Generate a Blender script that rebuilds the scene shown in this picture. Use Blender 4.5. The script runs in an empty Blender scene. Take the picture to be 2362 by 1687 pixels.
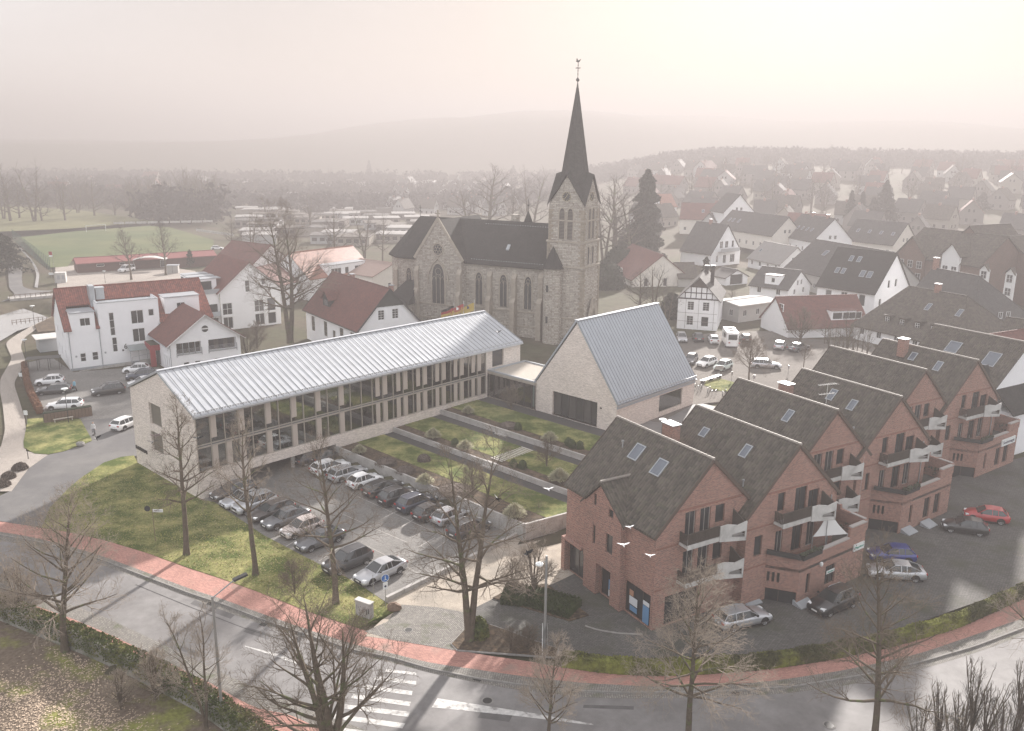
import bpy, math, random
import numpy as np
from mathutils import Matrix, Vector
random.seed(7)
SC = bpy.context.scene
COL = SC.collection
PI = math.pi
R_ = math.radians

# ------------------------------------------------------------------ camera
F, PITCH, ROLL, HCAM = 1996.31, R_(14.543248), R_(0.581228), 37.0
CX, CY = 1181.0, 843.5
_fw = np.array([0, math.cos(PITCH), -math.sin(PITCH)])
_up = np.array([0, math.sin(PITCH), math.cos(PITCH)])
_rt = np.array([1.0, 0, 0])
RT = _rt * math.cos(ROLL) + _up * math.sin(ROLL)
UP = -_rt * math.sin(ROLL) + _up * math.cos(ROLL)
cam_d = bpy.data.cameras.new('camera')
cam = bpy.data.objects.new('camera', cam_d)
COL.objects.link(cam)
cam_d.sensor_width = 36.0
cam_d.lens = F / 2362 * 36.0
cam_d.clip_start = 0.5
cam_d.clip_end = 20000
m = Matrix.Identity(4)
for i in range(3):
    m[i][0], m[i][1], m[i][2] = RT[i], UP[i], -_fw[i]
m[2][3] = HCAM
cam.matrix_world = m
SC.camera = cam

# ------------------------------------------------------------------ light
SUN_AZ, SUN_EL = R_(70.0), R_(22.0)
sun_dir = Vector((math.cos(SUN_AZ) * math.cos(SUN_EL), math.sin(SUN_AZ) * math.cos(SUN_EL), math.sin(SUN_EL)))
w = bpy.data.worlds.new('World')
SC.world = w
w.use_nodes = True
nt = w.node_tree
for n in list(nt.nodes):
    nt.nodes.remove(n)
out = nt.nodes.new('ShaderNodeOutputWorld')
bg = nt.nodes.new('ShaderNodeBackground')
sky = nt.nodes.new('ShaderNodeTexSky')
sky.sky_type = 'NISHITA'
sky.sun_disc = False
sky.sun_elevation = SUN_EL
sky.sun_rotation = PI / 2 - SUN_AZ
sky.dust_density = 2.0
sky.air_density = 1.0
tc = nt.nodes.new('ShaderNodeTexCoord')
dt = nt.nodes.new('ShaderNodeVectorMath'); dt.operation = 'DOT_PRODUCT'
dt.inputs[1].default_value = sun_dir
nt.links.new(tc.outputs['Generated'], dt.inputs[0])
rp = nt.nodes.new('ShaderNodeValToRGB')          # veil of thin cloud, its unseen side behind the camera raised to light facades
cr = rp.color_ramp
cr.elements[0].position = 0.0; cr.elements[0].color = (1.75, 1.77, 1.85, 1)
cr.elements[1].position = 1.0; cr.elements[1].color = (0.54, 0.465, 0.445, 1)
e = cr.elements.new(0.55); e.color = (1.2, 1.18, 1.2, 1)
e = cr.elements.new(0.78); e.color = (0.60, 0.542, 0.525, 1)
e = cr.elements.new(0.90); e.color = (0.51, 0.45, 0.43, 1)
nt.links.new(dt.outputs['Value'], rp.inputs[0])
ns = nt.nodes.new('ShaderNodeTexNoise'); ns.inputs['Scale'].default_value = 2.8; ns.inputs['Detail'].default_value = 5
mp = nt.nodes.new('ShaderNodeMapping'); mp.inputs['Scale'].default_value = (1, 1, 4)
nt.links.new(tc.outputs['Generated'], mp.inputs[0]); nt.links.new(mp.outputs[0], ns.inputs['Vector'])
mr = nt.nodes.new('ShaderNodeMapRange'); mr.inputs[1].default_value = 0.3; mr.inputs[2].default_value = 0.7
mr.inputs[3].default_value = 2.3; mr.inputs[4].default_value = 2.75
nt.links.new(ns.outputs['Fac'], mr.inputs[0])
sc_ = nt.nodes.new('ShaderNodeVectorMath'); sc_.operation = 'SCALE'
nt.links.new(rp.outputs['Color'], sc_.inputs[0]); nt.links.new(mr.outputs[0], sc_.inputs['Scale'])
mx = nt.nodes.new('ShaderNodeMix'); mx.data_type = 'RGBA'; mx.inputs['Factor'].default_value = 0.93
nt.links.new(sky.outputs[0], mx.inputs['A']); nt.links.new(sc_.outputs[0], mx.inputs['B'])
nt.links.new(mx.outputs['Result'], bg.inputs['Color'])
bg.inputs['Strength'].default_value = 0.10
nt.links.new(bg.outputs[0], out.inputs['Surface'])

sd = bpy.data.lights.new('sun', 'SUN')
sd.energy = 4.8
sd.angle = R_(2.0)
sd.color = (1.0, 0.94, 0.89)
so = bpy.data.objects.new('sun', sd)
COL.objects.link(so)
so.rotation_euler = (-sun_dir).to_track_quat('-Z', 'Y').to_euler()
SC.view_settings.view_transform = 'Standard'
SC.view_settings.look = 'None'
SC.view_settings.exposure = 1.95
SC.view_settings.gamma = 1.0
SC.render.engine = 'CYCLES'
SC.cycles.max_bounces = 5
SC.cycles.diffuse_bounces = 2
SC.cycles.glossy_bounces = 2
SC.cycles.transmission_bounces = 3
SC.cycles.transparent_max_bounces = 6
SC.cycles.volume_bounces = 1
SC.cycles.use_denoising = True
SC.cycles.sample_clamp_indirect = 4
HAZE_DENSITY = 0.00155
HAZE_G = 0.27

# ------------------------------------------------------------------ places on the ground from the survey of the photograph
def ray(px, py):
    return _fw + RT * (px - CX) / F - UP * (py - CY) / F
def G(px, py, z=0.0):
    r = ray(px, py); t = (z - HCAM) / r[2]
    return Vector((r[0] * t, r[1] * t, z))
def Q(x0, y0, s, pts, z=0.0):
    return [G(x0 + a / s, y0 + b / s, z) for a, b in pts]
def az(a):
    return Vector((math.cos(R_(a)), math.sin(R_(a)), 0))
def hz(px, py, base):
    r = ray(px, py); kk = (base[0] * r[0] + base[1] * r[1]) / (r[0] ** 2 + r[1] ** 2)
    return HCAM + r[2] * kk
def angle_of(a, b):
    return math.atan2(b[1] - a[1], b[0] - a[0])

# ------------------------------------------------------------------ mesh builder
class MB:
    def __init__(s):
        s.v = []; s.f = []; s.mi = []; s.cur = 0; s.smooth = False
    def face(s, pts):
        i = len(s.v); s.v.extend([tuple(p) for p in pts]); s.f.append(tuple(range(i, i + len(pts)))); s.mi.append(s.cur)
    def hexa(s, p):          # p: 4 bottom ccw, 4 top ccw
        i = len(s.v); s.v.extend([tuple(q) for q in p])
        for f in ((3, 2, 1, 0), (4, 5, 6, 7), (0, 1, 5, 4), (1, 2, 6, 5), (2, 3, 7, 6), (3, 0, 4, 7)):
            s.f.append(tuple(i + k for k in f)); s.mi.append(s.cur)
        return s
    def box(s, x0, x1, y0, y1, z0, z1):
        return s.hexa([(x0, y0, z0), (x1, y0, z0), (x1, y1, z0), (x0, y1, z0), (x0, y0, z1), (x1, y0, z1), (x1, y1, z1), (x0, y1, z1)])
    def bar(s, a, b, w, h, up=(0, 0, 1)):   # box beam from a to b
        a = Vector(a); b = Vector(b); d = (b - a).normalized(); u = Vector(up)
        t = d.cross(u)
        if t.length < 1e-4: t = d.cross(Vector((1, 0, 0)))
        t = t.normalized() * w / 2; n = t.cross(d).normalized() * h / 2
        return s.hexa([a - t - n, a + t - n, b + t - n, b - t - n, a - t + n, a + t + n, b + t + n, b - t + n])
    def prism(s, poly, z0, z1, cap=True):
        n = len(poly); i = len(s.v)
        s.v.extend([(p[0], p[1], z0) for p in poly]); s.v.extend([(p[0], p[1], z1) for p in poly])
        for k in range(n):
            j = (k + 1) % n; s.f.append((i + k, i + j, i + n + j, i + n + k)); s.mi.append(s.cur)
        if cap:
            s.f.append(tuple(i + n + k for k in range(n))); s.mi.append(s.cur)
            s.f.append(tuple(i + k for k in reversed(range(n)))); s.mi.append(s.cur)
        return s
    def extr(s, pts, vec):     # extrude a polygon in 3d by vec
        n = len(pts); i = len(s.v); vec = Vector(vec)
        s.v.extend([tuple(p) for p in pts]); s.v.extend([tuple(Vector(p) + vec) for p in pts])
        for k in range(n):
            j = (k + 1) % n; s.f.append((i + k, i + j, i + n + j, i + n + k)); s.mi.append(s.cur)
        s.f.append(tuple(i + n + k for k in range(n))); s.mi.append(s.cur)
        s.f.append(tuple(i + k for k in reversed(range(n)))); s.mi.append(s.cur)
        return s
    def tube(s, path, r, n=6, r2=None, cap=True):
        path = [Vector(p) for p in path]; m_ = len(path); i0 = len(s.v)
        if r2 is None: r2 = r
        for k, p in enumerate(path):
            d = (path[min(k + 1, m_ - 1)] - path[max(k - 1, 0)]).normalized()
            t = d.cross(Vector((0, 0, 1)))
            if t.length < 1e-3: t = Vector((1, 0, 0))
            t.normalize(); b = d.cross(t); rr = r + (r2 - r) * k / max(1, m_ - 1)
            for q in range(n):
                a = 2 * PI * q / n
                s.v.append(tuple(p + t * math.cos(a) * rr + b * math.sin(a) * rr))
        for k in range(m_ - 1):
            for q in range(n):
                q2 = (q + 1) % n; a = i0 + k * n
                s.f.append((a + q, a + n + q, a + n + q2, a + q2)); s.mi.append(s.cur)
        if cap and n > 2:
            s.f.append(tuple(i0 + q for q in range(n))); s.mi.append(s.cur)
            s.f.append(tuple(i0 + (m_ - 1) * n + q for q in reversed(range(n)))); s.mi.append(s.cur)
        return s
    def lathe(s, prof, n=12, c=(0, 0, 0)):
        i0 = len(s.v)
        for r, z in prof:
            for q in range(n):
                a = 2 * PI * q / n; s.v.append((c[0] + r * math.cos(a), c[1] + r * math.sin(a), c[2] + z))
        for k in range(len(prof) - 1):
            for q in range(n):
                q2 = (q + 1) % n; a = i0 + k * n
                s.f.append((a + q, a + q2, a + n + q2, a + n + q)); s.mi.append(s.cur)
        s.f.append(tuple(i0 + q for q in reversed(range(n)))); s.mi.append(s.cur)
        s.f.append(tuple(i0 + (len(prof) - 1) * n + q for q in range(n))); s.mi.append(s.cur)
        return s
    def ball(s, c, rx, ry=None, rz=None, n=8, jit=0.0):
        ry = ry or rx; rz = rz or rx; i0 = len(s.v); h = n // 2
        for k in range(h + 1):
            th = PI * k / h
            for q in range(n):
                a = 2 * PI * q / n; j = 1 + random.uniform(-jit, jit)
                s.v.append((c[0] + rx * j * math.sin(th) * math.cos(a), c[1] + ry * j * math.sin(th) * math.sin(a), c[2] + rz * j * math.cos(th)))
        for k in range(h):
            for q in range(n):
                q2 = (q + 1) % n; a = i0 + k * n
                s.f.append((a + q, a + n + q, a + n + q2, a + q2)); s.mi.append(s.cur)
        return s
    def mesh(s, name, mats, uv=True):
        me = bpy.data.meshes.new(name)
        me.from_pydata(s.v, [], s.f)
        if not isinstance(mats, (list, tuple)): mats = [mats]
        for q in mats: me.materials.append(q)
        if len(mats) > 1: me.polygons.foreach_set('material_index', s.mi)
        if uv and len(s.f) < 60000: auto_uv(me)
        if s.smooth: me.polygons.foreach_set('use_smooth', [True] * len(me.polygons))
        me.update()
        return me
def auto_uv(me):
    n = len(me.loops)
    if not n: return
    co = np.empty(len(me.vertices) * 3); me.vertices.foreach_get('co', co); co = co.reshape(-1, 3)
    vi = np.empty(n, dtype=np.int64); me.loops.foreach_get('vertex_index', vi)
    pn = np.empty(len(me.polygons) * 3); me.polygons.foreach_get('normal', pn); pn = pn.reshape(-1, 3)
    lt = np.empty(len(me.polygons), dtype=np.int64); me.polygons.foreach_get('loop_total', lt)
    nn = np.repeat(pn, lt, axis=0)
    t = np.stack([-nn[:, 1], nn[:, 0], np.zeros(n)], 1); L = np.linalg.norm(t, axis=1)
    flat = L < 0.08
    t[flat] = (1, 0, 0); L[flat] = 1; t /= L[:, None]
    b = np.cross(nn, t); p = co[vi]
    uv = np.stack([(p * t).sum(1), (p * b).sum(1)], 1)
    lay = me.uv_layers.new(name='UVMap'); lay.data.foreach_set('uv', uv.ravel())

def link(name, me, parent=None, loc=None, rz=0, **kw):
    o = bpy.data.objects.new(name, me); COL.objects.link(o)
    if parent is not None: o.parent = parent
    if loc is not None: o.location = loc
    if rz: o.rotation_euler = (0, 0, rz)
    for a, b in kw.items(): o[a] = b
    return o
def obj(name, mb, mats, parent=None, **kw):
    return link(name, mb.mesh(name, mats), parent, **kw)
def thing(name, label, cat, loc=(0, 0, 0), rz=0, group=None):
    o = bpy.data.objects.new(name, None); COL.objects.link(o)
    o.location = loc; o.rotation_euler = (0, 0, rz); o.empty_display_size = 0.3
    o['label'] = label; o['category'] = cat
    if group: o['group'] = group
    return o
def tag(o, label, cat, group=None):
    o['label'] = label; o['category'] = cat
    if group: o['group'] = group
    return o
def copy_thing(src, label, loc, rz, group=None):
    c = src.copy(); COL.objects.link(c); c.location = loc; c.rotation_euler = (0, 0, rz); c['label'] = label
    if group: c['group'] = group
    def rec(a, b):
        for ch in a.children:
            d = ch.copy(); COL.objects.link(d); d.parent = b; rec(ch, d)
    rec(src, c)
    return c

# ------------------------------------------------------------------ materials
MATS = {}
def mat(name, col, rough=0.8, spec=0.3, var=0.0, vscale=1.0, metal=0.0, bump=0.0, bscale=30, col2=None, c2scale=0.5, c2lo=0.45, c2hi=0.6, uvw=False, alpha=None):
    if name in MATS: return MATS[name]
    m_ = bpy.data.materials.new(name); m_.use_nodes = True; t = m_.node_tree; N = t.nodes; Lk = t.links
    b = N['Principled BSDF']
    b.inputs['Roughness'].default_value = rough; b.inputs['Metallic'].default_value = metal
    b.inputs['Specular IOR Level'].default_value = spec
    b.inputs['Base Color'].default_value = (*col, 1)
    tcn = N.new('ShaderNodeTexCoord'); co = tcn.outputs['UV'] if uvw else tcn.outputs['Object']
    src = None
    if col2 is not None:
        nz = N.new('ShaderNodeTexNoise'); nz.inputs['Scale'].default_value = c2scale; nz.inputs['Detail'].default_value = 6; nz.inputs['Roughness'].default_value = 0.65
        Lk.new(co, nz.inputs['Vector'])
        r_ = N.new('ShaderNodeMapRange'); r_.inputs[1].default_value = c2lo; r_.inputs[2].default_value = c2hi; Lk.new(nz.outputs['Fac'], r_.inputs[0])
        x = N.new('ShaderNodeMix'); x.data_type = 'RGBA'; x.inputs['A'].default_value = (*col, 1); x.inputs['B'].default_value = (*col2, 1)
        Lk.new(r_.outputs[0], x.inputs['Factor']); src = x.outputs['Result']
    if var > 0:
        nz = N.new('ShaderNodeTexNoise'); nz.inputs['Scale'].default_value = vscale; nz.inputs['Detail'].default_value = 8; nz.inputs['Roughness'].default_value = 0.7
        Lk.new(co, nz.inputs['Vector'])
        r_ = N.new('ShaderNodeMapRange'); r_.inputs[1].default_value = 0.25; r_.inputs[2].default_value = 0.75; r_.inputs[3].default_value = 1 - var; r_.inputs[4].default_value = 1 + var
        Lk.new(nz.outputs['Fac'], r_.inputs[0])
        x = N.new('ShaderNodeVectorMath'); x.operation = 'SCALE'
        if src is None: x.inputs[0].default_value = col
        else: Lk.new(src, x.inputs[0])
        Lk.new(r_.outputs[0], x.inputs['Scale']); src = x.outputs[0]
    if src is not None: Lk.new(src, b.inputs['Base Color'])
    if bump > 0:
        nz = N.new('ShaderNodeTexNoise'); nz.inputs['Scale'].default_value = bscale; nz.inputs['Detail'].default_value = 4; Lk.new(co, nz.inputs['Vector'])
        bn = N.new('ShaderNodeBump'); bn.inputs['Strength'].default_value = bump; bn.inputs['Distance'].default_value = 0.05
        Lk.new(nz.outputs['Fac'], bn.inputs['Height']); Lk.new(bn.outputs[0], b.inputs['Normal'])
    MATS[name] = m_
    return m_
def brick(name, c1, c2, mortar, bw, bh, ms=0.012, rough=0.85, off=0.5, squash=1.0, bias=0.0, big=0.15, bigscale=0.25, bump=0.3, vari=0.25, cloudy=None):
    """brick or paver pattern over the metre-scaled surface coordinates"""
    if name in MATS: return MATS[name]
    m_ = bpy.data.materials.new(name); m_.use_nodes = True; t = m_.node_tree; N = t.nodes; Lk = t.links
    b = N['Principled BSDF']; b.inputs['Roughness'].default_value = rough; b.inputs['Specular IOR Level'].default_value = 0.25
    tcn = N.new('ShaderNodeTexCoord'); uv = tcn.outputs['UV']
    bt = N.new('ShaderNodeTexBrick'); Lk.new(uv, bt.inputs['Vector'])
    bt.inputs['Color1'].default_value = (*c1, 1); bt.inputs['Color2'].default_value = (*c2, 1); bt.inputs['Mortar'].default_value = (*mortar, 1)
    bt.inputs['Scale'].default_value = 1.0; bt.inputs['Mortar Size'].default_value = ms; bt.inputs['Mortar Smooth'].default_value = 0.3
    bt.inputs['Brick Width'].default_value = bw; bt.inputs['Row Height'].default_value = bh; bt.inputs['Bias'].default_value = bias
    bt.offset = off; bt.squash = squash
    src = bt.outputs['Color']
    for sc, am in ((bigscale, big), (9.0, vari)):
        nz = N.new('ShaderNodeTexNoise'); nz.inputs['Scale'].default_value = sc; nz.inputs['Detail'].default_value = 7; nz.inputs['Roughness'].default_value = 0.7
        Lk.new(uv, nz.inputs['Vector'])
        r_ = N.new('ShaderNodeMapRange'); r_.inputs[1].default_value = 0.25; r_.inputs[2].default_value = 0.75; r_.inputs[3].default_value = 1 - am; r_.inputs[4].default_value = 1 + am
        Lk.new(nz.outputs['Fac'], r_.inputs[0])
        x = N.new('ShaderNodeVectorMath'); x.operation = 'SCALE'; Lk.new(src, x.inputs[0]); Lk.new(r_.outputs[0], x.inputs['Scale']); src = x.outputs[0]
    if cloudy:
        nz = N.new('ShaderNodeTexNoise'); nz.inputs['Scale'].default_value = cloudy[1]; nz.inputs['Detail'].default_value = 6; Lk.new(uv, nz.inputs['Vector'])
        r_ = N.new('ShaderNodeMapRange'); r_.inputs[1].default_value = cloudy[2]; r_.inputs[2].default_value = cloudy[3]; Lk.new(nz.outputs['Fac'], r_.inputs[0])
        x = N.new('ShaderNodeMix'); x.data_type = 'RGBA'; Lk.new(r_.outputs[0], x.inputs['Factor']); Lk.new(src, x.inputs['A']); x.inputs['B'].default_value = (*cloudy[0], 1); src = x.outputs['Result']
    Lk.new(src, b.inputs['Base Color'])
    bn = N.new('ShaderNodeBump'); bn.inputs['Strength'].default_value = bump; bn.inputs['Distance'].default_value = 0.02
    inv = N.new('ShaderNodeMath'); inv.operation = 'SUBTRACT'; inv.inputs[0].default_value = 1.0; Lk.new(bt.outputs['Fac'], inv.inputs[1])
    Lk.new(inv.outputs[0], bn.inputs['Height']); Lk.new(bn.outputs[0], b.inputs['Normal'])
    MATS[name] = m_
    return m_
def tiles(name, c1, c2, tw=0.30, th=0.34, rough=0.7, moss=None, var=0.2, amp=1.0, spec=0.35):
    """pantiles: rounded columns along the slope, stepped rows up it"""
    if name in MATS: return MATS[name]
    m_ = bpy.data.materials.new(name); m_.use_nodes = True; t = m_.node_tree; N = t.nodes; Lk = t.links
    b = N['Principled BSDF']; b.inputs['Roughness'].default_value = rough; b.inputs['Specular IOR Level'].default_value = spec
    tcn = N.new('ShaderNodeTexCoord'); uv = tcn.outputs['UV']
    sp = N.new('ShaderNodeSeparateXYZ'); Lk.new(uv, sp.inputs[0])
    def M(op, a, b_=None):
        q = N.new('ShaderNodeMath'); q.operation = op
        for i, z in enumerate((a, b_)):
            if z is None: continue
            if isinstance(z, (int, float)): q.inputs[i].default_value = z
            else: Lk.new(z, q.inputs[i])
        return q.outputs[0]
    fu = M('SINE', M('MULTIPLY', sp.outputs[0], 2 * PI / tw))
    fv = M('FRACT', M('DIVIDE', sp.outputs[1], th))
    h = M('ADD', M('MULTIPLY', fu, 0.5), M('MULTIPLY', M('SUBTRACT', 1.0, fv), 0.8))
    wn = N.new('ShaderNodeTexWhiteNoise'); wn.noise_dimensions = '2D'
    cb = N.new('ShaderNodeCombineXYZ'); Lk.new(M('FLOOR', M('DIVIDE', sp.outputs[0], tw)), cb.inputs[0]); Lk.new(M('FLOOR', M('DIVIDE', sp.outputs[1], th)), cb.inputs[1])
    Lk.new(cb.outputs[0], wn.inputs['Vector'])
    x = N.new('ShaderNodeMix'); x.data_type = 'RGBA'; x.inputs['A'].default_value = (*c1, 1); x.inputs['B'].default_value = (*c2, 1); Lk.new(wn.outputs['Value'], x.inputs['Factor']); src = x.outputs['Result']
    nz = N.new('ShaderNodeTexNoise'); nz.inputs['Scale'].default_value = 0.5; nz.inputs['Detail'].default_value = 8; nz.inputs['Roughness'].default_value = 0.7; Lk.new(uv, nz.inputs['Vector'])
    r_ = N.new('ShaderNodeMapRange'); r_.inputs[1].default_value = 0.25; r_.inputs[2].default_value = 0.75; r_.inputs[3].default_value = 1 - var; r_.inputs[4].default_value = 1 + var; Lk.new(nz.outputs['Fac'], r_.inputs[0])
    groove = M('ADD', 0.72, M('MULTIPLY', M('GREATER_THAN', fu, -0.55), 0.28))     # pans darker than the rolls
    x = N.new('ShaderNodeVectorMath'); x.operation = 'SCALE'; Lk.new(src, x.inputs[0]); Lk.new(M('MULTIPLY', r_.outputs[0], groove), x.inputs['Scale']); src = x.outputs[0]
    if moss:
        nz = N.new('ShaderNodeTexNoise'); nz.inputs['Scale'].default_value = 1.6; nz.inputs['Detail'].default_value = 9; nz.inputs['Roughness'].default_value = 0.8; Lk.new(uv, nz.inputs['Vector'])
        r_ = N.new('ShaderNodeMapRange'); r_.inputs[1].default_value = 0.5; r_.inputs[2].default_value = 0.75; Lk.new(nz.outputs['Fac'], r_.inputs[0])
        x = N.new('ShaderNodeMix'); x.data_type = 'RGBA'; Lk.new(r_.outputs[0], x.inputs['Factor']); Lk.new(src, x.inputs['A']); x.inputs['B'].default_value = (*moss, 1); src = x.outputs['Result']
    Lk.new(src, b.inputs['Base Color'])
    bn = N.new('ShaderNodeBump'); bn.inputs['Strength'].default_value = 0.9 * amp; bn.inputs['Distance'].default_value = 0.03
    Lk.new(h, bn.inputs['Height']); Lk.new(bn.outputs[0], b.inputs['Normal'])
    MATS[name] = m_
    return m_
def glassy(name, col=(0.02, 0.022, 0.025), rough=0.06, spec=0.6):
    return mat(name, col, rough, spec, var=0.3, vscale=0.7)
M_glass = glassy('window glass', (0.035, 0.037, 0.04))
M_white = mat('white render', (0.86, 0.86, 0.87), 0.9, 0.2, var=0.05, vscale=0.8, bump=0.1, bscale=40)
M_cream = mat('cream render', (0.72, 0.68, 0.62), 0.9, 0.2, var=0.07, vscale=0.8)
M_frame = mat('white window frame', (0.75, 0.75, 0.74), 0.5, 0.4)
M_dark = mat('dark metal', (0.035, 0.035, 0.035), 0.5, 0.4, var=0.1)
M_zincd = mat('weathered zinc flashing', (0.33, 0.35, 0.37), 0.45, 0.5, var=0.15, vscale=2)
M_galv = mat('galvanised steel', (0.42, 0.43, 0.44), 0.4, 0.5, metal=0.6, var=0.12, vscale=4)
M_conc = mat('cast concrete', (0.42, 0.40, 0.38), 0.9, 0.2, var=0.15, vscale=1.5, bump=0.2, bscale=20, col2=(0.30, 0.29, 0.27), c2scale=0.8)
M_wood = mat('weathered wood', (0.16, 0.11, 0.08), 0.8, 0.2, var=0.3, vscale=6)
M_greywood = mat('pale timber', (0.42, 0.38, 0.32), 0.8, 0.2, var=0.2, vscale=6)
M_red_tile = tiles('glazed red pantiles', (0.27, 0.085, 0.06), (0.15, 0.05, 0.04), 0.33, 0.38, rough=0.45, var=0.25)
M_redbrown = tiles('matt red brown tiles', (0.17, 0.062, 0.05), (0.12, 0.05, 0.042), 0.24, 0.22, rough=0.75, amp=0.6)
M_pale_red = tiles('faded orange red tiles', (0.38, 0.17, 0.11), (0.27, 0.11, 0.08), 0.33, 0.38, rough=0.5)
M_brown_tile = tiles('mossy brown concrete tiles', (0.105, 0.088, 0.072), (0.055, 0.047, 0.04), 0.30, 0.34, rough=0.75, moss=(0.12, 0.12, 0.075), var=0.3)
M_dark_tile = tiles('anthracite tiles', (0.075, 0.072, 0.068), (0.05, 0.048, 0.046), 0.30, 0.36, rough=0.6)
M_slate = tiles('grey slate', (0.052, 0.05, 0.047), (0.036, 0.035, 0.034), 0.22, 0.16, rough=0.85, amp=0.4, spec=0.12)
M_brick = brick('red facing brick', (0.33, 0.14, 0.105), (0.15, 0.065, 0.052), (0.46, 0.37, 0.31), 0.25, 0.083, 0.012, vari=0.35, big=0.12)
M_pale_brick = brick('pale grey beige brick', (0.80, 0.72, 0.65), (0.52, 0.46, 0.41), (0.66, 0.60, 0.55), 0.30, 0.06, 0.006, vari=0.35, big=0.10)
M_rubble = brick('hewn sandstone rubble', (0.48, 0.44, 0.385), (0.31, 0.28, 0.24), (0.21, 0.19, 0.165), 0.62, 0.30, 0.028, vari=0.5, big=0.15, bigscale=0.3, bump=0.8, squash=1.4, cloudy=((0.19, 0.16, 0.135), 2.2, 0.56, 0.68))
M_ashlar = mat('dressed sandstone', (0.34, 0.30, 0.25), 0.9, 0.2, var=0.25, vscale=1.5, bump=0.2)
# ------------------------------------------------------------------ building kit
def clip_poly(poly, a, b, c):     # keep a*x+b*y<=c
    o = []
    for i in range(len(poly)):
        p, q = poly[i], poly[(i + 1) % len(poly)]
        fp = a * p[0] + b * p[1] - c; fq = a * q[0] + b * q[1] - c
        if fp <= 1e-9: o.append(p)
        if (fp < -1e-9 and fq > 1e-9) or (fp > 1e-9 and fq < -1e-9):
            t = fp / (fp - fq); o.append((p[0] + (q[0] - p[0]) * t, p[1] + (q[1] - p[1]) * t))
    return o
def wall_face(mb, O, T, N, outline, ops, depth=0.16):
    """one wall seen from outside, with real openings and reveals; outline convex in (u,z)"""
    O = Vector((O[0], O[1], 0)); T = Vector((T[0], T[1], 0)); N = Vector((N[0], N[1], 0))
    P = lambda u, z, d=0.0: O + T * u - N * d + Vector((0, 0, z))
    us = sorted({round(p[0], 4) for p in outline} | {round(o[k], 4) for o in ops for k in (0, 1)})
    zs = sorted({round(p[1], 4) for p in outline} | {round(o[k], 4) for o in ops for k in (2, 3)})
    for i in range(len(us) - 1):
        for j in range(len(zs) - 1):
            u0, u1, z0, z1 = us[i], us[i + 1], zs[j], zs[j + 1]
            uc, zc = (u0 + u1) / 2, (z0 + z1) / 2
            if any(o[0] < uc < o[1] and o[2] < zc < o[3] for o in ops): continue
            poly = list(outline)
            for a, b, c in ((1, 0, u1), (-1, 0, -u0), (0, 1, z1), (0, -1, -z0)):
                poly = clip_poly(poly, a, b, c)
                if len(poly) < 3: break
            if len(poly) >= 3: mb.face([P(u, z) for u, z in poly])
    for o in ops:
        u0, u1, z0, z1 = o[:4]
        mb.face([P(u0, z0), P(u0, z0, depth), P(u0, z1, depth), P(u0, z1)])
        mb.face([P(u1, z0, depth), P(u1, z0), P(u1, z1), P(u1, z1, depth)])
        mb.face([P(u0, z0), P(u1, z0), P(u1, z0, depth), P(u0, z0, depth)])
        mb.face([P(u0, z1, depth), P(u1, z1, depth), P(u1, z1), P(u0, z1)])
WC = {}
def window_mesh(w, h, cols, rows, fm, gm, t, sill):
    key = (round(w, 2), round(h, 2), cols, rows, fm.name, gm.name, t, sill)
    if key in WC: return WC[key]
    f = MB()
    f.box(0, w, -0.03, 0.05, 0, t); f.box(0, w, -0.03, 0.05, h - t, h)
    f.box(0, t, -0.03, 0.05, t, h - t); f.box(w - t, w, -0.03, 0.05, t, h - t)
    for k in range(1, cols):
        x = w * k / cols; f.box(x - t * .4, x + t * .4, -0.028, 0.048, t, h - t)
    for k in range(1, rows):
        z = h * k / rows; f.box(t, w - t, -0.026, 0.046, z - t * .35, z + t * .35)
    if sill: f.box(-0.05, w + 0.05, -0.24, 0.0, -0.06, -0.003)
    g = MB(); g.box(t * .5, w - t * .5, 0.01, 0.03, t * .5, h - t * .5)
    WC[key] = (f.mesh('window_frame', fm), g.mesh('pane', gm))
    return WC[key]
def window(parent, O, T, N, o, fm, gm=None, t=0.07, depth=0.14, sill=False, name='window', pane=True):
    u0, u1, z0, z1 = o[:4]; st = o[4] if len(o) > 4 else (1, 1)
    nm = name
    if len(o) > 5: nm = o[5]
    fm2 = o[6] if len(o) > 6 and o[6] else fm
    a, b = window_mesh(u1 - u0, z1 - z0, st[0], st[1], fm2, gm or M_glass, t, sill)
    p = Vector((O[0] + T[0] * u0 - N[0] * depth, O[1] + T[1] * u0 - N[1] * depth, z0))
    r = math.atan2(T[1], T[0])
    f = link(nm, a, parent, p, r)
    if pane: link('pane', b, f)
    return f
def sides(L, W):
    return {'S': ((0, -W), (1, 0), (0, -1), L), 'N': ((L, W), (-1, 0), (0, 1), L),
            'B': ((L, -W), (0, 1), (1, 0), 2 * W), 'A': ((0, W), (0, -1), (-1, 0), 2 * W)}
def shell(t, L, W, ze, zr, ops, wm, fm, z0=-0.4, gm=None, depth=0.16, gable=('A', 'B'), sill=False, zeN=None, name='wall', pane=True):
    """walls of a gabled house whose ridge runs along local x, as one part, and its windows as parts"""
    mb = MB()
    for k, (O, T, N, ln) in sides(L, W).items():
        if k in gable:
            ol = [(0, z0), (ln, z0), (ln, ze), (ln / 2, zr), (0, ze)]
        else: ol = [(0, z0), (ln, z0), (ln, ze), (0, ze)]
        oo = ops.get(k, [])
        wall_face(mb, O, T, N, ol, oo, depth)
        for o in oo: window(t, O, T, N, o, fm, gm, depth=depth - 0.04, sill=sill, pane=pane)
    return obj(name, mb, wm, t)
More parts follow.
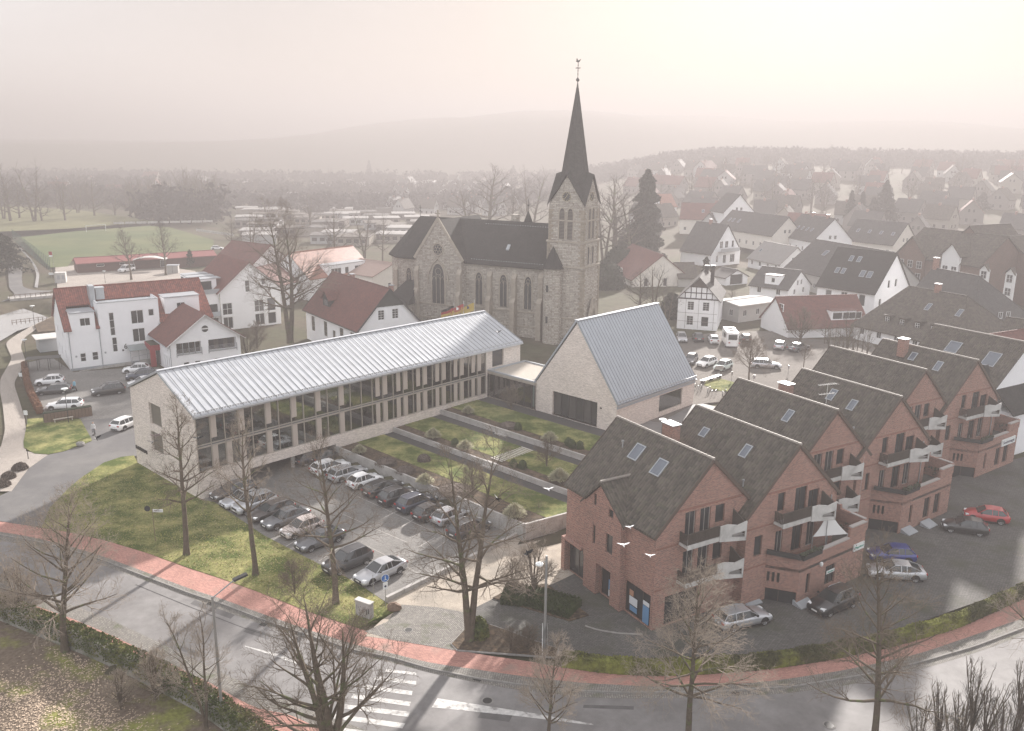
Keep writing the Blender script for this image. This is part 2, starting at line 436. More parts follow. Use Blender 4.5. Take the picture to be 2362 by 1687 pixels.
def roof(t, L, W, ze, zr, rm, os=0.5, og=0.3, th=0.2, hA=0.0, hB=0.0, ridge=True, rmat=None, gutter=None, verge=None, name='roof', cut=None):
    """pitched roof; hA/hB > 0 make hipped ends. top surface passes over wall top"""
    sl = (zr - ze) / W; zo = ze - os * sl; up = th * 0.9
    y1 = W + os; xa, xb = -og, L + og
    ra, rb = (xa if hA == 0 else hA), (xb if hB == 0 else L - hB)
    mb = MB()
    def slab(p):
        mb.extr([Vector(q) + Vector((0, 0, up - th)) for q in p], (0, 0, th))
    slab([(xa, -y1, zo), (xb, -y1, zo), (rb, 0, zr), (ra, 0, zr)])
    slab([(xb, y1, zo), (xa, y1, zo), (ra, 0, zr), (rb, 0, zr)])
    if hA: slab([(xa, y1, zo), (xa, -y1, zo), (ra, 0, zr)])
    if hB: slab([(xb, -y1, zo), (xb, y1, zo), (rb, 0, zr)])
    ro = obj(name, mb, rm, t)
    if ridge:
        r = MB()
        n = max(1, int((rb - ra) / 0.42)) if (rb - ra) < 40 else int((rb - ra) / 0.8)
        for k in range(n):
            x0 = ra + (rb - ra) * k / n; x1 = ra + (rb - ra) * (k + 1) / n + 0.04
            r.tube([(x0, 0, zr + up - 0.03), (x1, 0, zr + up + 0.0)], 0.13, 6)
        for h, xe in ((hA, xa), (hB, xb)):
            if h:
                xr = ra if xe < L / 2 else rb
                for sy in (-1, 1): r.tube([(xe, sy * y1, zo + up), (xr, 0, zr + up)], 0.11, 6)
        obj('ridge_cap', r, rmat or rm, ro)['kind'] = 'stuff'
    if gutter:
        for sy in (-1, 1):
            g = MB(); g.tube([(xa, sy * (y1 + 0.05), zo + 0.02), (xb, sy * (y1 + 0.05), zo + 0.02)], 0.075, 6); obj('gutter', g, gutter, ro)
            g = MB(); xx = xb - 0.5; g.tube([(xx, sy * (y1 + 0.05), zo), (xx, sy * (W + 0.07), zo - 0.45), (xx, sy * (W + 0.07), 0)], 0.05, 5); obj('downpipe', g, gutter, t)
    if verge:
        for xe, h in ((xa, hA), (xb, hB)):
            if h: continue
            s_ = -1 if xe < L / 2 else 1
            for sy in (-1, 1):
                g = MB(); g.bar((xe + s_ * 0.02, sy * (y1 + .02), zo + up - 0.13), (xe + s_ * 0.02, 0, zr + up - 0.11), 0.05, 0.27); obj('verge_board', g, verge, ro)
    return ro
def on_roof(L, W, ze, zr, side, x, up_, th=0.2):
    """point and axes on the slope: up_ metres up from the wall line"""
    sy = -1 if side == 'S' else 1
    a = math.atan2(zr - ze, W)
    p = Vector((x, sy * (W - up_ * math.cos(a)), ze + up_ * math.sin(a) + th * 0.9))
    return p, a, sy
M_skyglass = glassy('skylight glass', (0.10, 0.12, 0.15), 0.08, 0.8)
def skylight(t, L, W, ze, zr, side, x, up_, w=0.78, h=1.18, mt=None, blind=False):
    p, a, sy = on_roof(L, W, ze, zr, side, x, up_)
    f = MB(); b = 0.09
    f.box(-w / 2, w / 2, 0, b, -0.03, 0.07).box(-w / 2, w / 2, h - b, h, -0.03, 0.07).box(-w / 2, -w / 2 + b, b, h - b, -0.03, 0.07).box(w / 2 - b, w / 2, b, h - b, -0.03, 0.07)
    o = obj('skylight', f, mt or M_zincd, t)
    g = MB(); g.box(-w / 2 + b, w / 2 - b, b, h - b, 0.0, 0.035); obj('pane', g, M_skyglass if not blind else M_frame, o)
    o.location = p
    o.rotation_euler = (a, 0, 0) if sy < 0 else (a, 0, PI)
    return o
def chimney(t, x, y, z0, z1, w=0.9, d=0.7, m_=None, pots=2, cap=True):
    c = MB(); c.box(x - w / 2, x + w / 2, y - d / 2, y + d / 2, z0, z1)
    o = obj('chimney', c, m_ or M_brick, t)
    if cap:
        c = MB(); c.box(x - w / 2 - .1, x + w / 2 + .1, y - d / 2 - .1, y + d / 2 + .1, z1, z1 + 0.08); obj('chimney_cap', c, M_zincd, o)
    return o
def vent_pipe(t, p, m_=None):
    c = MB(); c.tube([(p[0], p[1], p[2] - .2), (p[0], p[1], p[2] + 0.45)], 0.07, 8); c.tube([(p[0], p[1], p[2] + .45), (p[0], p[1], p[2] + .6)], 0.12, 8)
    return obj('vent_pipe', c, m_ or M_galv, t)
def house_on_ridge(name, label, a, b, zr, W, ze, z0, **k):
    """a house placed by the two surveyed ends of its ridge (photo pixels) at ridge height zr"""
    pa, pb = (a, b) if isinstance(a, Vector) else (G(*a, zr), G(*b, zr))
    og = k.get('og', 0.3)
    d = (pb - pa); L = d.length; d.normalize()
    L2 = L - 2 * og; base = pa + d * og
    t = thing(name, label, k.get('cat', 'house'), (base.x, base.y, z0), math.atan2(d.y, d.x), k.get('group'))
    hA, hB = k.get('hA', 0), k.get('hB', 0)
    if hA or hB:       # ridge is shorter than the house
        ax = d * (-hA); t.location = (base.x + ax.x, base.y + ax.y, z0); L2 = L + hA + hB
    gb = tuple(q for q, h in (('A', hA), ('B', hB)) if not h)
    shell(t, L2, W, ze - z0, zr - z0, k.get('ops', {}), k['wm'], k.get('fm', M_frame), gable=gb, pane=k.get('pane', True), gm=k.get('gm'))
    ro = roof(t, L2, W, ze - z0, zr - z0, k['rm'], os=k.get('os', 0.45), og=og, hA=hA, hB=hB, verge=k.get('verge'), gutter=k.get('gutter'), rmat=k.get('rmat'))
    for q in k.get('sky', []): skylight(t, L2, W, ze - z0, zr - z0, *q)
    for q in k.get('chim', []):
        x = q[0] * L2; y = q[1]
        chimney(t, x, y, zr - z0 - 1.2 - abs(y), zr - z0 + q[2], m_=k.get('cm'))
    t['L'] = L2
    return t, L2
def sheet(name, pts, z, m_, kind='structure', th=0.0, parent=None):
    """level sheet or thin slab over an outline"""
    mb = MB()
    pl = [(p[0], p[1]) for p in pts]
    ar = sum(pl[i][0] * pl[(i + 1) % len(pl)][1] - pl[(i + 1) % len(pl)][0] * pl[i][1] for i in range(len(pl)))
    if ar < 0: pl = pl[::-1]
    if th: mb.prism(pl, z - th, z)
    else: mb.face([(x, y, z) for x, y in pl])
    me = mb.mesh(name, m_)
    o = link(name, me, parent)
    if kind: o['kind'] = kind
    return o
def resample(pl, n):
    pl = [Vector((p[0], p[1], 0)) for p in pl]
    d = [0]
    for i in range(len(pl) - 1): d.append(d[-1] + (pl[i + 1] - pl[i]).length)
    o = []
    for k in range(n):
        s = d[-1] * k / (n - 1); i = 0
        while i < len(pl) - 2 and d[i + 1] < s: i += 1
        o.append(pl[i].lerp(pl[i + 1], (s - d[i]) / max(1e-6, d[i + 1] - d[i])))
    return o
def smooth_line(pl, n=60, it=2):
    p = resample(pl, n)
    for _ in range(it):
        p = [p[0]] + [(p[i - 1] + p[i] * 2 + p[i + 1]) / 4 for i in range(1, len(p) - 1)] + [p[-1]]
    return p
def strip(name, A, B, z, m_, n=60, parent=None, th=0.0, along=True):
    """band between two edge lines, mapped so that its pattern follows the band"""
    a, b = smooth_line(A, n), smooth_line(B, n)
    me = bpy.data.meshes.new(name); v = []; f = []; uv = []
    s = 0
    for i in range(n):
        if i: s += (a[i] - a[i - 1]).length
        w_ = (b[i] - a[i]).length
        v += [(a[i].x, a[i].y, z), (b[i].x, b[i].y, z)]; uv += [(s, 0), (s, w_)]
    for i in range(n - 1): f.append((2 * i, 2 * i + 1, 2 * i + 3, 2 * i + 2))
    if (b[0] - a[0]).cross(a[1] - a[0]).z > 0: pass
    else: f = [q[::-1] for q in f]
    nn = len(v)
    if th:
        v += [(p[0], p[1], z - th) for p in v[:nn]]; uv += uv[:nn]
        g = []
        for i in range(n - 1):
            g += [(2 * i, 2 * i + 2, nn + 2 * i + 2, nn + 2 * i), (2 * i + 1, nn + 2 * i + 1, nn + 2 * i + 3, 2 * i + 3)]
        f += g
    me.from_pydata(v, [], f); me.materials.append(m_)
    lay = me.uv_layers.new(name='UVMap'); vi = [l.vertex_index for l in me.loops]
    lay.data.foreach_set('uv', [c for i in vi for c in uv[i]])
    # upward normals
    if me.polygons[0].normal.z < 0: me.flip_normals()
    me.update()
    o = link(name, me, parent)
    if parent is None: o['kind'] = 'structure'
    return o
FC = {}
def text_part(s, size, m_, parent, loc, rot, depth=0.01, name='lettering'):
    cu = bpy.data.curves.new(name, 'FONT'); cu.body = s; cu.size = size; cu.extrude = depth; cu.align_x = 'CENTER'; cu.align_y = 'CENTER'; cu.resolution_u = 2
    tmp = bpy.data.objects.new('t', cu); COL.objects.link(tmp)
    dg = bpy.context.evaluated_depsgraph_get(); dg.update()
    me = bpy.data.meshes.new_from_object(tmp.evaluated_get(dg)); bpy.data.objects.remove(tmp)
    me.materials.clear(); me.materials.append(m_)
    o = link(name, me, parent, loc); o.rotation_euler = rot
    return o
# ------------------------------------------------------------------ crops of the photograph used for the survey
K1 = (0, 700, 3.777); K2 = (0, 1040, 2.51); K3 = (300, 1150, 3.024); K4 = (900, 1150, 3.025); K5 = (1400, 1250, 2.364)
K6 = (450, 1000, 3.777); K7 = (750, 880, 3.777); K8 = (1050, 680, 3.777); K9 = (1500, 680, 4.512); K10 = (1280, 920, 2.8)
K11 = (1620, 1050, 3.065); K12 = (1700, 750, 3.248); K13 = (0, 300, 3.777); K14 = (1400, 380, 3.777); K15 = (1850, 330, 2.849)
K16 = (550, 300, 3.777); K17 = (100, 600, 3.79); KD = (0, 0, 1 / 1.0387)
def g(K, a, b, z=0.0): return G(K[0] + a / K[2], K[1] + b / K[2], z)
def gl(K, pts, z=0.0): return [g(K, a, b, z) for a, b in pts]
def px(K, a, b): return (K[0] + a / K[2], K[1] + b / K[2])
AZ_A, AZ_B = 46.41, -43.59
UA, UB = az(AZ_A), az(AZ_B)
LR = Vector((-32.77, 84.86, 0))                       # south corner of the long building
def T(t, d, z=0.0): return LR + UA * t + UB * d + Vector((0, 0, z))
RU, RV = az(30.9), az(-59.1)                          # brick row: along the row, towards the street
RO = Vector((11.13, 60.27, 0))
def RW(u, v, z=0.0): return RO + RU * u + RV * v + Vector((0, 0, z))
def sst(a, b, x):
    t = np.clip((np.asarray(x, float) - a) / (b - a), 0, 1); return t * t * (3 - 2 * t)
SKY_X = [-1200, 0, 150, 300, 500, 600, 800, 1000, 1150, 1300, 1500, 1700, 1900, 2100, 2274, 3500]
SKY_E = [6, 5, 6, 4, 8, 16, 48, 72, 79, 76, 58, 52, 42, 38, 34, 30]
def height(x, y):
    x = np.asarray(x, float); y = np.asarray(y, float)
    w_ = -0.5135 * x + 0.858 * y
    d = np.hypot(x, y)
    h = 2.4 * sst(60, 76, w_) * sst(-34, -12, x) * (1 - sst(230, 330, d))
    # the village slope on the right and the wooded rise behind it
    ang = np.degrees(np.arctan2(x, y))
    h += 20 * sst(200, 780, d) * sst(2, 14, ang)
    h -= 10 * sst(950, 1200, d) * sst(2, 14, ang)
    h -= 6 * sst(230, 600, d) * (1 - sst(-2, 10, ang))
    # far ridge
    sx = (CX + F * np.tan(np.radians(np.clip(ang, -60, 60))) * 1.03) / 1.0387
    el = np.interp(sx, SKY_X, SKY_E)
    top = 37 + el * 1.0387 / F * 1550
    h += (top - 4) * sst(1080, 1550, d) * (0.9 + 0.1 * np.sin(x * 0.011 + 1) * np.cos(y * 0.013))
    h += 1.2 * np.sin(x * 0.012) * np.cos(y * 0.009) * sst(260, 500, d)
    return h
def hgt(x, y): return float(height(x, y))

# surveyed outlines ------------------------------------------------
SU = gl(K2, [(-400, 395), (-150, 398), (0, 408), (200, 440), (400, 470), (600, 515), (850, 590), (1100, 680), (1300, 745), (1500, 818)]) + gl(K3, [(1250, 790), (1520, 880)]) + gl(K4, [(0, 985), (300, 1035), (470, 1060), (700, 1100), (1000, 1140), (1200, 1180), (1480, 1222)]) + gl(K5, [(200, 733), (400, 733), (850, 702), (1200, 650), (1500, 590), (1900, 480), (2274, 310), (2700, 130)])
SLr = gl(K2, [(-400, 440), (-150, 455), (0, 468), (200, 502), (400, 552), (600, 612), (850, 705), (1100, 800), (1300, 862), (1506, 940)]) + gl(K3, [(1300, 935), (1600, 1030)]) + gl(K4, [(0, 1075), (250, 1145), (500, 1178), (900, 1238), (1350, 1290), (1650, 1302)]) + gl(K5, [(200, 790), (500, 790), (900, 760), (1300, 700), (1700, 612), (2274, 415), (2700, 225)])
SL = gl(K2, [(-400, 455), (-150, 470), (0, 482), (200, 517), (400, 567), (600, 630), (850, 725), (1100, 820), (1300, 885), (1506, 965)]) + gl(K3, [(1300, 965), (1600, 1060)]) + gl(K4, [(0, 1098), (280, 1180), (600, 1245), (900, 1290), (1350, 1335), (1650, 1348)]) + gl(K5, [(200, 815), (500, 815), (1000, 785), (1400, 720), (1700, 652), (2000, 565), (2274, 462), (2700, 280)])
ZR = -0.12
GL_ = gl(K2, [(-400, 480), (-150, 500), (0, 515), (200, 556), (400, 608), (640, 680), (1000, 812), (1300, 930), (1506, 1002)], ZR) + gl(K3, [(1300, 1010), (1600, 1100)], ZR) + gl(K4, [(0, 1140), (280, 1222), (420, 1245), (800, 1325), (1300, 1385), (1650, 1402)], ZR) + gl(K5, [(200, 850), (500, 850), (1000, 828), (1400, 768), (1700, 700), (2000, 610), (2274, 510), (2700, 330)], ZR)
AL = gl(K2, [(-400, 560), (-150, 660), (0, 725), (140, 790), (380, 880), (600, 960), (900, 1100), (1250, 1270), (1506, 1385)], ZR) + gl(K3, [(1100, 1410), (1500, 1560), (1900, 1720), (2500, 2000)], ZR)
RUP = gl(K2, [(-400, 640), (-150, 750), (0, 820), (150, 880), (400, 965), (640, 1065), (900, 1190), (1100, 1290), (1210, 1340), (1380, 1440), (1506, 1500)]) + gl(K3, [(1100, 1500), (1310, 1600), (1600, 1730), (2100, 2000)])
RLO = gl(K2, [(-400, 690), (-150, 795), (0, 862), (350, 1000), (560, 1080), (800, 1190), (1000, 1290), (1200, 1390), (1300, 1470), (1500, 1590)]) + gl(K3, [(1000, 1680), (1300, 1850), (1700, 2100)])

M_asph = mat('asphalt', (0.175, 0.167, 0.163), 0.72, 0.3, var=0.22, vscale=0.6, bump=0.25, bscale=60, col2=(0.215, 0.207, 0.202), c2scale=0.18)
M_asph2 = mat('drive asphalt', (0.115, 0.112, 0.112), 0.8, 0.3, var=0.12, vscale=0.4, bump=0.2, bscale=60, col2=(0.15, 0.145, 0.14), c2scale=0.15)
M_redpave = brick('red clay pavers', (0.48, 0.25, 0.205), (0.35, 0.18, 0.15), (0.22, 0.15, 0.125), 0.24, 0.12, 0.008, big=0.2, bigscale=0.35, cloudy=((0.30, 0.21, 0.175), 0.5, 0.55, 0.75))
M_cobble = brick('grey granite setts', (0.30, 0.28, 0.255), (0.19, 0.18, 0.168), (0.10, 0.095, 0.08), 0.17, 0.15, 0.02, big=0.2, vari=0.4, bump=0.6, cloudy=((0.10, 0.11, 0.065), 0.7, 0.56, 0.75))
M_paver = brick('grey concrete pavers', (0.23, 0.22, 0.205), (0.175, 0.168, 0.158), (0.085, 0.08, 0.075), 0.22, 0.11, 0.008, big=0.2, vari=0.15, bump=0.25)
M_paverd = brick('dark yard pavers', (0.125, 0.118, 0.112), (0.09, 0.086, 0.082), (0.045, 0.048, 0.038), 0.26, 0.18, 0.014, big=0.22, vari=0.25, bump=0.4, cloudy=((0.065, 0.068, 0.045), 0.3, 0.5, 0.75))
M_pathp = brick('beige path pavers', (0.40, 0.355, 0.315), (0.31, 0.28, 0.25), (0.15, 0.13, 0.11), 0.2, 0.1, 0.008, big=0.15, vari=0.2)
M_gravel = mat('bound pale gravel', (0.40, 0.35, 0.29), 0.95, 0.15, var=0.35, vscale=9, bump=0.5, bscale=14, col2=(0.29, 0.26, 0.22), c2scale=0.3)
M_grass = mat('winter lawn', (0.075, 0.10, 0.025), 0.95, 0.1, var=0.5, vscale=5, bump=0.8, bscale=18, col2=(0.30, 0.28, 0.115), c2scale=0.35, c2lo=0.42, c2hi=0.66)
M_field = mat('pitch turf', (0.08, 0.108, 0.045), 0.95, 0.1, var=0.15, vscale=0.08, col2=(0.11, 0.125, 0.055), c2scale=0.02)
M_soil = mat('bed soil and leaves', (0.075, 0.058, 0.043), 0.95, 0.1, var=0.6, vscale=4, bump=0.9, bscale=9, col2=(0.13, 0.095, 0.065), c2scale=1.5)
M_ground = mat('rough ground', (0.07, 0.068, 0.04), 0.95, 0.1, var=0.35, vscale=0.6, bump=0.4, bscale=3, col2=(0.085, 0.07, 0.05), c2scale=0.05)
M_litter = mat('mossy leaf strewn ground', (0.16, 0.125, 0.095), 0.95, 0.1, var=0.5, vscale=3.5, bump=0.8, bscale=7, col2=(0.20, 0.205, 0.06), c2scale=0.22, c2lo=0.5, c2hi=0.62)
M_water = mat('still water', (0.42, 0.42, 0.41), 0.05, 1.0, metal=0.45)
M_paint = mat('road paint', (0.52, 0.51, 0.49), 0.8, 0.2, var=0.3, vscale=3, col2=(.28, .27, .26), c2scale=1.6, c2lo=.5, c2hi=.62)
M_kerb = mat('kerb stone', (0.25, 0.24, 0.225), 0.9, 0.2, var=0.25, vscale=3)

# ground sheet, lowered beneath every paved or planted level -----------------
def in_poly(X, Y, poly):
    ins = np.zeros(X.shape, bool); n = len(poly)
    for i in range(n):
        x1, y1 = poly[i][0], poly[i][1]; x2, y2 = poly[(i + 1) % n][0], poly[(i + 1) % n][1]
        c = ((y1 > Y) != (y2 > Y)); xi = (x2 - x1) * (Y - y1) / ((y2 - y1) if abs(y2 - y1) > 1e-9 else 1e-9) + x1
        ins ^= c & (X < xi)
    return ins
def grow(poly, d):
    c = sum((Vector((p[0], p[1], 0)) for p in poly), Vector()) / len(poly)
    return [Vector((p[0], p[1], 0)) + (Vector((p[0], p[1], 0)) - c).normalized() * d for p in poly]
street = SU + RLO[::-1]
garden_low = [(p.x, p.y) for p in RLO] + [(30, 5), (-120, 5), (-120, 60)]
lib_yard = [T(-6, -16), T(-6, 40), T(17.1, 32), T(17.1, -16)]
water_poly = gl(K1, [(-250, 200), (0, 105), (200, 45), (420, 120), (330, 185), (150, 240), (0, 330), (-250, 420)], -0.9)
road_all = [(p.x, p.y) for p in SU] + [(90, 40), (70, 5), (-10, 5)] + [(p.x, p.y) for p in RLO[::-1]]
levels = [(road_all, -0.5), ([T(-3, -18), T(-3, 30), T(22, 31)] + [(p.x, p.y) for p in SU[2:14]] , -0.4), ([T(16.8, -1), T(16.8, 36), T(30, 38), T(30, -1)], 0.9), ([T(25, -1), T(25, 40), T(36, 40), T(36, -1)], 1.5), ([T(33, -1), T(33, 40), T(63, 42), T(63, 20), T(44, 20), T(44, -1)], 2.1),
          ([T(36, 38), T(20, 38), T(15, 30), RW(-2, 0), RW(2, 10), RW(100, 30), RW(100, -14), RW(60, -16), RW(30, -14)], -0.3), (garden_low, -1.95), (lib_yard, -0.35), (grow(water_poly, 5), -1.6)]
def spaced(a, b, near, step):
    o = [0.0]; s = step
    while o[-1] < max(abs(a), abs(b)):
        if o[-1] > near: s *= 1.09
        o.append(o[-1] + s)
    return np.array([-x for x in o[:0:-1] if -x > a - 1] + [x for x in o if x < b + 1])
xs = spaced(-3200, 3200, 110, 2.2)
ys = spaced(-160, 3000, 240, 2.2)
X, Y = np.meshgrid(xs, ys)
Z = height(X, Y) - 0.14
for poly, z in levels:
    Z = np.where(in_poly(X, Y, poly), np.minimum(Z, z), Z)
nx, ny = len(xs), len(ys)
v = np.stack([X.ravel(), Y.ravel(), Z.ravel()], 1)
ii = (np.arange(ny - 1)[:, None] * nx + np.arange(nx - 1)[None]).ravel()
fc = np.stack([ii, ii + 1, ii + 1 + nx, ii + nx], 1)
me = bpy.data.meshes.new('ground'); me.from_pydata(v.tolist(), [], fc.tolist()); me.materials.append(M_ground)
me.polygons.foreach_set('use_smooth', [True] * len(me.polygons)); me.update()
o = link('ground', me); o['kind'] = 'structure'

# streets -----------------------------------------------------------------
bot = [Vector((60, 10, 0)), Vector((40, 5, 0)), Vector((-10, 5, 0))]
strip('sidewalk', SU, SLr, 0.0, M_redpave, 110)
strip('sidewalk_edging', SLr, SL, 0.001, M_cobble, 110)
# kerb stones, each its own piece where they show large
kl = smooth_line(SL, 230)
kb = MB()
for i in range(229):
    a, b = kl[i], kl[i + 1]; d = (b - a).normalized(); nrm = Vector((d.y, -d.x, 0)) * 0.07
    a2 = a + d * 0.01; b2 = b - d * 0.01
    kb.bar(a2 + nrm + Vector((0, 0, -0.09)), b2 + nrm + Vector((0, 0, -0.09)), 0.13, 0.2)
ko = obj('kerb', kb, M_kerb); ko['kind'] = 'structure'
strip('gutter_setts', SL, GL_, ZR + 0.004, M_cobble, 110)
road = [(p.x, p.y) for p in SL] + [(90, 40), (70, 5), (-10, 5)] + [(p.x, p.y) for p in RUP[::-1]]
sheet('road', road, ZR, M_asph)
strip('layby', AL, RUP, ZR + 0.005, M_cobble, 90)
strip('footpath', RUP, RLO, 0.0, M_redpave, 90, th=0.2)
# centre line and crossing, painted
def paint(pts, name='road_marking'):
    return sheet(name, pts, ZR + 0.008, M_paint)
paint(gl(K3, [(800, 1028), (1020, 1085), (1210, 1160), (1205, 1172), (1010, 1100), (800, 1032)], ZR))
paint(gl(K4, [(330, 1395), (1000, 1500), (1420, 1575), (1418, 1584), (900, 1520), (290, 1458)], ZR))
for q in ([(1790, 1190), (1996, 1215), (1996, 1232), (1780, 1210)], [(1720, 1240), (1996, 1275), (1996, 1300), (1700, 1265)], [(1640, 1300), (1970, 1345), (1965, 1375), (1620, 1325)],
          [(1560, 1365), (1960, 1420), (1950, 1450), (1540, 1392)], [(1480, 1435), (1955, 1490), (1940, 1525), (1460, 1462)], [(1400, 1500), (1920, 1570), (1900, 1605), (1380, 1530)], [(1330, 1580), (1860, 1650), (1840, 1690), (1310, 1612)]):
    paint(gl(K3, q, ZR), 'crossing_stripe')
# repairs, drains and bay lines
M_patch = mat('newer asphalt repair', (.12, .116, .114), .8, .2, var=.2, vscale=1.5)
for q in ([(470, 690), (760, 790), (700, 840), (420, 735)], [(820, 900), (990, 950), (960, 985), (790, 930)], [(330, 1020), (520, 1085), (500, 1110), (310, 1045)]): sheet('asphalt_patch', gl(K3, q, ZR), ZR + .003, M_patch)
for q in ([(640, 1480), (860, 1505), (830, 1560), (610, 1530)], [(1350, 1440), (1700, 1450), (1700, 1475), (1345, 1462)]): sheet('asphalt_patch', gl(K4, q, ZR), ZR + .003, M_patch)
strip('tar_joint', gl(K3, [(40, 600), (430, 760), (800, 905), (1150, 1010)], ZR), gl(K3, [(38, 604), (428, 764), (798, 909), (1148, 1014)], ZR), ZR + .0055, M_dark, 30)
for K_, a, b in ((K3, 560, 735), (K3, 930, 880), (K4, 610, 1262), (K5, 700, 826), (K5, 1500, 715)):
    p = g(K_, a, b, ZR); t = thing('drain_grate', 'small dark drain grate in the gutter ' + {735: 'by the lawn trees', 880: 'left of the crossing', 1262: 'below the planter', 826: 'below the pale twiggy tree', 715: 'at the right end of the hedge'}[b], 'drain', (p.x, p.y, ZR + .006), R_(-25))
    m1 = MB()
    for k in range(6): m1.box(-.25, .25, -.2 + k * .07, -.16 + k * .07, 0, .015)
    m1.box(-.28, -.25, -.22, .2, 0, .015); m1.box(.25, .28, -.22, .2, 0, .015); obj('grate', m1, M_dark, t)
# manhole covers
def manhole(K, a, b, r, z, label):
    p = g(K, a, b, z)
    t = thing('manhole_cover', label, 'manhole cover', (p.x, p.y, z + 0.002))
    m1 = MB(); m1.lathe([(r, 0), (r, 0.02), (r * .8, 0.02), (r * .78, 0.008)], 20); obj('cover_ring', m1, M_kerb, t)
    m1 = MB(); m1.lathe([(r * .76, 0), (r * .76, 0.018), (0.01, 0.02)], 20); obj('cover_plate', m1, M_dark, t)
manhole(K4, 678, 1412, 0.42, ZR, 'round manhole cover in the road above the long white painted wedge')
manhole(K4, 128, 918, 0.36, 0.004, 'round manhole cover in the cobbled entrance beside the red sidewalk')
manhole(K5, 1212, 1000, 0.42, ZR, 'round manhole cover with white rings at the bottom edge of the road')
# lawns, drives, parking --------------------------------------------------
lawn = gl(K2, [(240, 445), (290, 330), (400, 215), (480, 150), (600, 70), (700, 37), (775, 28)]) + [T(0, 0) - UB * 15.3, T(0, 0)] + gl(K6, [(170, 600), (600, 890), (1030, 1115), (1300, 1245), (1480, 1350), (1650, 1470), (1760, 1540)]) + gl(K3, [(1880, 775), (1700, 850), (1600, 905), (1520, 882), (1250, 792)]) + gl(K2, [(1500, 820), (1300, 747), (1100, 682), (850, 592), (600, 517), (400, 472)])
sheet('lawn', lawn, 0.03, M_grass, th=0.6)
drive = gl(K2, [(-400, 393), (-150, 397), (0, 407), (240, 448), (300, 335), (410, 218), (490, 153), (610, 73), (710, 40), (800, 30)]) + gl(K1, [(1260, 1100), (1200, 940), (730, 1015), (680, 1010), (790, 1170), (800, 1200), (700, 1240), (420, 1320), (250, 1440), (100, 1630)]) + gl(K2, [(-150, 330), (-400, 360)])
sheet('driveway', drive, 0.004, M_asph2)
carpark_w = gl(K1, [(240, 640), (230, 520), (450, 470), (640, 600), (1000, 570), (1380, 560), (1500, 640), (2000, 900), (1200, 980), (730, 1020), (660, 990), (400, 960), (330, 900)])
sheet('west_car_park', carpark_w, 0.012, M_paver)
plat = gl(K1, [(230, 1080), (240, 1010), (400, 1000), (700, 1010), (795, 1180), (800, 1200), (700, 1240), (560, 1290), (420, 1318), (300, 1310), (210, 1260), (205, 1210)])
sheet('lawn', plat, 0.06, M_grass, th=0.08)
pathL = gl(K1, [(-250, 1200), (0, 1290), (45, 1100), (25, 900), (0, 780), (0, 660), (60, 560), (105, 480), (60, 380), (50, 340), (150, 270), (300, 185), (480, 100)])
pathR = gl(K1, [(100, 1640), (250, 1440), (225, 1300), (228, 1100), (215, 1000), (170, 850), (120, 700), (150, 640), (230, 520), (180, 380), (200, 310), (330, 215), (500, 125)])
strip('curved_path', pathR, pathL, 0.016, M_pathp, 70)
sheet('path_corner', gl(K1, [(-300, 1640), (100, 1640), (250, 1440), (420, 1320), (225, 1290), (40, 1200), (0, 1290), (-250, 1250)]), 0.02, M_pathp)
sheet('water', water_poly, -0.9, M_water)
park_main = [T(-0.3, 0)] + gl(K6, [(170, 600), (600, 890), (1030, 1115), (1300, 1245), (1480, 1350), (1660, 1470), (2266, 1140)]) + gl(K7, [(1640, 1335), (1740, 1300)]) + [T(17.3, 0), T(17.3, -15), T(5.9, -15), T(5.9, 0)]
sheet('car_park', park_main, 0.02, M_paver)
M_line_ = mat('pale joint setts', (.36, .34, .315), .9, .2, var=.25, vscale=4)
for ln in ([(1350, 520), (1600, 632), (1830, 742), (2080, 860), (2235, 925)], [(1270, 695), (1440, 770), (1640, 860), (1850, 950)], [(1490, 975), (1640, 1050), (1800, 1140), (1990, 1245)], [(1640, 735), (1780, 665)], [(1800, 810), (1925, 735)], [(1950, 985), (2090, 905)], [(2100, 1000), (2225, 905)], [(1080, 1110), (1260, 990)], [(1330, 1290), (1560, 1120)], [(880, 930), (760, 1000)]): strip('bay_line', gl(K6, ln), gl(K6, [(a + 3, b + 6) for a, b in ln]), .0245, M_line_, 16)
pathc = gl(K4, [(-60, 850), (-180, 960), (0, 985), (300, 1035), (470, 1060), (900, 1100), (1500, 1100), (1700, 600), (1500, 350)]) + [RW(6, -13), RW(20, -20), RW(36, -22), T(43, 50), T(43, 24), T(26, 35), T(16, 31)] + gl(K7, [(1740, 1310)]) + gl(K6, [(2266, 1150), (1665, 1470), (1760, 1540)])
sheet('cobbled_path', pathc, 0.008, M_gravel)
sheet('cobbled_entrance', gl(K4, [(-180, 930), (0, 985), (300, 1035), (445, 1060), (430, 1020), (530, 920), (540, 800), (330, 760), (60, 740), (-20, 860)]), 0.013, M_cobble)
yard = gl(K4, [(560, 830), (600, 760), (720, 700), (1130, 600), (1290, 525)]) + [RW(0.5, -8), RW(60, -8), RW(95, -6), RW(95, 30)] + gl(K5, [(2700, 60), (2274, 240), (1900, 370), (1600, 480), (1300, 560), (1000, 640), (820, 660), (400, 660), (0, 650)]) + gl(K4, [(1300, 1120), (1170, 1060), (1000, 1000), (850, 940), (700, 890)])
sheet('yard', yard, 0.018, M_paverd)
strip('yard_kerb', gl(K4, [(1360, 885), (1450, 915), (1600, 938), (1760, 945)], 0.03), gl(K4, [(1360, 893), (1450, 923), (1600, 947), (1760, 954)], 0.03), 0.06, M_kerb, 20, th=0.1)
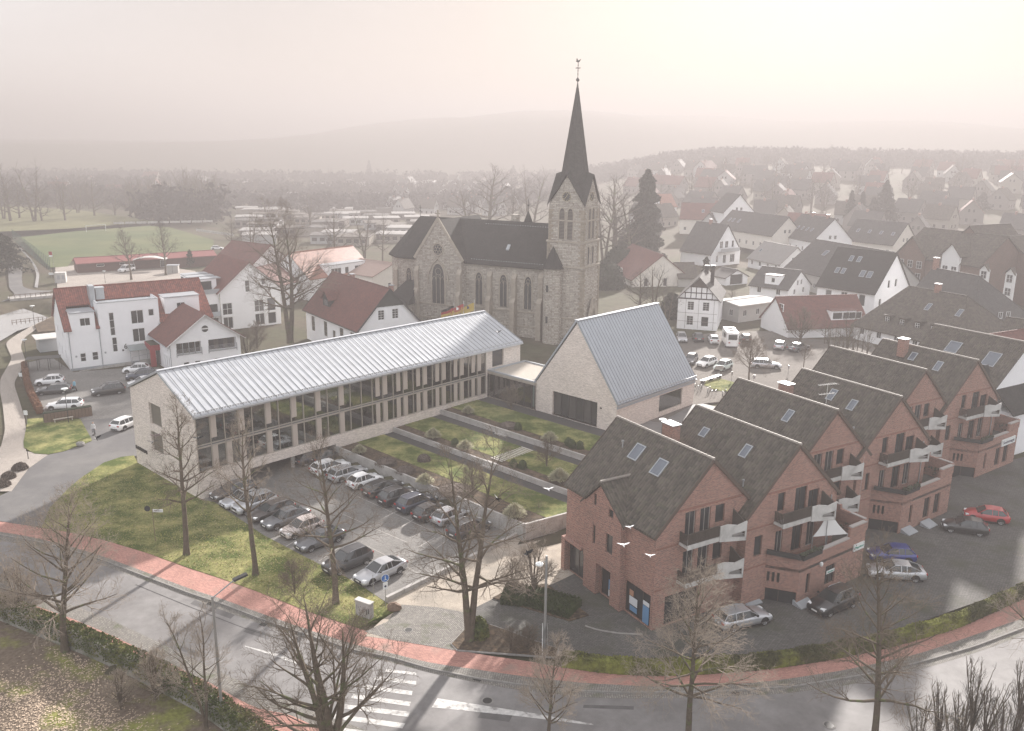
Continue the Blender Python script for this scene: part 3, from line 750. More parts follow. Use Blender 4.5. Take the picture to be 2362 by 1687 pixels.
# square between church and hall
sq = gl(K9, [(250, 480), (700, 380), (1400, 380), (1500, 450), (2300, 500), (2600, 900), (1600, 1100), (900, 1100), (450, 1140), (100, 1330), (-100, 1300), (-100, 600)], 2.45)
M_square = brick('worn square setts', (0.20, 0.18, 0.16), (0.13, 0.12, 0.108), (0.12, 0.105, 0.09), 0.2, 0.15, 0.02, rough=0.95, big=0.2, vari=0.3, bump=0.5)
sheet('square', sq, 2.45, M_square, th=0.2)
sheet('lawn', gl(K9, [(580, 900), (720, 870), (910, 920), (850, 1010), (700, 1000), (560, 940)], 2.5), 2.5, M_grass, th=0.1)
# sports ground
pitch = gl(K13, [(170, 935), (700, 880), (1300, 835), (1480, 850), (1860, 960), (1860, 1070), (650, 1110), (590, 1190), (440, 1200), (300, 1060)], 0)
sheet('sports_pitch', pitch, 0.03, M_field)
sheet('clubhouse_yard', gl(K13, [(480, 1200), (640, 1180), (1300, 1150), (1500, 1200), (1700, 1230), (1750, 1300), (1500, 1330), (500, 1380)], 0), 0.02, M_pathp)
strip('upper_path', gl(K13, [(20, 1150), (90, 1130), (70, 1250), (80, 1380), (140, 1440), (0, 1500)]), gl(K13, [(110, 1130), (200, 1190), (190, 1290), (200, 1370), (300, 1400), (480, 1400)]), 0.02, M_asph2, 40)
sheet('meadow', gl(K13, [(-300, 640), (700, 700), (1400, 800), (600, 860), (-300, 900)], 0), 0.025, mat('pale meadow', (0.14, 0.14, 0.07), 0.95, 0.1, var=0.3, vscale=0.1))
sheet('leaf_strewn_ground', garden_low, -1.35, M_litter, th=0.4)
# creek ditch beside the pitch
strip('creek', gl(K13, [(150, 1010), (230, 1100), (290, 1180), (320, 1260), (300, 1370)]), gl(K13, [(160, 1005), (250, 1100), (312, 1180), (345, 1260), (330, 1375)]), 0.03, M_water, 30)
sheet('embankment', gl(K1, [(300, 200), (480, 115), (500, 250), (330, 260)]), 0.25, M_soil, th=0.4)
# ------------------------------------------------------------------ long library building
LL, LW = 49.2, 15.3
E_Z, R_Z, RY = 9.15, 12.35, 7.4
M_zinc = mat('standing seam zinc', (0.47, 0.485, 0.505), 0.75, 0.2, metal=0.1, var=0.2, vscale=0.8, col2=(0.43, 0.445, 0.47), c2scale=1.6)
M_seam = mat('zinc seam', (0.13, 0.137, 0.145), 0.85, 0.1)
M_bronze = mat('bronze facade metal', (0.40, 0.36, 0.31), 0.5, 0.4, metal=0.3, var=0.06)
M_blind = mat('taupe facade panel', (0.46, 0.40, 0.35), 0.8, 0.2, var=0.05)
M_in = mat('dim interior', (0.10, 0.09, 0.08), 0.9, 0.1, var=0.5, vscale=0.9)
M_infl = mat('interior floor', (0.22, 0.19, 0.16), 0.8, 0.2)
def clearglass(name, tint=(0.7, 0.75, 0.72), a=0.45):
    m_ = bpy.data.materials.new(name); m_.use_nodes = True; N = m_.node_tree.nodes; Lk = m_.node_tree.links
    N.remove(N['Principled BSDF'])
    t = N.new('ShaderNodeBsdfTransparent'); t.inputs[0].default_value = (*tint, 1)
    gq = N.new('ShaderNodeBsdfGlossy'); gq.inputs['Roughness'].default_value = 0.03; gq.inputs['Color'].default_value = (0.9, 0.9, 0.9, 1)
    fr = N.new('ShaderNodeFresnel'); fr.inputs[0].default_value = 1.6
    mr_ = N.new('ShaderNodeMapRange'); mr_.inputs[3].default_value = 0.14; mr_.inputs[4].default_value = 1.0; Lk.new(fr.outputs[0], mr_.inputs[0])
    x = N.new('ShaderNodeMixShader'); Lk.new(mr_.outputs[0], x.inputs[0]); Lk.new(t.outputs[0], x.inputs[1]); Lk.new(gq.outputs[0], x.inputs[2])
    Lk.new(x.outputs[0], N['Material Output'].inputs['Surface'])
    return m_
M_clear = clearglass('facade glass')
# local frame: x along the long facade, y = -LW..0 behind it; facade at y=0 faces -y -> use rotation so that +x = A direction, facade normal = B
lib = thing('library_building', 'long pale brick library with grey standing seam roof and two rows of tall glazing', 'library', (LR.x, LR.y, 0), R_(AZ_A))
# here local y points away from the garden: facade y=0, back wall y=+LW (B is -y)
mb = MB()
F0, N0 = ((0, 0), (1, 0), (0, -1)), None
ops_long = [(0.1, 42.3, 2.97, 8.93), (43.55, 45.8, 6.45, 8.85), (5.95, 17.3, -0.5, 1.85)]
wall_face(mb, (0, 0), (1, 0), (0, -1), [(0, -0.5), (LL, -0.5), (LL, E_Z), (0, E_Z)], ops_long, 0.25)
wall_face(mb, (0, LW), (0, -1), (-1, 0), [(0, -0.5), (LW, -0.5), (LW, E_Z), (LW - RY, R_Z), (0, E_Z)], [(15.3 - 10.6, 15.3 - 7.7, 5.95, 8.5), (15.3 - 10.75, 15.3 - 7.9, 2.75, 5.15)], 0.3)
wall_face(mb, (LL, 0), (0, 1), (1, 0), [(0, -0.5), (LW, -0.5), (LW, E_Z), (RY, R_Z), (0, E_Z)], [(3, 6, 6.2, 8.5)], 0.25)
wall_face(mb, (LL, LW), (-1, 0), (0, 1), [(0, -0.5), (LL, -0.5), (LL, E_Z), (0, E_Z)], [(4, 40, 5, 8.5)], 0.25)
mb.box(5.95, 17.3, 0.01, LW - 0.3, 1.85, 2.1)           # soffit over the parking
mb.box(5.65, 5.95, 0.01, LW - 0.3, -0.5, 1.85); mb.box(17.3, 17.6, 0.01, LW - 0.3, -0.5, 1.84)
obj('wall', mb, M_pale_brick, lib)
m1 = MB()
for zf in (2.75, 5.55): m1.box(0.3, 42.2, 0.3, LW - 0.3, zf - 0.15, zf)
m1.box(0.3, 42.2, 5.5, 5.7, 2.8, 9)
m1.box(0.3, 42.2, 0.3, LW - 0.3, 8.9, 9.05)
obj('floor_slab', m1, M_infl, lib)
m1 = MB(); rnd = random.Random(5)
for k in range(90):       # shelves, desks, chairs seen dimly behind the glass
    x = rnd.uniform(0.8, 41.5); y = rnd.uniform(1.0, 5.2); zf = rnd.choice((2.76, 5.56)); h = rnd.choice((0.75, 0.75, 1.1, 1.9)); w_ = rnd.uniform(0.4, 1.6)
    m1.box(x, x + w_, y, y + rnd.uniform(.35, .8), zf, zf + h)
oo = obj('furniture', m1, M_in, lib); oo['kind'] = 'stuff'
m1 = MB()
for k in range(46):
    x = rnd.uniform(0.8, 41.5); y = rnd.uniform(1.0, 4); zf = rnd.choice((2.76, 5.56))
    m1.box(x, x + rnd.uniform(.2, .7), y, y + .3, zf + .76, zf + .76 + rnd.uniform(.05, .4))
oo = obj('pale_clutter', m1, mat('paper and cushions', (0.55, 0.53, 0.5), 0.8), lib); oo['kind'] = 'stuff'
NB = 26
bw = 42.2 / NB
m1 = MB(); m1.box(0, bw - 0.09, -0.012, 0.012, 0, 2.6); gm_hi = m1.mesh('glass_pane', M_clear)
m1 = MB(); m1.box(0, 0.09, -0.10, 0.08, 0, 5.96); mm = m1.mesh('mullion', M_bronze)
for lvl, (za, zb) in enumerate(((3.05, 5.55), (5.95, 8.9))):
    m1 = MB(); m1.box(0, bw - 0.09, -0.012, 0.012, 0, zb - za); gp = m1.mesh('glass_pane', M_clear)
    m1 = MB(); m1.box(0, 0.62, -0.09, -0.03, 0, zb - za - (0.5 if lvl else 0.0)); bp = m1.mesh('solid_panel', M_blind)
    for k in range(NB):
        x = 0.1 + k * bw
        link('glass_pane', gp, lib, (x + 0.09, 0.1, za))
        if k in (1, 3, 5, 7, 9, 11) or (k >= 14) or (lvl == 0 and k in (2,)):
            if k < 14: link('solid_panel', bp, lib, (x + 0.09, 0.1, za + (0.5 if lvl else 0)))
            else: link('solid_panel', bp, lib, (x + 0.09 + (0.0 if k % 2 else 0.45), 0.1, za + (0.5 if lvl else 0)))
for k in range(NB + 1): link('mullion', mm, lib, (0.1 + k * bw - (0.045 if k else 0), 0.08, 2.97))
for z0_, z1_ in ((2.97, 3.05), (5.55, 5.72), (5.86, 5.95), (8.86, 8.93)):
    m1 = MB(); m1.box(0.1, 42.3, -0.02, 0.14, z0_, z1_); obj('transom', m1, M_bronze, lib)
m1 = MB(); m1.box(0.1, 42.3, 0.02, 0.1, 5.72, 5.86); obj('spandrel', m1, M_seam, lib)
M_recess = mat('grey green window infill', (0.13, 0.12, 0.10), 0.35, 0.5, var=0.25, vscale=1.5)
for u0, u1, z0_, z1_ in ((4.7, 7.6, 5.95, 8.5), (4.55, 7.4, 2.75, 5.15)):
    window(lib, (0, LW), (0, -1), (-1, 0), (u0, u1, z0_, z1_, (1, 1), 'gable_window'), M_bronze, M_recess, t=0.08, depth=0.24)
window(lib, (0, 0), (1, 0), (0, -1), (43.55, 45.8, 6.45, 8.85, (1, 1)), M_bronze, M_glass, t=0.08, depth=0.2)
window(lib, (LL, 0), (0, 1), (1, 0), (3, 6, 6.2, 8.5, (2, 1)), M_bronze, M_glass, t=0.08, depth=0.2)
m1 = MB(); m1.box(4, 40, 0.05, 0.1, 5, 8.5); o_ = obj('back_glazing', m1, M_glass, lib, loc=(LL, LW, 0)); o_.rotation_euler = (0, 0, PI)
m1 = MB(); m1.tube([(12.15, 1.3, -0.1), (12.15, 1.3, 1.95)], 0.3, 4); o_ = obj('column', m1, M_conc, lib)
# name on the gable wall, steel letters
for i, ch in enumerate('RATHAUS'):
    text_part(ch, 0.62, M_dark, lib, (-0.06, 15.0 - i * 0.45, 2.05), (PI / 2, 0, -PI / 2), 0.05, 'letter')
# roof: two planes, seams proud of them
ov = 0.35
mb = MB()
sl1 = (R_Z - E_Z) / RY; sl2 = (R_Z - E_Z) / (LW - RY)
def rf(x, y): return (E_Z + sl1 * y if y <= RY else R_Z - sl2 * (y - RY)) + 0.3
mb.extr([(-0.12, -ov, rf(0, -ov) - .16), (LL + 0.1, -ov, rf(0, -ov) - .16), (LL + 0.1, RY, R_Z + .14), (-0.12, RY, R_Z + .14)], (0, 0, 0.16))
mb.extr([(LL + 0.1, LW + .3, rf(0, LW + .3) - .16), (-0.12, LW + .3, rf(0, LW + .3) - .16), (-0.12, RY, R_Z + .14), (LL + 0.1, RY, R_Z + .14)], (0, 0, 0.16))
lro = obj('roof', mb, M_zinc, lib)
m1 = MB(); m1.bar((0, -ov + 0.02, rf(0, -ov + 0.02) + 0.01), (0, RY - 0.15, R_Z + 0.295), 0.045, 0.03); sm = m1.mesh('roof_seam', M_seam)
ns = 61
for k in range(ns + 1): link('roof_seam', sm, lro, (-0.1 + (LL + 0.18) * k / ns, 0, 0.01))
m1 = MB(); m1.bar((-0.14, RY, R_Z + 0.36), (LL + 0.12, RY, R_Z + 0.36), 0.4, 0.10); obj('ridge_cap', m1, M_zinc, lro)
m1 = MB(); m1.box(-0.12, LL + 0.1, -ov - 0.18, -ov + 0.02, rf(0, -ov) - 0.26, rf(0, -ov) - 0.10); obj('gutter', m1, M_galv, lro)
m1 = MB(); m1.box(-0.1, LL + 0.08, -0.28, 0.0, E_Z - 0.22, E_Z - 0.02); obj('eaves_board', m1, M_zincd, lro)
m1 = MB()
for k in range(160):     # snow guard clips along the eaves
    x = LL * (k + .5) / 160; m1.box(x - 0.06, x + 0.06, -ov + .25, -ov + .31, rf(0, -ov + .28), rf(0, -ov + .28) + 0.12)
m1.bar((0, -ov + .28, rf(0, -ov + .28) + .12), (LL, -ov + .28, rf(0, -ov + .28) + .12), 0.04, 0.04)
o_ = obj('snow_guard', m1, M_galv, lro); o_['kind'] = 'stuff'
for xe in (-0.16, LL + 0.13):
    for ya, yb in ((-ov, RY), (LW + .3, RY)):
        m1 = MB(); m1.bar((xe, ya, rf(0, ya) - 0.05), (xe, yb, R_Z + 0.25), 0.06, 0.24); obj('verge_trim', m1, M_zincd, lro)

# ------------------------------------------------------------------ gabled hall
HLc = Vector((3.04, 109.98, 2.5)); HWd, HLn = 13.5, 17.3
hall = thing('gabled_hall', 'steep gabled pale brick hall with blue grey seamed roof and one large window band', 'hall', HLc, R_(AZ_B))
# local: x along the gable front (0..13.5), y back along A
EH, RH = 3.5, 12.9
mb = MB()
wall_face(mb, (0, 0), (1, 0), (0, -1), [(0, -0.6), (HWd, -0.6), (HWd, EH), (HWd / 2 + .2, RH - 0.2), (0, EH)], [(3.15, 10.5, 0.05, 3.2)], 0.5)
wall_face(mb, (HWd, 0), (0, 1), (1, 0), [(0, -2.6), (HLn, -0.6), (HLn, EH), (0, EH)], [(9.1, 14.5, 0.5, 2.85)], 0.3)
wall_face(mb, (HWd, HLn), (-1, 0), (0, 1), [(0, -0.6), (HWd, -0.6), (HWd, EH), (HWd / 2 - .2, RH - 0.2), (0, EH)], [(.8, 7.2, .3, 3.1)], 0.3)
wall_face(mb, (0, HLn), (0, -1), (-1, 0), [(0, -0.6), (HLn, -0.6), (HLn, EH), (0, EH)], [], 0.3)
obj('wall', mb, M_pale_brick, hall)
m1 = MB(); m1.box(0.3, HWd - 0.3, 0.6, HLn - 0.3, 0.1, 0.3); obj('floor_slab', m1, mat('pale hall floor', (0.5, 0.5, 0.42), 0.5), hall)
m1 = MB(); m1.box(0.3, HWd - 0.3, 9, 9.2, 0.3, 3.4); m1.box(6.5, 6.7, 9.2, HLn - .3, 0.3, 3.4); obj('partition', m1, mat('inner plaster', (0.5, 0.5, 0.45), 0.9), hall)
m1 = MB()
for k in range(5):
    x = 8.2 + (k % 3) * 1.5; y = 10.6 + k * 1.1; m1.box(x, x + 1.0, y, y + .6, 1.02, 1.06); m1.tube([(x + .5, y + .3, .3), (x + .5, y + .3, 1.02)], .04, 5)
obj('table', m1, M_frame, hall)['kind'] = 'stuff'
fr = MB()
for k in range(6):
    x = 3.15 + 7.35 * (k + 1) / 7 if k else 3.95
for k in range(7):
    x = 3.15 + 7.35 * k / 6
    m1 = MB(); m1.box(x - (0.0 if k == 0 else .09), x + (0.09 if k < 6 else 0), 0.28, 0.46, 0.05, 3.2); obj('mullion', m1, M_dark, hall)
M_shade = mat('dark slatted shade', (0.06, 0.058, 0.055), 0.5, 0.4, var=0.2, vscale=2)
for k in range(6):
    x = 3.15 + 7.35 * k / 6; m1 = MB(); m1.box(x + .09, x + 7.35 / 6 - .09, 0.36, 0.40, 0.1, 3.15); obj('glass_pane', m1, M_glass if k % 2 else M_shade, hall)
m1 = MB(); m1.box(3.15, 10.5, 0.0, 0.5, -0.02, 0.05); obj('threshold', m1, M_galv, hall)
fo = MB(); fo.box(-0.02, 0, 0, 0, 0, 0)
fmh = MB(); y0_, y1_ = 9.1, 14.5
for bx in ((y0_, y1_, 0.5, 0.58), (y0_, y1_, 2.77, 2.85), (y0_, y0_ + .08, 0.58, 2.77), (y1_ - .08, y1_, .58, 2.77)):
    fmh.box(HWd - .2, HWd - .1, bx[0], bx[1], bx[2], bx[3])
wf = obj('window_frame', fmh, M_bronze, hall)
m1 = MB(); m1.box(HWd - .16, HWd - .14, y0_ + .05, y1_ - .05, .55, 2.8); obj('pane', m1, M_clear, wf)
m1 = MB(); m1.box(HWd - 7.2, HWd - .8, HLn - .16, HLn - .14, .3, 3.1); obj('rear_glazing', m1, M_clear, hall)
m1 = MB(); m1.box(10.95, 11.2, -0.08, 0, 2.55, 2.7); obj('wall_lamp', m1, M_dark, hall)
mid = HWd / 2 + 0.1
mb = MB()
s1 = (RH - EH) / mid
mb.extr([(HWd + .12, -.12, EH + .0), (HWd + .12, HLn + .12, EH), (mid, HLn + .12, RH), (mid, -.12, RH)], (0.12, 0, 0.16))
mb.extr([(-.12, HLn + .12, EH + .0), (-.12, -.12, EH), (mid, -.12, RH), (mid, HLn + .12, RH)], (-0.12, 0, 0.16))
M_zinc2 = mat('blue grey seamed zinc', (0.36, 0.40, 0.44), 0.42, 0.6, metal=0.2, var=0.10, vscale=0.6)
hro = obj('roof', mb, M_zinc2, hall)
m1 = MB(); m1.bar((HWd + .24, 0, EH + .19), (mid + .14, 0, RH + .14), 0.04, 0.03); sm = m1.mesh('roof_seam', M_seam)
for k in range(31): link('roof_seam', sm, hro, (0, -0.1 + (HLn + .2) * k / 30, 0))
m1 = MB(); m1.box(mid - .3, mid + .32, -.13, HLn + .13, RH + .14, RH + .22); obj('ridge_cap', m1, M_zinc2, hro)
for sx, x in ((1, HWd), (-1, 0)):
    m1 = MB(); m1.bar((x + sx * .28, -.12, EH - .03), (x + sx * .28, HLn + .12, EH - .03), 0.2, 0.16); obj('gutter', m1, M_galv, hro)
    m1 = MB(); m1.bar((x + sx * .08, -.05, EH - .33), (x + sx * .08, HLn + .05, EH - .33), 0.16, 0.3); obj('eaves_board', m1, M_zinc2, hro)
    m1 = MB(); m1.tube([(x + sx * .3, -.1, EH + .55), (x + sx * .3, HLn + .1, EH + .55)], .045, 6)
    for yy in (0.5, HLn / 2, HLn - .5): m1.tube([(x + sx * .3, yy, EH + .55), (x + sx * -.05, yy, EH + .35)], .03, 4)
    obj('snow_guard', m1, M_galv, hro)
# ------------------------------------------------------------------ glazed link
lk = thing('glazed_link', 'low flat roofed glass passage joining the library and the gabled hall', 'building', T(42.6, 0, 2.5), R_(AZ_B))
m1 = MB(); m1.box(0, 8.9, 0, 7.6, 3.35, 3.7); obj('flat_roof', m1, M_bronze, lk)
m1 = MB()
for b_ in ((0, 8.9, 0, .3), (0, 8.9, 7.3, 7.6), (0, .3, .3, 7.3), (8.6, 8.9, .3, 7.3)): m1.box(b_[0], b_[1], b_[2], b_[3], 3.7, 3.9)
obj('parapet', m1, M_zincd, lk)
m1 = MB(); m1.box(.3, 8.6, .3, 7.3, 3.7, 3.73); obj('roof_gravel', m1, mat('roof gravel', (0.42, 0.38, 0.33), 0.95, 0.1, var=0.3, vscale=6), lk)
m1 = MB(); m1.box(0, 8.9, 0, 7.6, -0.3, 0.06); obj('floor_slab', m1, M_infl, lk)
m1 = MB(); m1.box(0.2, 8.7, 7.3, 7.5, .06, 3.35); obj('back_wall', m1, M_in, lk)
for x0_, x1_ in ((0.1, 1.2), (1.3, 4.1), (4.2, 6.9), (7.0, 8.3)):
    m1 = MB(); m1.box(x0_, x1_, 0.08, 0.1, 0.1, 3.3); obj('glass_pane', m1, M_clear, lk)
for x in (0.0, 1.2, 4.1, 6.9, 8.3, 8.8):
    m1 = MB(); m1.box(x, x + .1, 0.0, 0.14, 0.06, 3.35); obj('mullion', m1, M_dark, lk)
m1 = MB(); m1.box(6.9, 8.2, 0.7, 0.72, 0.1, 2.9); obj('frosted_screen', m1, mat('pale green screen', (0.45, 0.58, 0.54), 0.3), lk)
m1 = MB()
for k in range(6): m1.box(3.0 + k * .6, 3.5 + k * .6, 1.5 + (k % 2) * 1.4, 2.2 + (k % 2) * 1.4, .1, .85)
obj('armchairs', m1, mat('grey upholstery', (0.35, 0.34, 0.33), 0.9), lk)['kind'] = 'stuff'

# ------------------------------------------------------------------ terraced garden
M_gpath = mat('dark bound path', (.065, .063, .062), .85, .2, var=.2, vscale=2)
def TR(t0, t1, d0, d1): return [T(t0, d0), T(t0, d1), T(t1, d1), T(t1, d0)]
def bigd(t): return 30.7 + (t - 17.3) * 0.02
sheet('terrace_bed', TR(17.35, 20.2, .1, 30.6), 1.38, M_soil, th=1.5)
sheet('terrace_lawn', TR(20.2, 24.3, .1, 31.4), 1.40, M_grass, th=1.5)
sheet('garden_path', TR(24.3, 25.8, .1, 32.5), 1.36, M_gpath, th=1.5)
sheet('terrace_bed', TR(26.0, 27.6, .1, 32), 1.86, M_soil, th=0.9)
sheet('terrace_lawn', TR(27.6, 32.3, .1, 33.5), 1.89, M_grass, th=0.9)
sheet('garden_path', TR(32.3, 33.8, .1, 34), 1.86, M_gpath, th=0.9)
sheet('terrace_bed', TR(34.0, 35.7, .1, 33), 2.42, M_soil, th=0.9)
sheet('terrace_lawn', TR(35.7, 40.6, .1, 34), 2.46, M_grass, th=0.9)
sheet('garden_path', TR(40.6, 43.2, .1, 36), 2.44, M_gpath, th=0.9)
sheet('garden_path', TR(43.2, 61.5, 22.2, 38), 2.43, M_asph, th=0.9)
def wallrun(label, t, d0, d1, z0, z1, seg=2.5, horiz=True, w_=0.22):
    L_ = d1 - d0; n = max(1, round(L_ / seg))
    p = T(t, d0, 0)
    th_ = thing('retaining_wall', label, 'retaining wall', p, R_(AZ_B))
    m1 = MB(); m1.box(0.012, L_ / n - 0.012, -w_ / 2, w_ / 2, z0, z1); me_ = m1.mesh('wall_panel', M_conc)
    for k in range(n): link('wall_panel', me_, th_, (L_ * k / n, 0, 0))
    m1 = MB(); m1.box(0, L_, -w_ / 2 + 0.04, w_ / 2 - 0.04, z0, z1 - 0.03); obj('wall_core', m1, M_conc, th_)
    return th_
wallrun('tall grey concrete retaining wall behind the right hand row of parked cars', 17.3, 0, 30.6, -0.2, 1.62)
wallrun('low concrete garden wall between the lower and the middle terrace', 25.9, 0.1, 33, 1.2, 1.98)
wallrun('low concrete garden wall between the middle and the top terrace', 33.9, 0.1, 34, 1.7, 2.56)
# return wall at the garden's street side end
a_, b_ = T(17.3, 30.7), T(25.9, 32.8)
d_ = (b_ - a_); n_ = 4
rw = thing('retaining_wall', 'pale concrete end wall of the garden beside the cobbled path', 'retaining wall', a_, math.atan2(d_.y, d_.x))
m1 = MB(); m1.box(0.012, d_.length / n_ - .012, -.12, .12, -.1, 1.62); me_ = m1.mesh('wall_panel', M_conc)
for k in range(n_): link('wall_panel', me_, rw, (d_.length * k / n_, 0, 0))
m1 = MB(); m1.box(0.01, d_.length, -.08, .08, -.1, 1.58); obj('wall_core', m1, M_conc, rw)
# stepping slabs across the middle lawn and garden steps
sl_ = thing('stepping_slab_path', 'row of narrow concrete slabs crossing the middle garden lawn', 'stepping slabs', T(27.0, 17.2, 1.9), R_(AZ_A))
m1 = MB(); m1.box(0, .22, -0.9, 0.9, -.02, 0.025); me_ = m1.mesh('slab', mat('pale slab', (0.46, 0.43, 0.38), 0.9, 0.2, var=0.2, vscale=3))
for k in range(13): link('slab', me_, sl_, (k * .42, random.uniform(-.03, .03), 0))
for lb, t_, dd, z_ in (('short flight of concrete steps in the lower garden wall', 25.3, 17.3, 1.36), ('short flight of concrete steps in the top garden wall', 33.3, 11.6, 1.86)):
    st = thing('garden_steps', lb, 'steps', T(t_, dd, z_), R_(AZ_A))
    for k in range(3):
        m1 = MB(); m1.box(k * .34, k * .34 + .36, -.95, .95, -.02, .17 * (k + 1)); obj('step', m1, M_conc, st)
# low wall beside the car park entrance
a_, b_ = g(K6, 1665, 1465), g(K7, 1740, 1318)
d_ = b_ - a_; n_ = 9
lw = thing('low_wall', 'long low concrete kerb wall dividing the car park from the cobbled path', 'low wall', a_, math.atan2(d_.y, d_.x))
m1 = MB(); m1.box(0.01, d_.length / n_ - .01, -.15, .15, -.1, .42); me_ = m1.mesh('wall_panel', M_conc)
for k in range(n_): link('wall_panel', me_, lw, (d_.length * k / n_, 0, 0))
# ------------------------------------------------------------------ church
ch = thing('stone_church', 'large rubble stone church with slate roofs and a tall pointed spire', 'church', (5.5, 153.0, 2.5), R_(-28))
def arch_pts(w, h_spring, h_apex, n=6):
    """pointed arch outline from bottom left, ccw seen from outside, origin bottom centre"""
    r = w / 2; p = [(r, 0), (r, h_spring)]
    hh = h_apex - h_spring
    for k in range(1, n):
        t = k / n; p.append((r * math.cos(t * PI / 2) ** 0.85, h_spring + hh * math.sin(t * PI / 2)))
    p.append((0, h_apex))
    q = [(-x, z) for x, z in p[::-1] if x > 1e-6]
    return p + q
M_leadglass = mat('leaded church glass', (0.045, 0.05, 0.052), 0.25, 0.5, var=0.4, vscale=3)
M_louvre = mat('dark louvre', (0.06, 0.055, 0.05), 0.7, 0.3)
def arch_window(parent, O, T_, N_, uc, z0, w, hs, ha, trac=2, ring=0.28, proud=0.1, gm=None, name='arched_window'):
    o_out = arch_pts(w + 2 * ring, hs + 0.0, ha + ring); o_in = arch_pts(w, hs, ha)
    mb = MB(); n = len(o_out)
    P = lambda q, d: (q[0], -d, q[1])
    for k in range(n):
        j = (k + 1) % n
        a, b, c, d = o_out[k], o_out[j], o_in[j], o_in[k]
        mb.face([P(a, proud), P(b, proud), P(c, proud), P(d, proud)][::-1]); mb.face([P(a, 0), P(b, 0), P(b, proud), P(a, proud)]); mb.face([P(d, proud), P(c, proud), P(c, -.05), P(d, -.05)])
    r = math.atan2(T_[1], T_[0])
    wo = obj(name, mb, M_ashlar, parent, ); wo.location = (O[0] + T_[0] * uc, O[1] + T_[1] * uc, z0); wo.rotation_euler = (0, 0, r)
    g_ = MB(); g_.extr([P(q, 0.005) for q in o_in], (0, -0.02, 0)); obj('glazing', g_, gm or M_leadglass, wo)
    if trac:
        t_ = MB()
        for k in range(1, trac):
            x = -w / 2 + w * k / trac; t_.box(x - .05, x + .05, -.08, -.02, 0, hs + (ha - hs) * .35)
        for k in range(trac):      # small pointed heads and circle
            xc = -w / 2 + w * (k + .5) / trac; rr = w / trac / 2
            t_.tube([(xc - rr, -.05, hs - .1), (xc - rr * .6, -.05, hs + rr * .9), (xc, -.05, hs + rr * 1.5), (xc + rr * .6, -.05, hs + rr * .9), (xc + rr, -.05, hs - .1)], .045, 4)
        zc = hs + (ha - hs) * .52; rr = w * .24
        t_.tube([(rr * math.cos(a), -.05, zc + rr * math.sin(a)) for a in [2 * PI * i / 10 for i in range(11)]], .045, 4)
        obj('tracery', t_, M_ashlar, wo)
    if gm is M_louvre:
        t_ = MB(); z = 0.1
        while z < hs + (ha - hs) * .6:
            t_.hexa([(-w / 2 + .03, -.09, z), (w / 2 - .03, -.09, z), (w / 2 - .03, -.02, z + .08), (-w / 2 + .03, -.02, z + .08), (-w / 2 + .03, -.09, z + .03), (w / 2 - .03, -.09, z + .03), (w / 2 - .03, -.02, z + .11), (-w / 2 + .03, -.02, z + .11)]); z += .24
        obj('louvres', t_, mat('weathered louvre boards', (0.17, 0.15, 0.13), 0.8), wo)['kind'] = 'stuff'
    return wo
S_ = ((0, 0, 0), (1, 0), (0, -1))
# nave and chancel
mb = MB(); mb.prism([(-31.6, 0), (0.5, 0), (0.5, 12), (-31.6, 12), (-35, 9.2), (-36.2, 6), (-35, 2.8)], -1, 12.75)
obj('nave_wall', mb, M_rubble, ch)
mb = MB(); ez, rz_ = 12.75, 19.8
eav = [(-31.8, -.5), (0.9, -.5), (0.9, 12.5), (-31.8, 12.5), (-35.6, 9.4), (-36.9, 6), (-35.6, 2.6)]
rA, rB = (-30.2, 6, rz_), (0.9, 6, rz_)
z_ = ez - .35
mb.extr([(-31.8, -.5, z_), (0.9, -.5, z_), rB, rA], (0, 0, .25)); mb.extr([(0.9, 12.5, z_), (-31.8, 12.5, z_), rA, rB], (0, 0, .25))
for p, q in ((eav[3], eav[4]), (eav[4], eav[5]), (eav[5], eav[6]), (eav[6], eav[0])): mb.extr([(*p, z_), (*q, z_), rA], (0, 0, .25))
nro = obj('nave_roof', mb, M_slate, ch)
# snow hooks glinting in rows on the slope
m1 = MB()
for k in range(30):
    x = -15 + k * .52
    for f in (0.08, 0.9):
        y = -.5 + 6.5 * f; z = z_ + (rz_ - z_) * f + .26; m1.box(x, x + .16, y, y + .1, z, z + .12)
o_ = obj('roof_hooks', m1, M_zincd, nro); o_['kind'] = 'stuff'
m1 = MB(); f = .38; y = -.5 + 6.5 * f; z = z_ + (rz_ - z_) * f + .2
m1.hexa([(-8.6, y - .3, z - .3), (-8, y - .3, z - .3), (-8, y + .5, z + .55), (-8.6, y + .5, z + .55), (-8.6, y - .4, z - .1), (-8, y - .4, z - .1), (-8, y + .4, z + .75), (-8.6, y + .4, z + .75)]); obj('roof_hatch', m1, M_zincd, nro)
# transept
mb = MB(); tx0, tx1, ty = -26.3, -16.2, -1.6
wall_face(mb, (tx0, ty), (1, 0), (0, -1), [(0, -1), (10.1, -1), (10.1, 13.0), (5.05, 20.3), (0, 13.0)], [], .2)
wall_face(mb, (tx1, ty), (0, 1), (1, 0), [(0, -1), (2.6, -1), (2.6, 13.0), (0, 13.0)], [], .2)
wall_face(mb, (tx0, 1), (0, -1), (-1, 0), [(0, -1), (2.6, -1), (2.6, 13.0), (0, 13.0)], [], .2)
obj('transept_wall', mb, M_rubble, ch); mb = MB()
wall_face(mb, (tx1, 13.6), (-1, 0), (0, 1), [(0, -1), (10.1, -1), (10.1, 13.0), (5.05, 20.3), (0, 13.0)], [], .2)
wall_face(mb, (tx1, 11), (0, 1), (1, 0), [(0, -1), (2.6, -1), (2.6, 13.0), (0, 13.0)], [], .2)
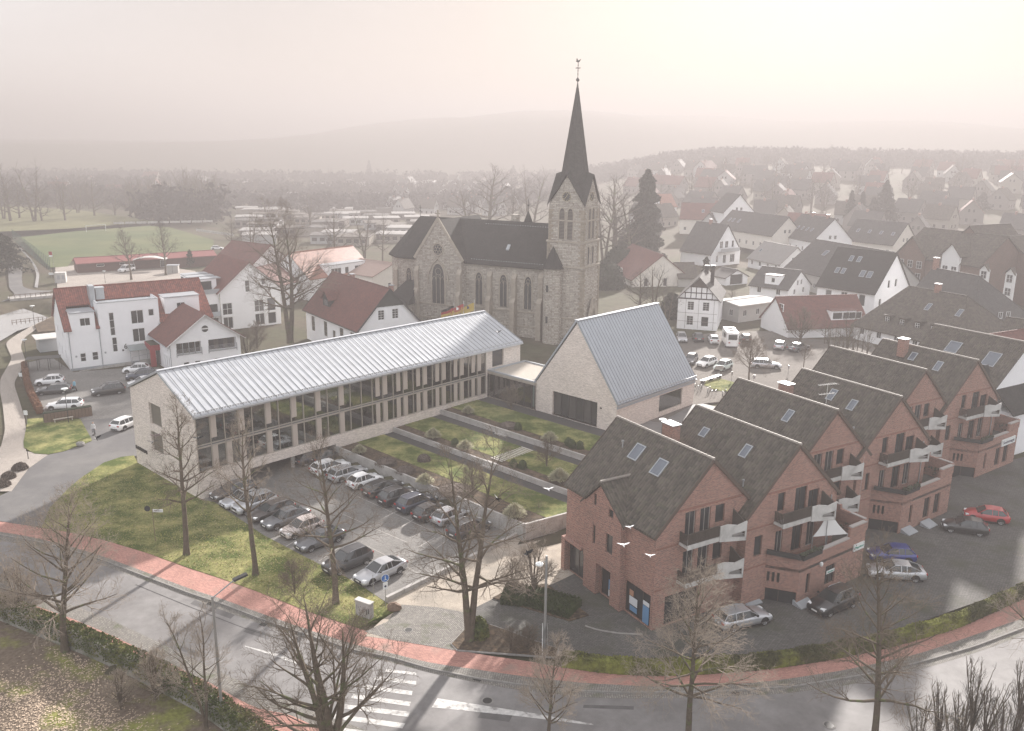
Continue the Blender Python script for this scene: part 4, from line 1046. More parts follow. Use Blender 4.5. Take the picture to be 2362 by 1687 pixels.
wall_face(mb, (tx0, 13.6), (0, -1), (-1, 0), [(0, -1), (2.6, -1), (2.6, 13.0), (0, 13.0)], [], .2)
obj('transept_wall', mb, M_rubble, ch)
mb = MB(); xm = (tx0 + tx1) / 2
mb.extr([(xm, ty + .25, 20.0), (tx1 + .4, ty + .25, 12.7), (tx1 + .4, 13.4, 12.7), (xm, 13.4, 20.0)][::-1], (0, 0, .25))
mb.extr([(tx0 - .4, ty + .25, 12.7), (xm, ty + .25, 20.0), (xm, 13.4, 20.0), (tx0 - .4, 13.4, 12.7)][::-1], (0, 0, .25))
obj('transept_roof', mb, M_slate, ch)
for s in (-1, 1):
    m1 = MB(); m1.bar((xm, ty + .05, 20.45), (xm + s * 5.35, ty + .05, 12.9), .5, .35, up=(0, 1, 0)); obj('gable_coping', m1, M_ashlar, ch)
m1 = MB(); m1.box(xm - .12, xm + .12, ty - .1, ty + .2, 20.3, 22.1); m1.box(xm - .55, xm + .55, ty - .08, ty + .18, 21.3, 21.55); m1.box(xm - .35, xm + .35, ty - .09, ty + .19, 20.8, 20.95); obj('gable_cross', m1, M_ashlar, ch)
m1 = MB(); m1.tube([(-30.2, 6, 19.9), (-30.2, 6, 22.2)], .06, 5); m1.ball((-30.2, 6, 21), .18); m1.bar((-30.6, 6, 21.6), (-29.8, 6, 21.6), .07, .07); obj('chancel_finial', m1, M_dark, ch)
arch_window(ch, (0, ty, 0), (1, 0), (0, -1), xm, 4.5, 2.7, 4.6, 7.6, trac=3, ring=.35)
# hood mould
m1 = MB(); hp = [(-2.3, ty - .12, 8.2), (-2.15, ty - .12, 10), (-1.4, ty - .12, 11.7), (0, ty - .12, 13.1), (1.4, ty - .12, 11.7), (2.15, ty - .12, 10), (2.3, ty - .12, 8.2)]
m1.tube([(x + xm, y, z) for x, y, z in hp], .14, 5); obj('hood_mould', m1, M_ashlar, ch)
rw_ = MB(); rw_.tube([(xm + 1.15 * math.cos(a), ty - .06, 14.8 + 1.15 * math.sin(a)) for a in [2 * PI * i / 20 for i in range(21)]], .16, 5)
ro_ = obj('rose_window', rw_, M_ashlar, ch)
m1 = MB(); m1.extr([(xm + 1.1 * math.cos(a), ty + .0, 14.8 + 1.1 * math.sin(a)) for a in [2 * PI * i / 20 for i in range(20)]], (0, -.03, 0)); obj('glazing', m1, M_leadglass, ro_)
m1 = MB()
for k in range(6):
    a = PI * k / 3; cx_, cz_ = xm + .6 * math.cos(a), 14.8 + .6 * math.sin(a)
    m1.tube([(cx_ + .3 * math.cos(b), ty - .05, cz_ + .3 * math.sin(b)) for b in [2 * PI * i / 8 for i in range(9)]], .045, 4)
obj('tracery', m1, M_ashlar, ro_)
for x in (-13.3, -8.15, -3.1): arch_window(ch, (0, 0, 0), (1, 0), (0, -1), x, 5.0, 1.45, 4.2, 5.9, trac=2, ring=.28)
arch_window(ch, (0, 0, 0), (1, 0), (0, -1), -29, 5.2, 1.2, 3.9, 5.4, trac=2, ring=.25)
def buttress(x, y, w, d, h1, h2, parent=ch):
    m1 = MB(); m1.box(x - w / 2, x + w / 2, y - d, y + .05, -1, h1)
    m1.hexa([(x - w / 2, y - d, h1), (x + w / 2, y - d, h1), (x + w / 2, y, h1), (x - w / 2, y, h1), (x - w / 2, y - d * .55, h1 + .8), (x + w / 2, y - d * .55, h1 + .8), (x + w / 2, y, h1 + .8), (x - w / 2, y, h1 + .8)])
    m1.box(x - w / 2 + .02, x + w / 2 - .02, y - d * .53, y + .04, h1 + .8, h2)
    m1.hexa([(x - w / 2, y - d * .55, h2), (x + w / 2, y - d * .55, h2), (x + w / 2, y, h2), (x - w / 2, y, h2), (x - w / 2, y - .03, h2 + .9), (x + w / 2, y - .03, h2 + .9), (x + w / 2, y, h2 + .9), (x - w / 2, y, h2 + .9)])
    return obj('buttress', m1, M_ashlar, parent)
for x in (-10.9, -5.8): buttress(x, 0, .9, 1.2, 6, 10.4)
buttress(-.3, 0, 1.0, 1.5, 6.5, 11)
for x in (tx0 + .35, tx1 - .35): buttress(x, ty, .9, 1.0, 6.5, 10.5)
for x, y in ((-32, 0.3),): buttress(x, y, .9, 1.2, 6, 10)
for (a, b, y_) in ((-15.5, .5, 0), (tx0, tx1, ty)):
    for z in (4.3, 1.6):
        m1 = MB(); m1.box(a, b, y_ - .14, y_ + .02, z, z + .28); obj('string_course', m1, M_ashlar, ch)
m1 = MB(); m1.box(-16, .6, -.25, .02, 12.3, 12.6); obj('eaves_cornice', m1, M_ashlar, ch)
# sacristy
m1 = MB(); m1.box(-31.5, -26.3, -4.5, 0.1, -1, 4.4); obj('sacristy_wall', m1, M_rubble, ch)
m1 = MB(); m1.hexa([(-31.9, -4.9, 4.3), (-25.9, -4.9, 4.3), (-25.9, 0, 4.3), (-31.9, 0, 4.3), (-29.0, -1.0, 8.3), (-26.3, -1.0, 8.3), (-26.3, 0, 8.3), (-29.0, 0, 8.3)]); obj('sacristy_roof', m1, M_slate, ch)
# tower
tx, ty0, TW = 1.2, -.8, 6.5
cxm, cym = tx + TW / 2, ty0 + TW / 2
M_rubbleT = M_rubble
m1 = MB()
m1.box(tx - .45, tx + TW + .35, ty0 - .35, ty0 + TW + .35, -1, 13.4)
m1.box(tx - .2, tx + TW + .15, ty0 - .15, ty0 + TW + .15, 13.4, 17.7)
m1.box(tx, tx + TW, ty0, ty0 + TW, 17.7, 23.9)
obj('tower_wall', m1, M_rubble, ch)
for z, e_ in ((4.3, .5), (13.3, .5), (17.6, .35), (21.2, .12)):
    m1 = MB(); m1.box(tx - e_, tx + TW + e_, ty0 - e_, ty0 + TW + e_, z, z + .25); obj('string_course', m1, M_ashlar, ch)
# corner blocks
qm = MB(); k = 0; z = -0.5
while z < 23.2:
    e_ = .40 if z < 13.1 else (.20 if z < 17.4 else .05); l_ = .9 if k % 2 else .55
    for sx in (0, 1):
        for sy in (0, 1):
            X0 = tx - e_ - .03 if sx == 0 else tx + TW + e_ - l_ + .0; Y0 = ty0 - e_ - .03 if sy == 0 else ty0 + TW + e_ - (1.45 - l_)
            qm.box(X0, X0 + l_ + .03, Y0, Y0 + 1.45 - l_ + .03, z, z + .40)
    z += .44; k += 1
o_ = obj('quoin_blocks', qm, mat('dark quoins', (0.26, 0.225, 0.18), 0.9, 0.2, var=0.45, vscale=.9), ch); o_['kind'] = 'stuff'
FACES = [((tx, ty0), (1, 0), (0, -1)), ((tx + TW, ty0), (0, 1), (1, 0)), ((tx + TW, ty0 + TW), (-1, 0), (0, 1)), ((tx, ty0 + TW), (0, -1), (-1, 0))]
AP = 29.0
for O, T_, N_ in FACES:
    m1 = MB(); P = lambda u, z, d=0: (O[0] + T_[0] * u - N_[0] * d, O[1] + T_[1] * u - N_[1] * d, z)
    m1.extr([P(0, 23.9), P(TW, 23.9), P(TW / 2, AP - .15)], (-N_[0] * .6, -N_[1] * .6, 0)); obj('gable_wall', m1, M_rubble, ch)
    for uc in (TW / 2 - .78, TW / 2 + .78):
        arch_window(ch, (O[0], O[1], 0), T_, N_, uc, 18.2, 1.0, 4.1, 5.2, trac=0, ring=.2, gm=M_louvre, name='belfry_opening')
    m1 = MB(); uc = TW / 2; zc = 25.4
    m1.extr([P(uc + .78 * math.cos(a), zc + .78 * math.sin(a)) for a in [2 * PI * i / 20 for i in range(20)]], (N_[0] * .08, N_[1] * .08, 0)); co_ = obj('clock_face', m1, M_dark, ch)
    m1 = MB()
    for i in range(12):
        a = 2 * PI * i / 12; m1.bar(P(uc + .55 * math.cos(a), zc + .55 * math.sin(a), -.1), P(uc + .74 * math.cos(a), zc + .74 * math.sin(a), -.1), .07, .03, up=(N_[0], N_[1], 0))
    m1.tube([P(uc + .8 * math.cos(a), zc + .8 * math.sin(a), -.08) for a in [2 * PI * i / 20 for i in range(21)]], .04, 4)
    obj('hour_marks', m1, mat('old gilding', (0.42, 0.36, 0.25), 0.5), co_)
    m1 = MB()
    for a, l_ in ((PI * .35, .5), (PI * 1.25, .62)): m1.bar(P(uc, zc, -.12), P(uc + l_ * math.cos(a), zc + l_ * math.sin(a), -.12), .07, .03, up=(N_[0], N_[1], 0))
    obj('clock_hand', m1, MATS['old gilding'], co_)
for s in (0, 1):
    arch_window(ch, (tx + TW + .17, 0, 0), (0, 1), (1, 0), ty0 + 2 + s * 1.9, 13.9, .7, 2.4, 3.0, trac=0, ring=.15, name='slit_window')
arch_window(ch, (tx + TW + .37, 0, 0), (0, 1), (1, 0), cym, -0.3, 1.9, 2.6, 4.2, trac=2, ring=.4, name='portal')
m1 = MB()
xx = tx + TW + .4
m1.hexa([(xx, cym - 2.1, -.5), (xx + 1.1, cym - 2.1, -.5), (xx + 1.1, cym - 1.5, -.5), (xx, cym - 1.5, -.5), (xx, cym - 2.1, 3.2), (xx + 1.1, cym - 2.1, 3.2), (xx + 1.1, cym - 1.5, 3.2), (xx, cym - 1.5, 3.2)])
m1.hexa([(xx, cym + 1.5, -.5), (xx + 1.1, cym + 1.5, -.5), (xx + 1.1, cym + 2.1, -.5), (xx, cym + 2.1, -.5), (xx, cym + 1.5, 3.2), (xx + 1.1, cym + 1.5, 3.2), (xx + 1.1, cym + 2.1, 3.2), (xx, cym + 2.1, 3.2)])
for s in (-1, 1): m1.bar((xx + .55, cym + s * 2.1, 3.0), (xx + .55, cym, 7.6), 1.1, .35, up=(1, 0, 0))
obj('portal_gable', m1, M_ashlar, ch)
# stair turret
m1 = MB(); tcx, tcy = 2.6, -1.9
m1.prism([(1.0, -.9), (1.0, -2.2), (1.7, -2.9), (3.5, -2.9), (4.2, -2.2), (4.2, -.9)], -1, 13.2); obj('stair_turret', m1, M_rubble, ch)
m1 = MB(); b_ = [(.8, -.85), (.8, -2.3), (1.6, -3.15), (3.6, -3.15), (4.4, -2.3), (4.4, -.85)]
for i in range(6): m1.face([(*b_[i], 13.1), (*b_[(i + 1) % 6], 13.1), (2.2, -1.0, 16.9)])
m1.face([(*q, 13.1) for q in b_[::-1]]); obj('turret_roof', m1, M_slate, ch)
m1 = MB(); m1.box(1.9, 2.3, -2.95, -2.88, 9, 10.2); m1.box(1.9, 2.3, -2.95, -2.88, 3.5, 4.7); obj('slit_opening', m1, M_dark, ch)
# nave west gable wall against the tower and small porch roof
m1 = MB(); m1.bar((.9, -.5, 12.9), (.9, 6, 20.1), .5, .4, up=(1, 0, 0)); obj('gable_coping', m1, M_ashlar, ch)
# spire
h = TW / 2 + .35; m1 = MB()
for (sx, sy) in ((1, 0), (0, 1), (-1, 0), (0, -1)):
    a = (cxm + sx * (h) - sy * h, cym + sy * (h) + sx * h, 23.7); b = (cxm + sx * h + sy * h, cym + sy * h - sx * h, 23.7)
    c_ = (cxm + sx * h, cym + sy * h, AP + .1); d = (cxm, cym, AP + .1 + 1.2)
    m1.face([b, c_, d]); m1.face([c_, a, d])
obj('gable_roof', m1, M_slate, ch)
m1 = MB(); z0_, r0_ = 27.6, 2.62; tip = (cxm, cym, 44.6)
ring_ = [(cxm + r0_ * math.cos(PI / 8 + k * PI / 4), cym + r0_ * math.sin(PI / 8 + k * PI / 4), z0_) for k in range(8)]
for k in range(8):
    a, b = Vector(ring_[k]), Vector(ring_[(k + 1) % 8]); t_ = Vector(tip)
    for q in range(3):
        f0, f1 = q / 3, (q + 1) / 3
        if q < 2: m1.face([a.lerp(t_, f0), b.lerp(t_, f0), b.lerp(t_, f1), a.lerp(t_, f1)])
        else: m1.face([a.lerp(t_, f0), b.lerp(t_, f0), t_])
sp = obj('spire', m1, M_slate, ch)
m1 = MB(); m1.lathe([(.05, 44.2), (.3, 44.45), (.3, 44.7), (.05, 44.95)], 10, (cxm, cym, 0)); obj('spire_ball', m1, M_dark, sp)
m1 = MB(); m1.tube([(cxm, cym, 44.9), (cxm, cym, 47.4)], .05, 5)
for z in (45.5, 46.0, 46.9): m1.ball((cxm, cym, z), .12, n=6)
m1.bar((cxm - .45, cym, 46.45), (cxm + .45, cym, 46.45), .1, .12); m1.bar((cxm, cym - .45, 46.45), (cxm, cym + .45, 46.45), .1, .12); obj('spire_cross', m1, M_dark, sp)
m1 = MB(); m1.extr([(cxm - .45, cym, 47.5), (cxm - .1, cym, 47.35), (cxm + .2, cym, 47.4), (cxm + .5, cym, 47.9), (cxm + .25, cym, 47.75), (cxm - .05, cym, 47.65), (cxm - .2, cym, 48.0), (cxm - .4, cym, 47.9), (cxm - .28, cym, 47.75)], (0, .06, 0)); obj('weathercock', m1, M_dark, sp)
# far transept turret seen over the ridge
m1 = MB(); m1.box(-10.2, -8.9, 6.6, 7.5, 19.0, 21.2); obj('chimney', m1, M_rubble, ch)
m1 = MB(); m1.lathe([(1.6, 18.3), (.1, 21.8)], 6, (-7.6, 8.5, 0)); m1.tube([(-7.6, 8.5, 21.7), (-7.6, 8.5, 24)], .05, 5); m1.ball((-7.6, 8.5, 22.9), .25, n=6); obj('roof_turret', m1, M_slate, ch)
# ------------------------------------------------------------------ row of red brick gabled houses
M_greyf0 = mat('pale grey door frame', (.30, .28, .26), .6)
M_darkframe = mat('dark brown window frame', (0.06, 0.045, 0.035), 0.5, 0.4)
M_balc = mat('stained white concrete', (0.50, 0.49, 0.47), 0.85, 0.2, var=0.2, vscale=1.2, col2=(0.33, 0.32, 0.30), c2scale=1.0, c2lo=0.5, c2hi=0.8)
M_slat = mat('grey brown boards', (0.075, 0.062, 0.053), 0.8, 0.2, var=0.2)
M_coping = mat('pale coping', (0.38, 0.35, 0.33), 0.8)
HW_, ZE, ZR_ = 5.3, 8.1, 13.17
ORDER = ['nearest', 'second', 'third', 'fourth', 'fifth', 'sixth']
def balcony(t, x, y0, z, railmat, label=None, wide=5.6):
    """x: front wall; spans y0..y0+wide; parent local frame of a house"""
    m1 = MB(); m1.box(x + .02, x + 1.0, y0, y0 + 3.3, z - .18, z); b = obj('balcony', m1, M_balc, t)
    m1 = MB(); m1.face([(x + .02, y0 + 3.3, z), (x + 1.0, y0 + 3.3, z), (x + 1.5, y0 + wide, z), (x + .02, y0 + wide, z)]); m1.face([(x + .02, y0 + wide, z - .18), (x + 1.5, y0 + wide, z - .18), (x + 1.0, y0 + 3.3, z - .18), (x + .02, y0 + 3.3, z - .18)]); obj('balcony_floor', m1, M_balc, b)
    m1 = MB(); m1.box(x + .94, x + 1.06, y0, y0 + 3.3, z - .25, z + .12); obj('balcony_edge', m1, M_balc, b)
    m1 = MB()
    for k in range(22): m1.box(x + .97, x + 1.01, y0 + .03 + k * .15, y0 + .14 + k * .15, z + .14, z + 1.0)
    m1.box(x + .94, x + 1.04, y0, y0 + 3.3, z + 1.0, z + 1.06)
    for k in range(6): m1.box(x + .1 + k * .15, x + .2 + k * .15, y0 - .02, y0 + .02, z + .1, z + 1.0)
    o_ = obj('railing_boards', m1, railmat, b); o_['kind'] = 'stuff'
    # prow with notched top and triangular opening
    P = lambda f, zz: Vector((x + 1.0 + .55 * f, y0 + 3.3 + (wide - 3.3) * f, z + zz))
    m1 = MB(); nrm = Vector((.12, -.04, 0))
    for poly in ([(0, -.3), (1, -.45), (1, -.2), (.15, .1), (0, .1)], [(0, .1), (.15, .1), (.4, .62), (.28, 1.1), (0, 1.0)], [(.15, .1), (1, .42), (1, 1.2), (.62, .9), (.4, .62)], [(.28, 1.1), (.4, .62), (.62, .95)][:3], [(.15, .1), (.42, -.03), (.48, .28)]):
        m1.extr([P(f, zz) for f, zz in poly], nrm)
    m1.extr([P(.95, -.4), P(1, -.4), P(1, .5), P(.95, .5)], nrm)
    obj('balcony_prow', m1, M_balc, b)
    m1 = MB(); m1.extr([(x + 1.5, y0 + wide, z - .3), (x + .02, y0 + wide, z - .3), (x + .02, y0 + wide, z + 1.6), (x + 1.5, y0 + wide, z + .95)], (0, .1, 0)); obj('privacy_screen', m1, M_slat, b)
    return b
def brick_house(i, uc, vb, vf, label, skys, gable_ops, extra=None):
    L = vf - vb; p = RW(uc, vb)
    t = thing('brick_house', label, 'brick house', p, R_(-59.1), 'row of red brick gabled houses')
    ops = {'B': gable_ops, 'S': []}
    if extra: ops.update(extra)
    shell(t, L, HW_, ZE, ZR_, ops, M_brick, M_darkframe, depth=.2)
    ro = roof(t, L, HW_, ZE, ZR_, M_brown_tile, os=.28, og=.12, rmat=mat('ridge tile', (0.24, 0.215, 0.19), .7, .3, var=.3, vscale=8), verge=mat('brown verge', (.10, .075, .06), .8), gutter=None)
    for side, x, up_, w_, h_ in skys: skylight(t, L, HW_, ZE, ZR_, side, x, up_, w_, h_)
    # soldier course band across the gable
    for z in (9.55, 6.75, 3.3):
        half = HW_ if z < ZE else (ZR_ - z) / (ZR_ - ZE) * HW_
        m1 = MB(); m1.box(L, L + .025, -half + .05, half - .05, z, z + .22)
        obj('soldier_course', m1, brick('soldier bricks', (0.27, 0.10, 0.066), (0.19, 0.072, 0.05), (0.34, 0.29, 0.25), 0.083, 0.25, 0.011), t)
    return t, L
D_ = (1, 1, 'balcony_door'); Wn = (1, 1)
def gops(): return [(2.8, 3.9, 7.05, 9.35, (2, 1), 'balcony_door', M_greyf0), (4.35, 5.45, 7.05, 9.35, (2, 1), 'balcony_door', M_greyf0), (5.95, 6.95, 7.75, 9.3, (1, 1)), (2.8, 3.9, 3.8, 6.05, (2, 1), 'balcony_door', M_greyf0), (4.35, 5.45, 3.8, 6.05, (2, 1), 'balcony_door', M_greyf0), (5.95, 6.95, 4.5, 6.0, (1, 1)), (8.85, 9.9, 4.45, 6.2, (1, 1)), (8.9, 9.85, 0.0, 2.05, (1, 3), 'door')]
# nearest house, with the projecting bay and shop front
S1 = [(0.5, 2.9, -.39, 3.05, (1, 1), 'shop_window'), (3.3, 3.31, 0, 0.01)]
sops = [(0.5, 3.35, .02, 3.0, (2, 1), 'shop_window'), (5.3, 7.15, .1, 2.85, (2, 1), 'shop_window'), (8.55, 11.7, .1, 2.85, (3, 1), 'shop_window')]
b1, L1 = brick_house(0, 5.35, -12.1, -.1, 'nearest red brick gabled house with two large skylights and shop windows', [('S', 4.7, 4.35, 1.15, 1.55), ('S', 7.9, 4.0, 1.15, 1.55)], gops() + [(1.2, 4.6, .1, 2.6, (3, 1), 'shop_window')], {'S': sops})
# brick pillar at the open corner
m1 = MB(); m1.box(-.05, .45, -5.75, -5.35, -.2, 3.05); m1.box(-.05, 2.9, -5.75, -5.32, 3.0, 3.2); obj('corner_pillar', m1, M_brick, b1)
# bay with its own little gable roof
m1 = MB(); W_ = lambda x, z: (x, -HW_ - .55, z)
wall_face(m1, (3.4, -HW_ - .55), (1, 0), (0, -1), [(0, 2.95), (5.0, 2.95), (5.0, 7.9), (2.3, 10.1), (0, 7.9)], [(1.25, 1.6, 7.95, 9.0), (1.25, 1.6, 4.5, 6.2), (3.05, 3.95, 4.5, 6.2), (3.3, 3.9, 7.7, 8.4)], .2)
wall_face(m1, (8.4, -HW_ - .55), (0, 1), (1, 0), [(0, 2.95), (.55, 2.95), (.55, 7.9), (0, 7.9)], [], .2)
wall_face(m1, (3.4, -HW_), (0, -1), (-1, 0), [(0, 2.95), (.55, 2.95), (.55, 7.9), (0, 7.9)], [], .2)
m1.face([(3.4, -HW_, 2.95), (8.4, -HW_, 2.95), (8.4, -HW_ - .55, 2.95), (3.4, -HW_ - .55, 2.95)])
bay = obj('bay', m1, M_brick, b1)
for o_ in [(1.25, 1.6, 7.95, 9.0), (1.25, 1.6, 4.5, 6.2), (3.05, 3.95, 4.5, 6.2), (3.3, 3.9, 7.7, 8.4)]: window(bay, (3.4, -HW_ - .55), (1, 0), (0, -1), o_, M_darkframe, depth=.16)
m1 = MB(); yb = lambda z: -HW_ + (z - ZE) * HW_ / (ZR_ - ZE)
xr = 5.7; zr2 = 10.35
m1.face([(xr, -HW_ - .75, zr2), (xr, yb(zr2) + .3, zr2), (8.95, yb(7.7) + .2, 7.78), (8.95, -HW_ - .75, 7.65)][::-1]); m1.face([(xr, -HW_ - .75, zr2), (3.0, -HW_ - .75, 7.75), (3.0, yb(7.7) + .2, 7.85), (xr, yb(zr2) + .3, zr2)][::-1])
m1.extr([(xr, -HW_ - .76, zr2 - .02), (8.95, -HW_ - .76, 7.63), (8.95, -HW_ - .76, 7.5), (xr, -HW_ - .76, zr2 - .22), (3.0, -HW_ - .76, 7.6), (3.0, -HW_ - .76, 7.73)], (0, .06, 0))
obj('bay_roof', m1, M_brown_tile, bay)
m1 = MB(); m1.tube([(xr, -HW_ - .75, zr2 + .05), (xr, yb(zr2) + .3, zr2 + .05)], .12, 6); obj('ridge_cap', m1, MATS['ridge tile'], bay)
for x0_, x1_ in ((3.4, 5.2), (7.15, 8.5)):
    m1 = MB(); m1.box(x0_ + .02, x1_ - .02, -HW_ - .5, -HW_ - .01, -.1, 2.97); obj('pillar', m1, M_brick, b1)
# posters behind the shop glass
pw = mat('poster white', (.62, .64, .66), .6); pb = mat('poster blue', (.12, .25, .42), .6)
for x, z, w_, h_, mm_ in ((6.35, .9, .6, .9, pb), (6.35, .3, .6, .55, pw), (9.1, 1.0, 1.0, .7, pw), (9.1, 1.75, .5, .5, mat('poster orange', (.4, .22, .14), .6)), (10.8, .2, .75, 1.5, pb), (10.8, 1.75, .75, .35, pw), (9.2, .45, .9, .45, pb)):
    m1 = MB(); m1.box(x, x + w_, -HW_ + .02, -HW_ + .035, z, z + h_); obj('poster', m1, mm_, b1)
balcony(b1, L1, -3.05, 7.0, M_slat); balcony(b1, L1, -3.05, 3.75, M_slat)
vent_pipe(b1, on_roof(L1, HW_, ZE, ZR_, 'S', 2.9, 5.0)[0])
m1 = MB(); m1.tube([(L1 + .1, 4.45, 8.0), (L1 + .1, 4.45, 0)], .06, 6); obj('downpipe', m1, M_galv, b1)
for p_, zz in (((L1 + .06, 3.6), 8.85),):
    m1 = MB(); m1.box(p_[0] - .05, p_[0], p_[1] - .7, p_[1] + .7, zz - .4, zz - .3)
houses = [b1]
specs = [(13.95, -11.3, .85, 'second red brick gabled house with brick chimney and roof terrace with sun sail', [('S', 2.8, 4.6, .8, 1.0), ('S', 8.0, 4.3, .8, 1.3)]),
         (24.4, -16.4, -4.0, 'third red brick gabled house with single skylight high on its brown roof', [('S', 8.2, 4.4, .8, 1.4)]),
         (33.45, -15.9, -3.85, 'fourth red brick gabled house with roof aerial and two skylights', [('S', 5.2, 4.6, .8, 1.4), ('S', 8.0, 4.2, .8, 1.3)]),
         (45.1, -21.8, -9.2, 'fifth red brick gabled house with plain tiled roof and table on its balcony', []),
         (54.3, -21.3, -8.95, 'farthest red brick gabled house with white sign above its shop window', [('S', 5.0, 5.2, .8, 1.2), ('S', 8.6, 4.6, .8, 1.4)])]
for i, (uc, vb, vf, lb, sk) in enumerate(specs):
    if i in (0, 2, 4): go = [(3.3, 4.15, 7.75, 9.4, (1, 1)), (5.35, 6.75, 7.05, 9.45, (2, 1), 'balcony_door'), (7.0, 8.3, 7.05, 8.9, (2, 1), 'balcony_door'), (1.0, 1.9, 4.3, 6.1, (1, 1)), (3.4, 4.3, 3.7, 6.0, (2, 1), 'balcony_door', M_greyf0), (5.4, 6.6, 3.7, 6.0, (2, 1), 'balcony_door'), (7.2, 8.2, 3.7, 6.0, (2, 1), 'balcony_door', M_greyf0)]
    else: go = gops()
    t, L = brick_house(i + 1, uc, vb, vf, lb, sk, go)
    houses.append(t)
    balcony(t, L, -2.3 if i in (0, 2, 4) else -3.05, 7.0, M_slat)
    if i == 1 or i == 3: balcony(t, L, -3.05, 3.75, M_slat)
    if i in (0, 2, 4): vent_pipe(t, on_roof(L, HW_, ZE, ZR_, 'S', 10.0, 2.0)[0])
    m1 = MB(); m1.tube([(L + .1, 4.5, 8.0), (L + .1, 4.5, 0)], .06, 6); obj('downpipe', m1, M_galv, t)
    m1 = MB()
    for s in (0, .45, .9): m1.box(L + .02, L + .05, s + 3.0, s + 3.18, 2.0, 3.1)
# chimney and small side ridge of the second house, chimneys further on
chimney(houses[1], 1.3, -4.2, 8.5, 12.6, 1.4, .9, M_brick)
chimney(houses[3], 1.0, -3.6, 9, 12.4, 1.3, .9, M_brick); chimney(houses[5], 3.6, -1.2, 12.0, 14.2, .9, .9, M_brick)
def side_wing(u0, v0, ln, label):
    p = RW(u0, v0); t = thing('brick_outbuilding', label, 'outbuilding', p, R_(-59.1))
    shell(t, ln, 3.2, 7.6, 10.6, {}, M_brick, M_darkframe); roof(t, ln, 3.2, 7.6, 10.6, M_brown_tile, os=.25, og=.1, rmat=MATS['ridge tile'])
    return t
side_wing(9.6, -13.2, 6, 'small brown roofed brick wing between the nearest and second gabled houses')
side_wing(29.4, -18.2, 6, 'small brown roofed brick wing between the third and fourth gabled houses')
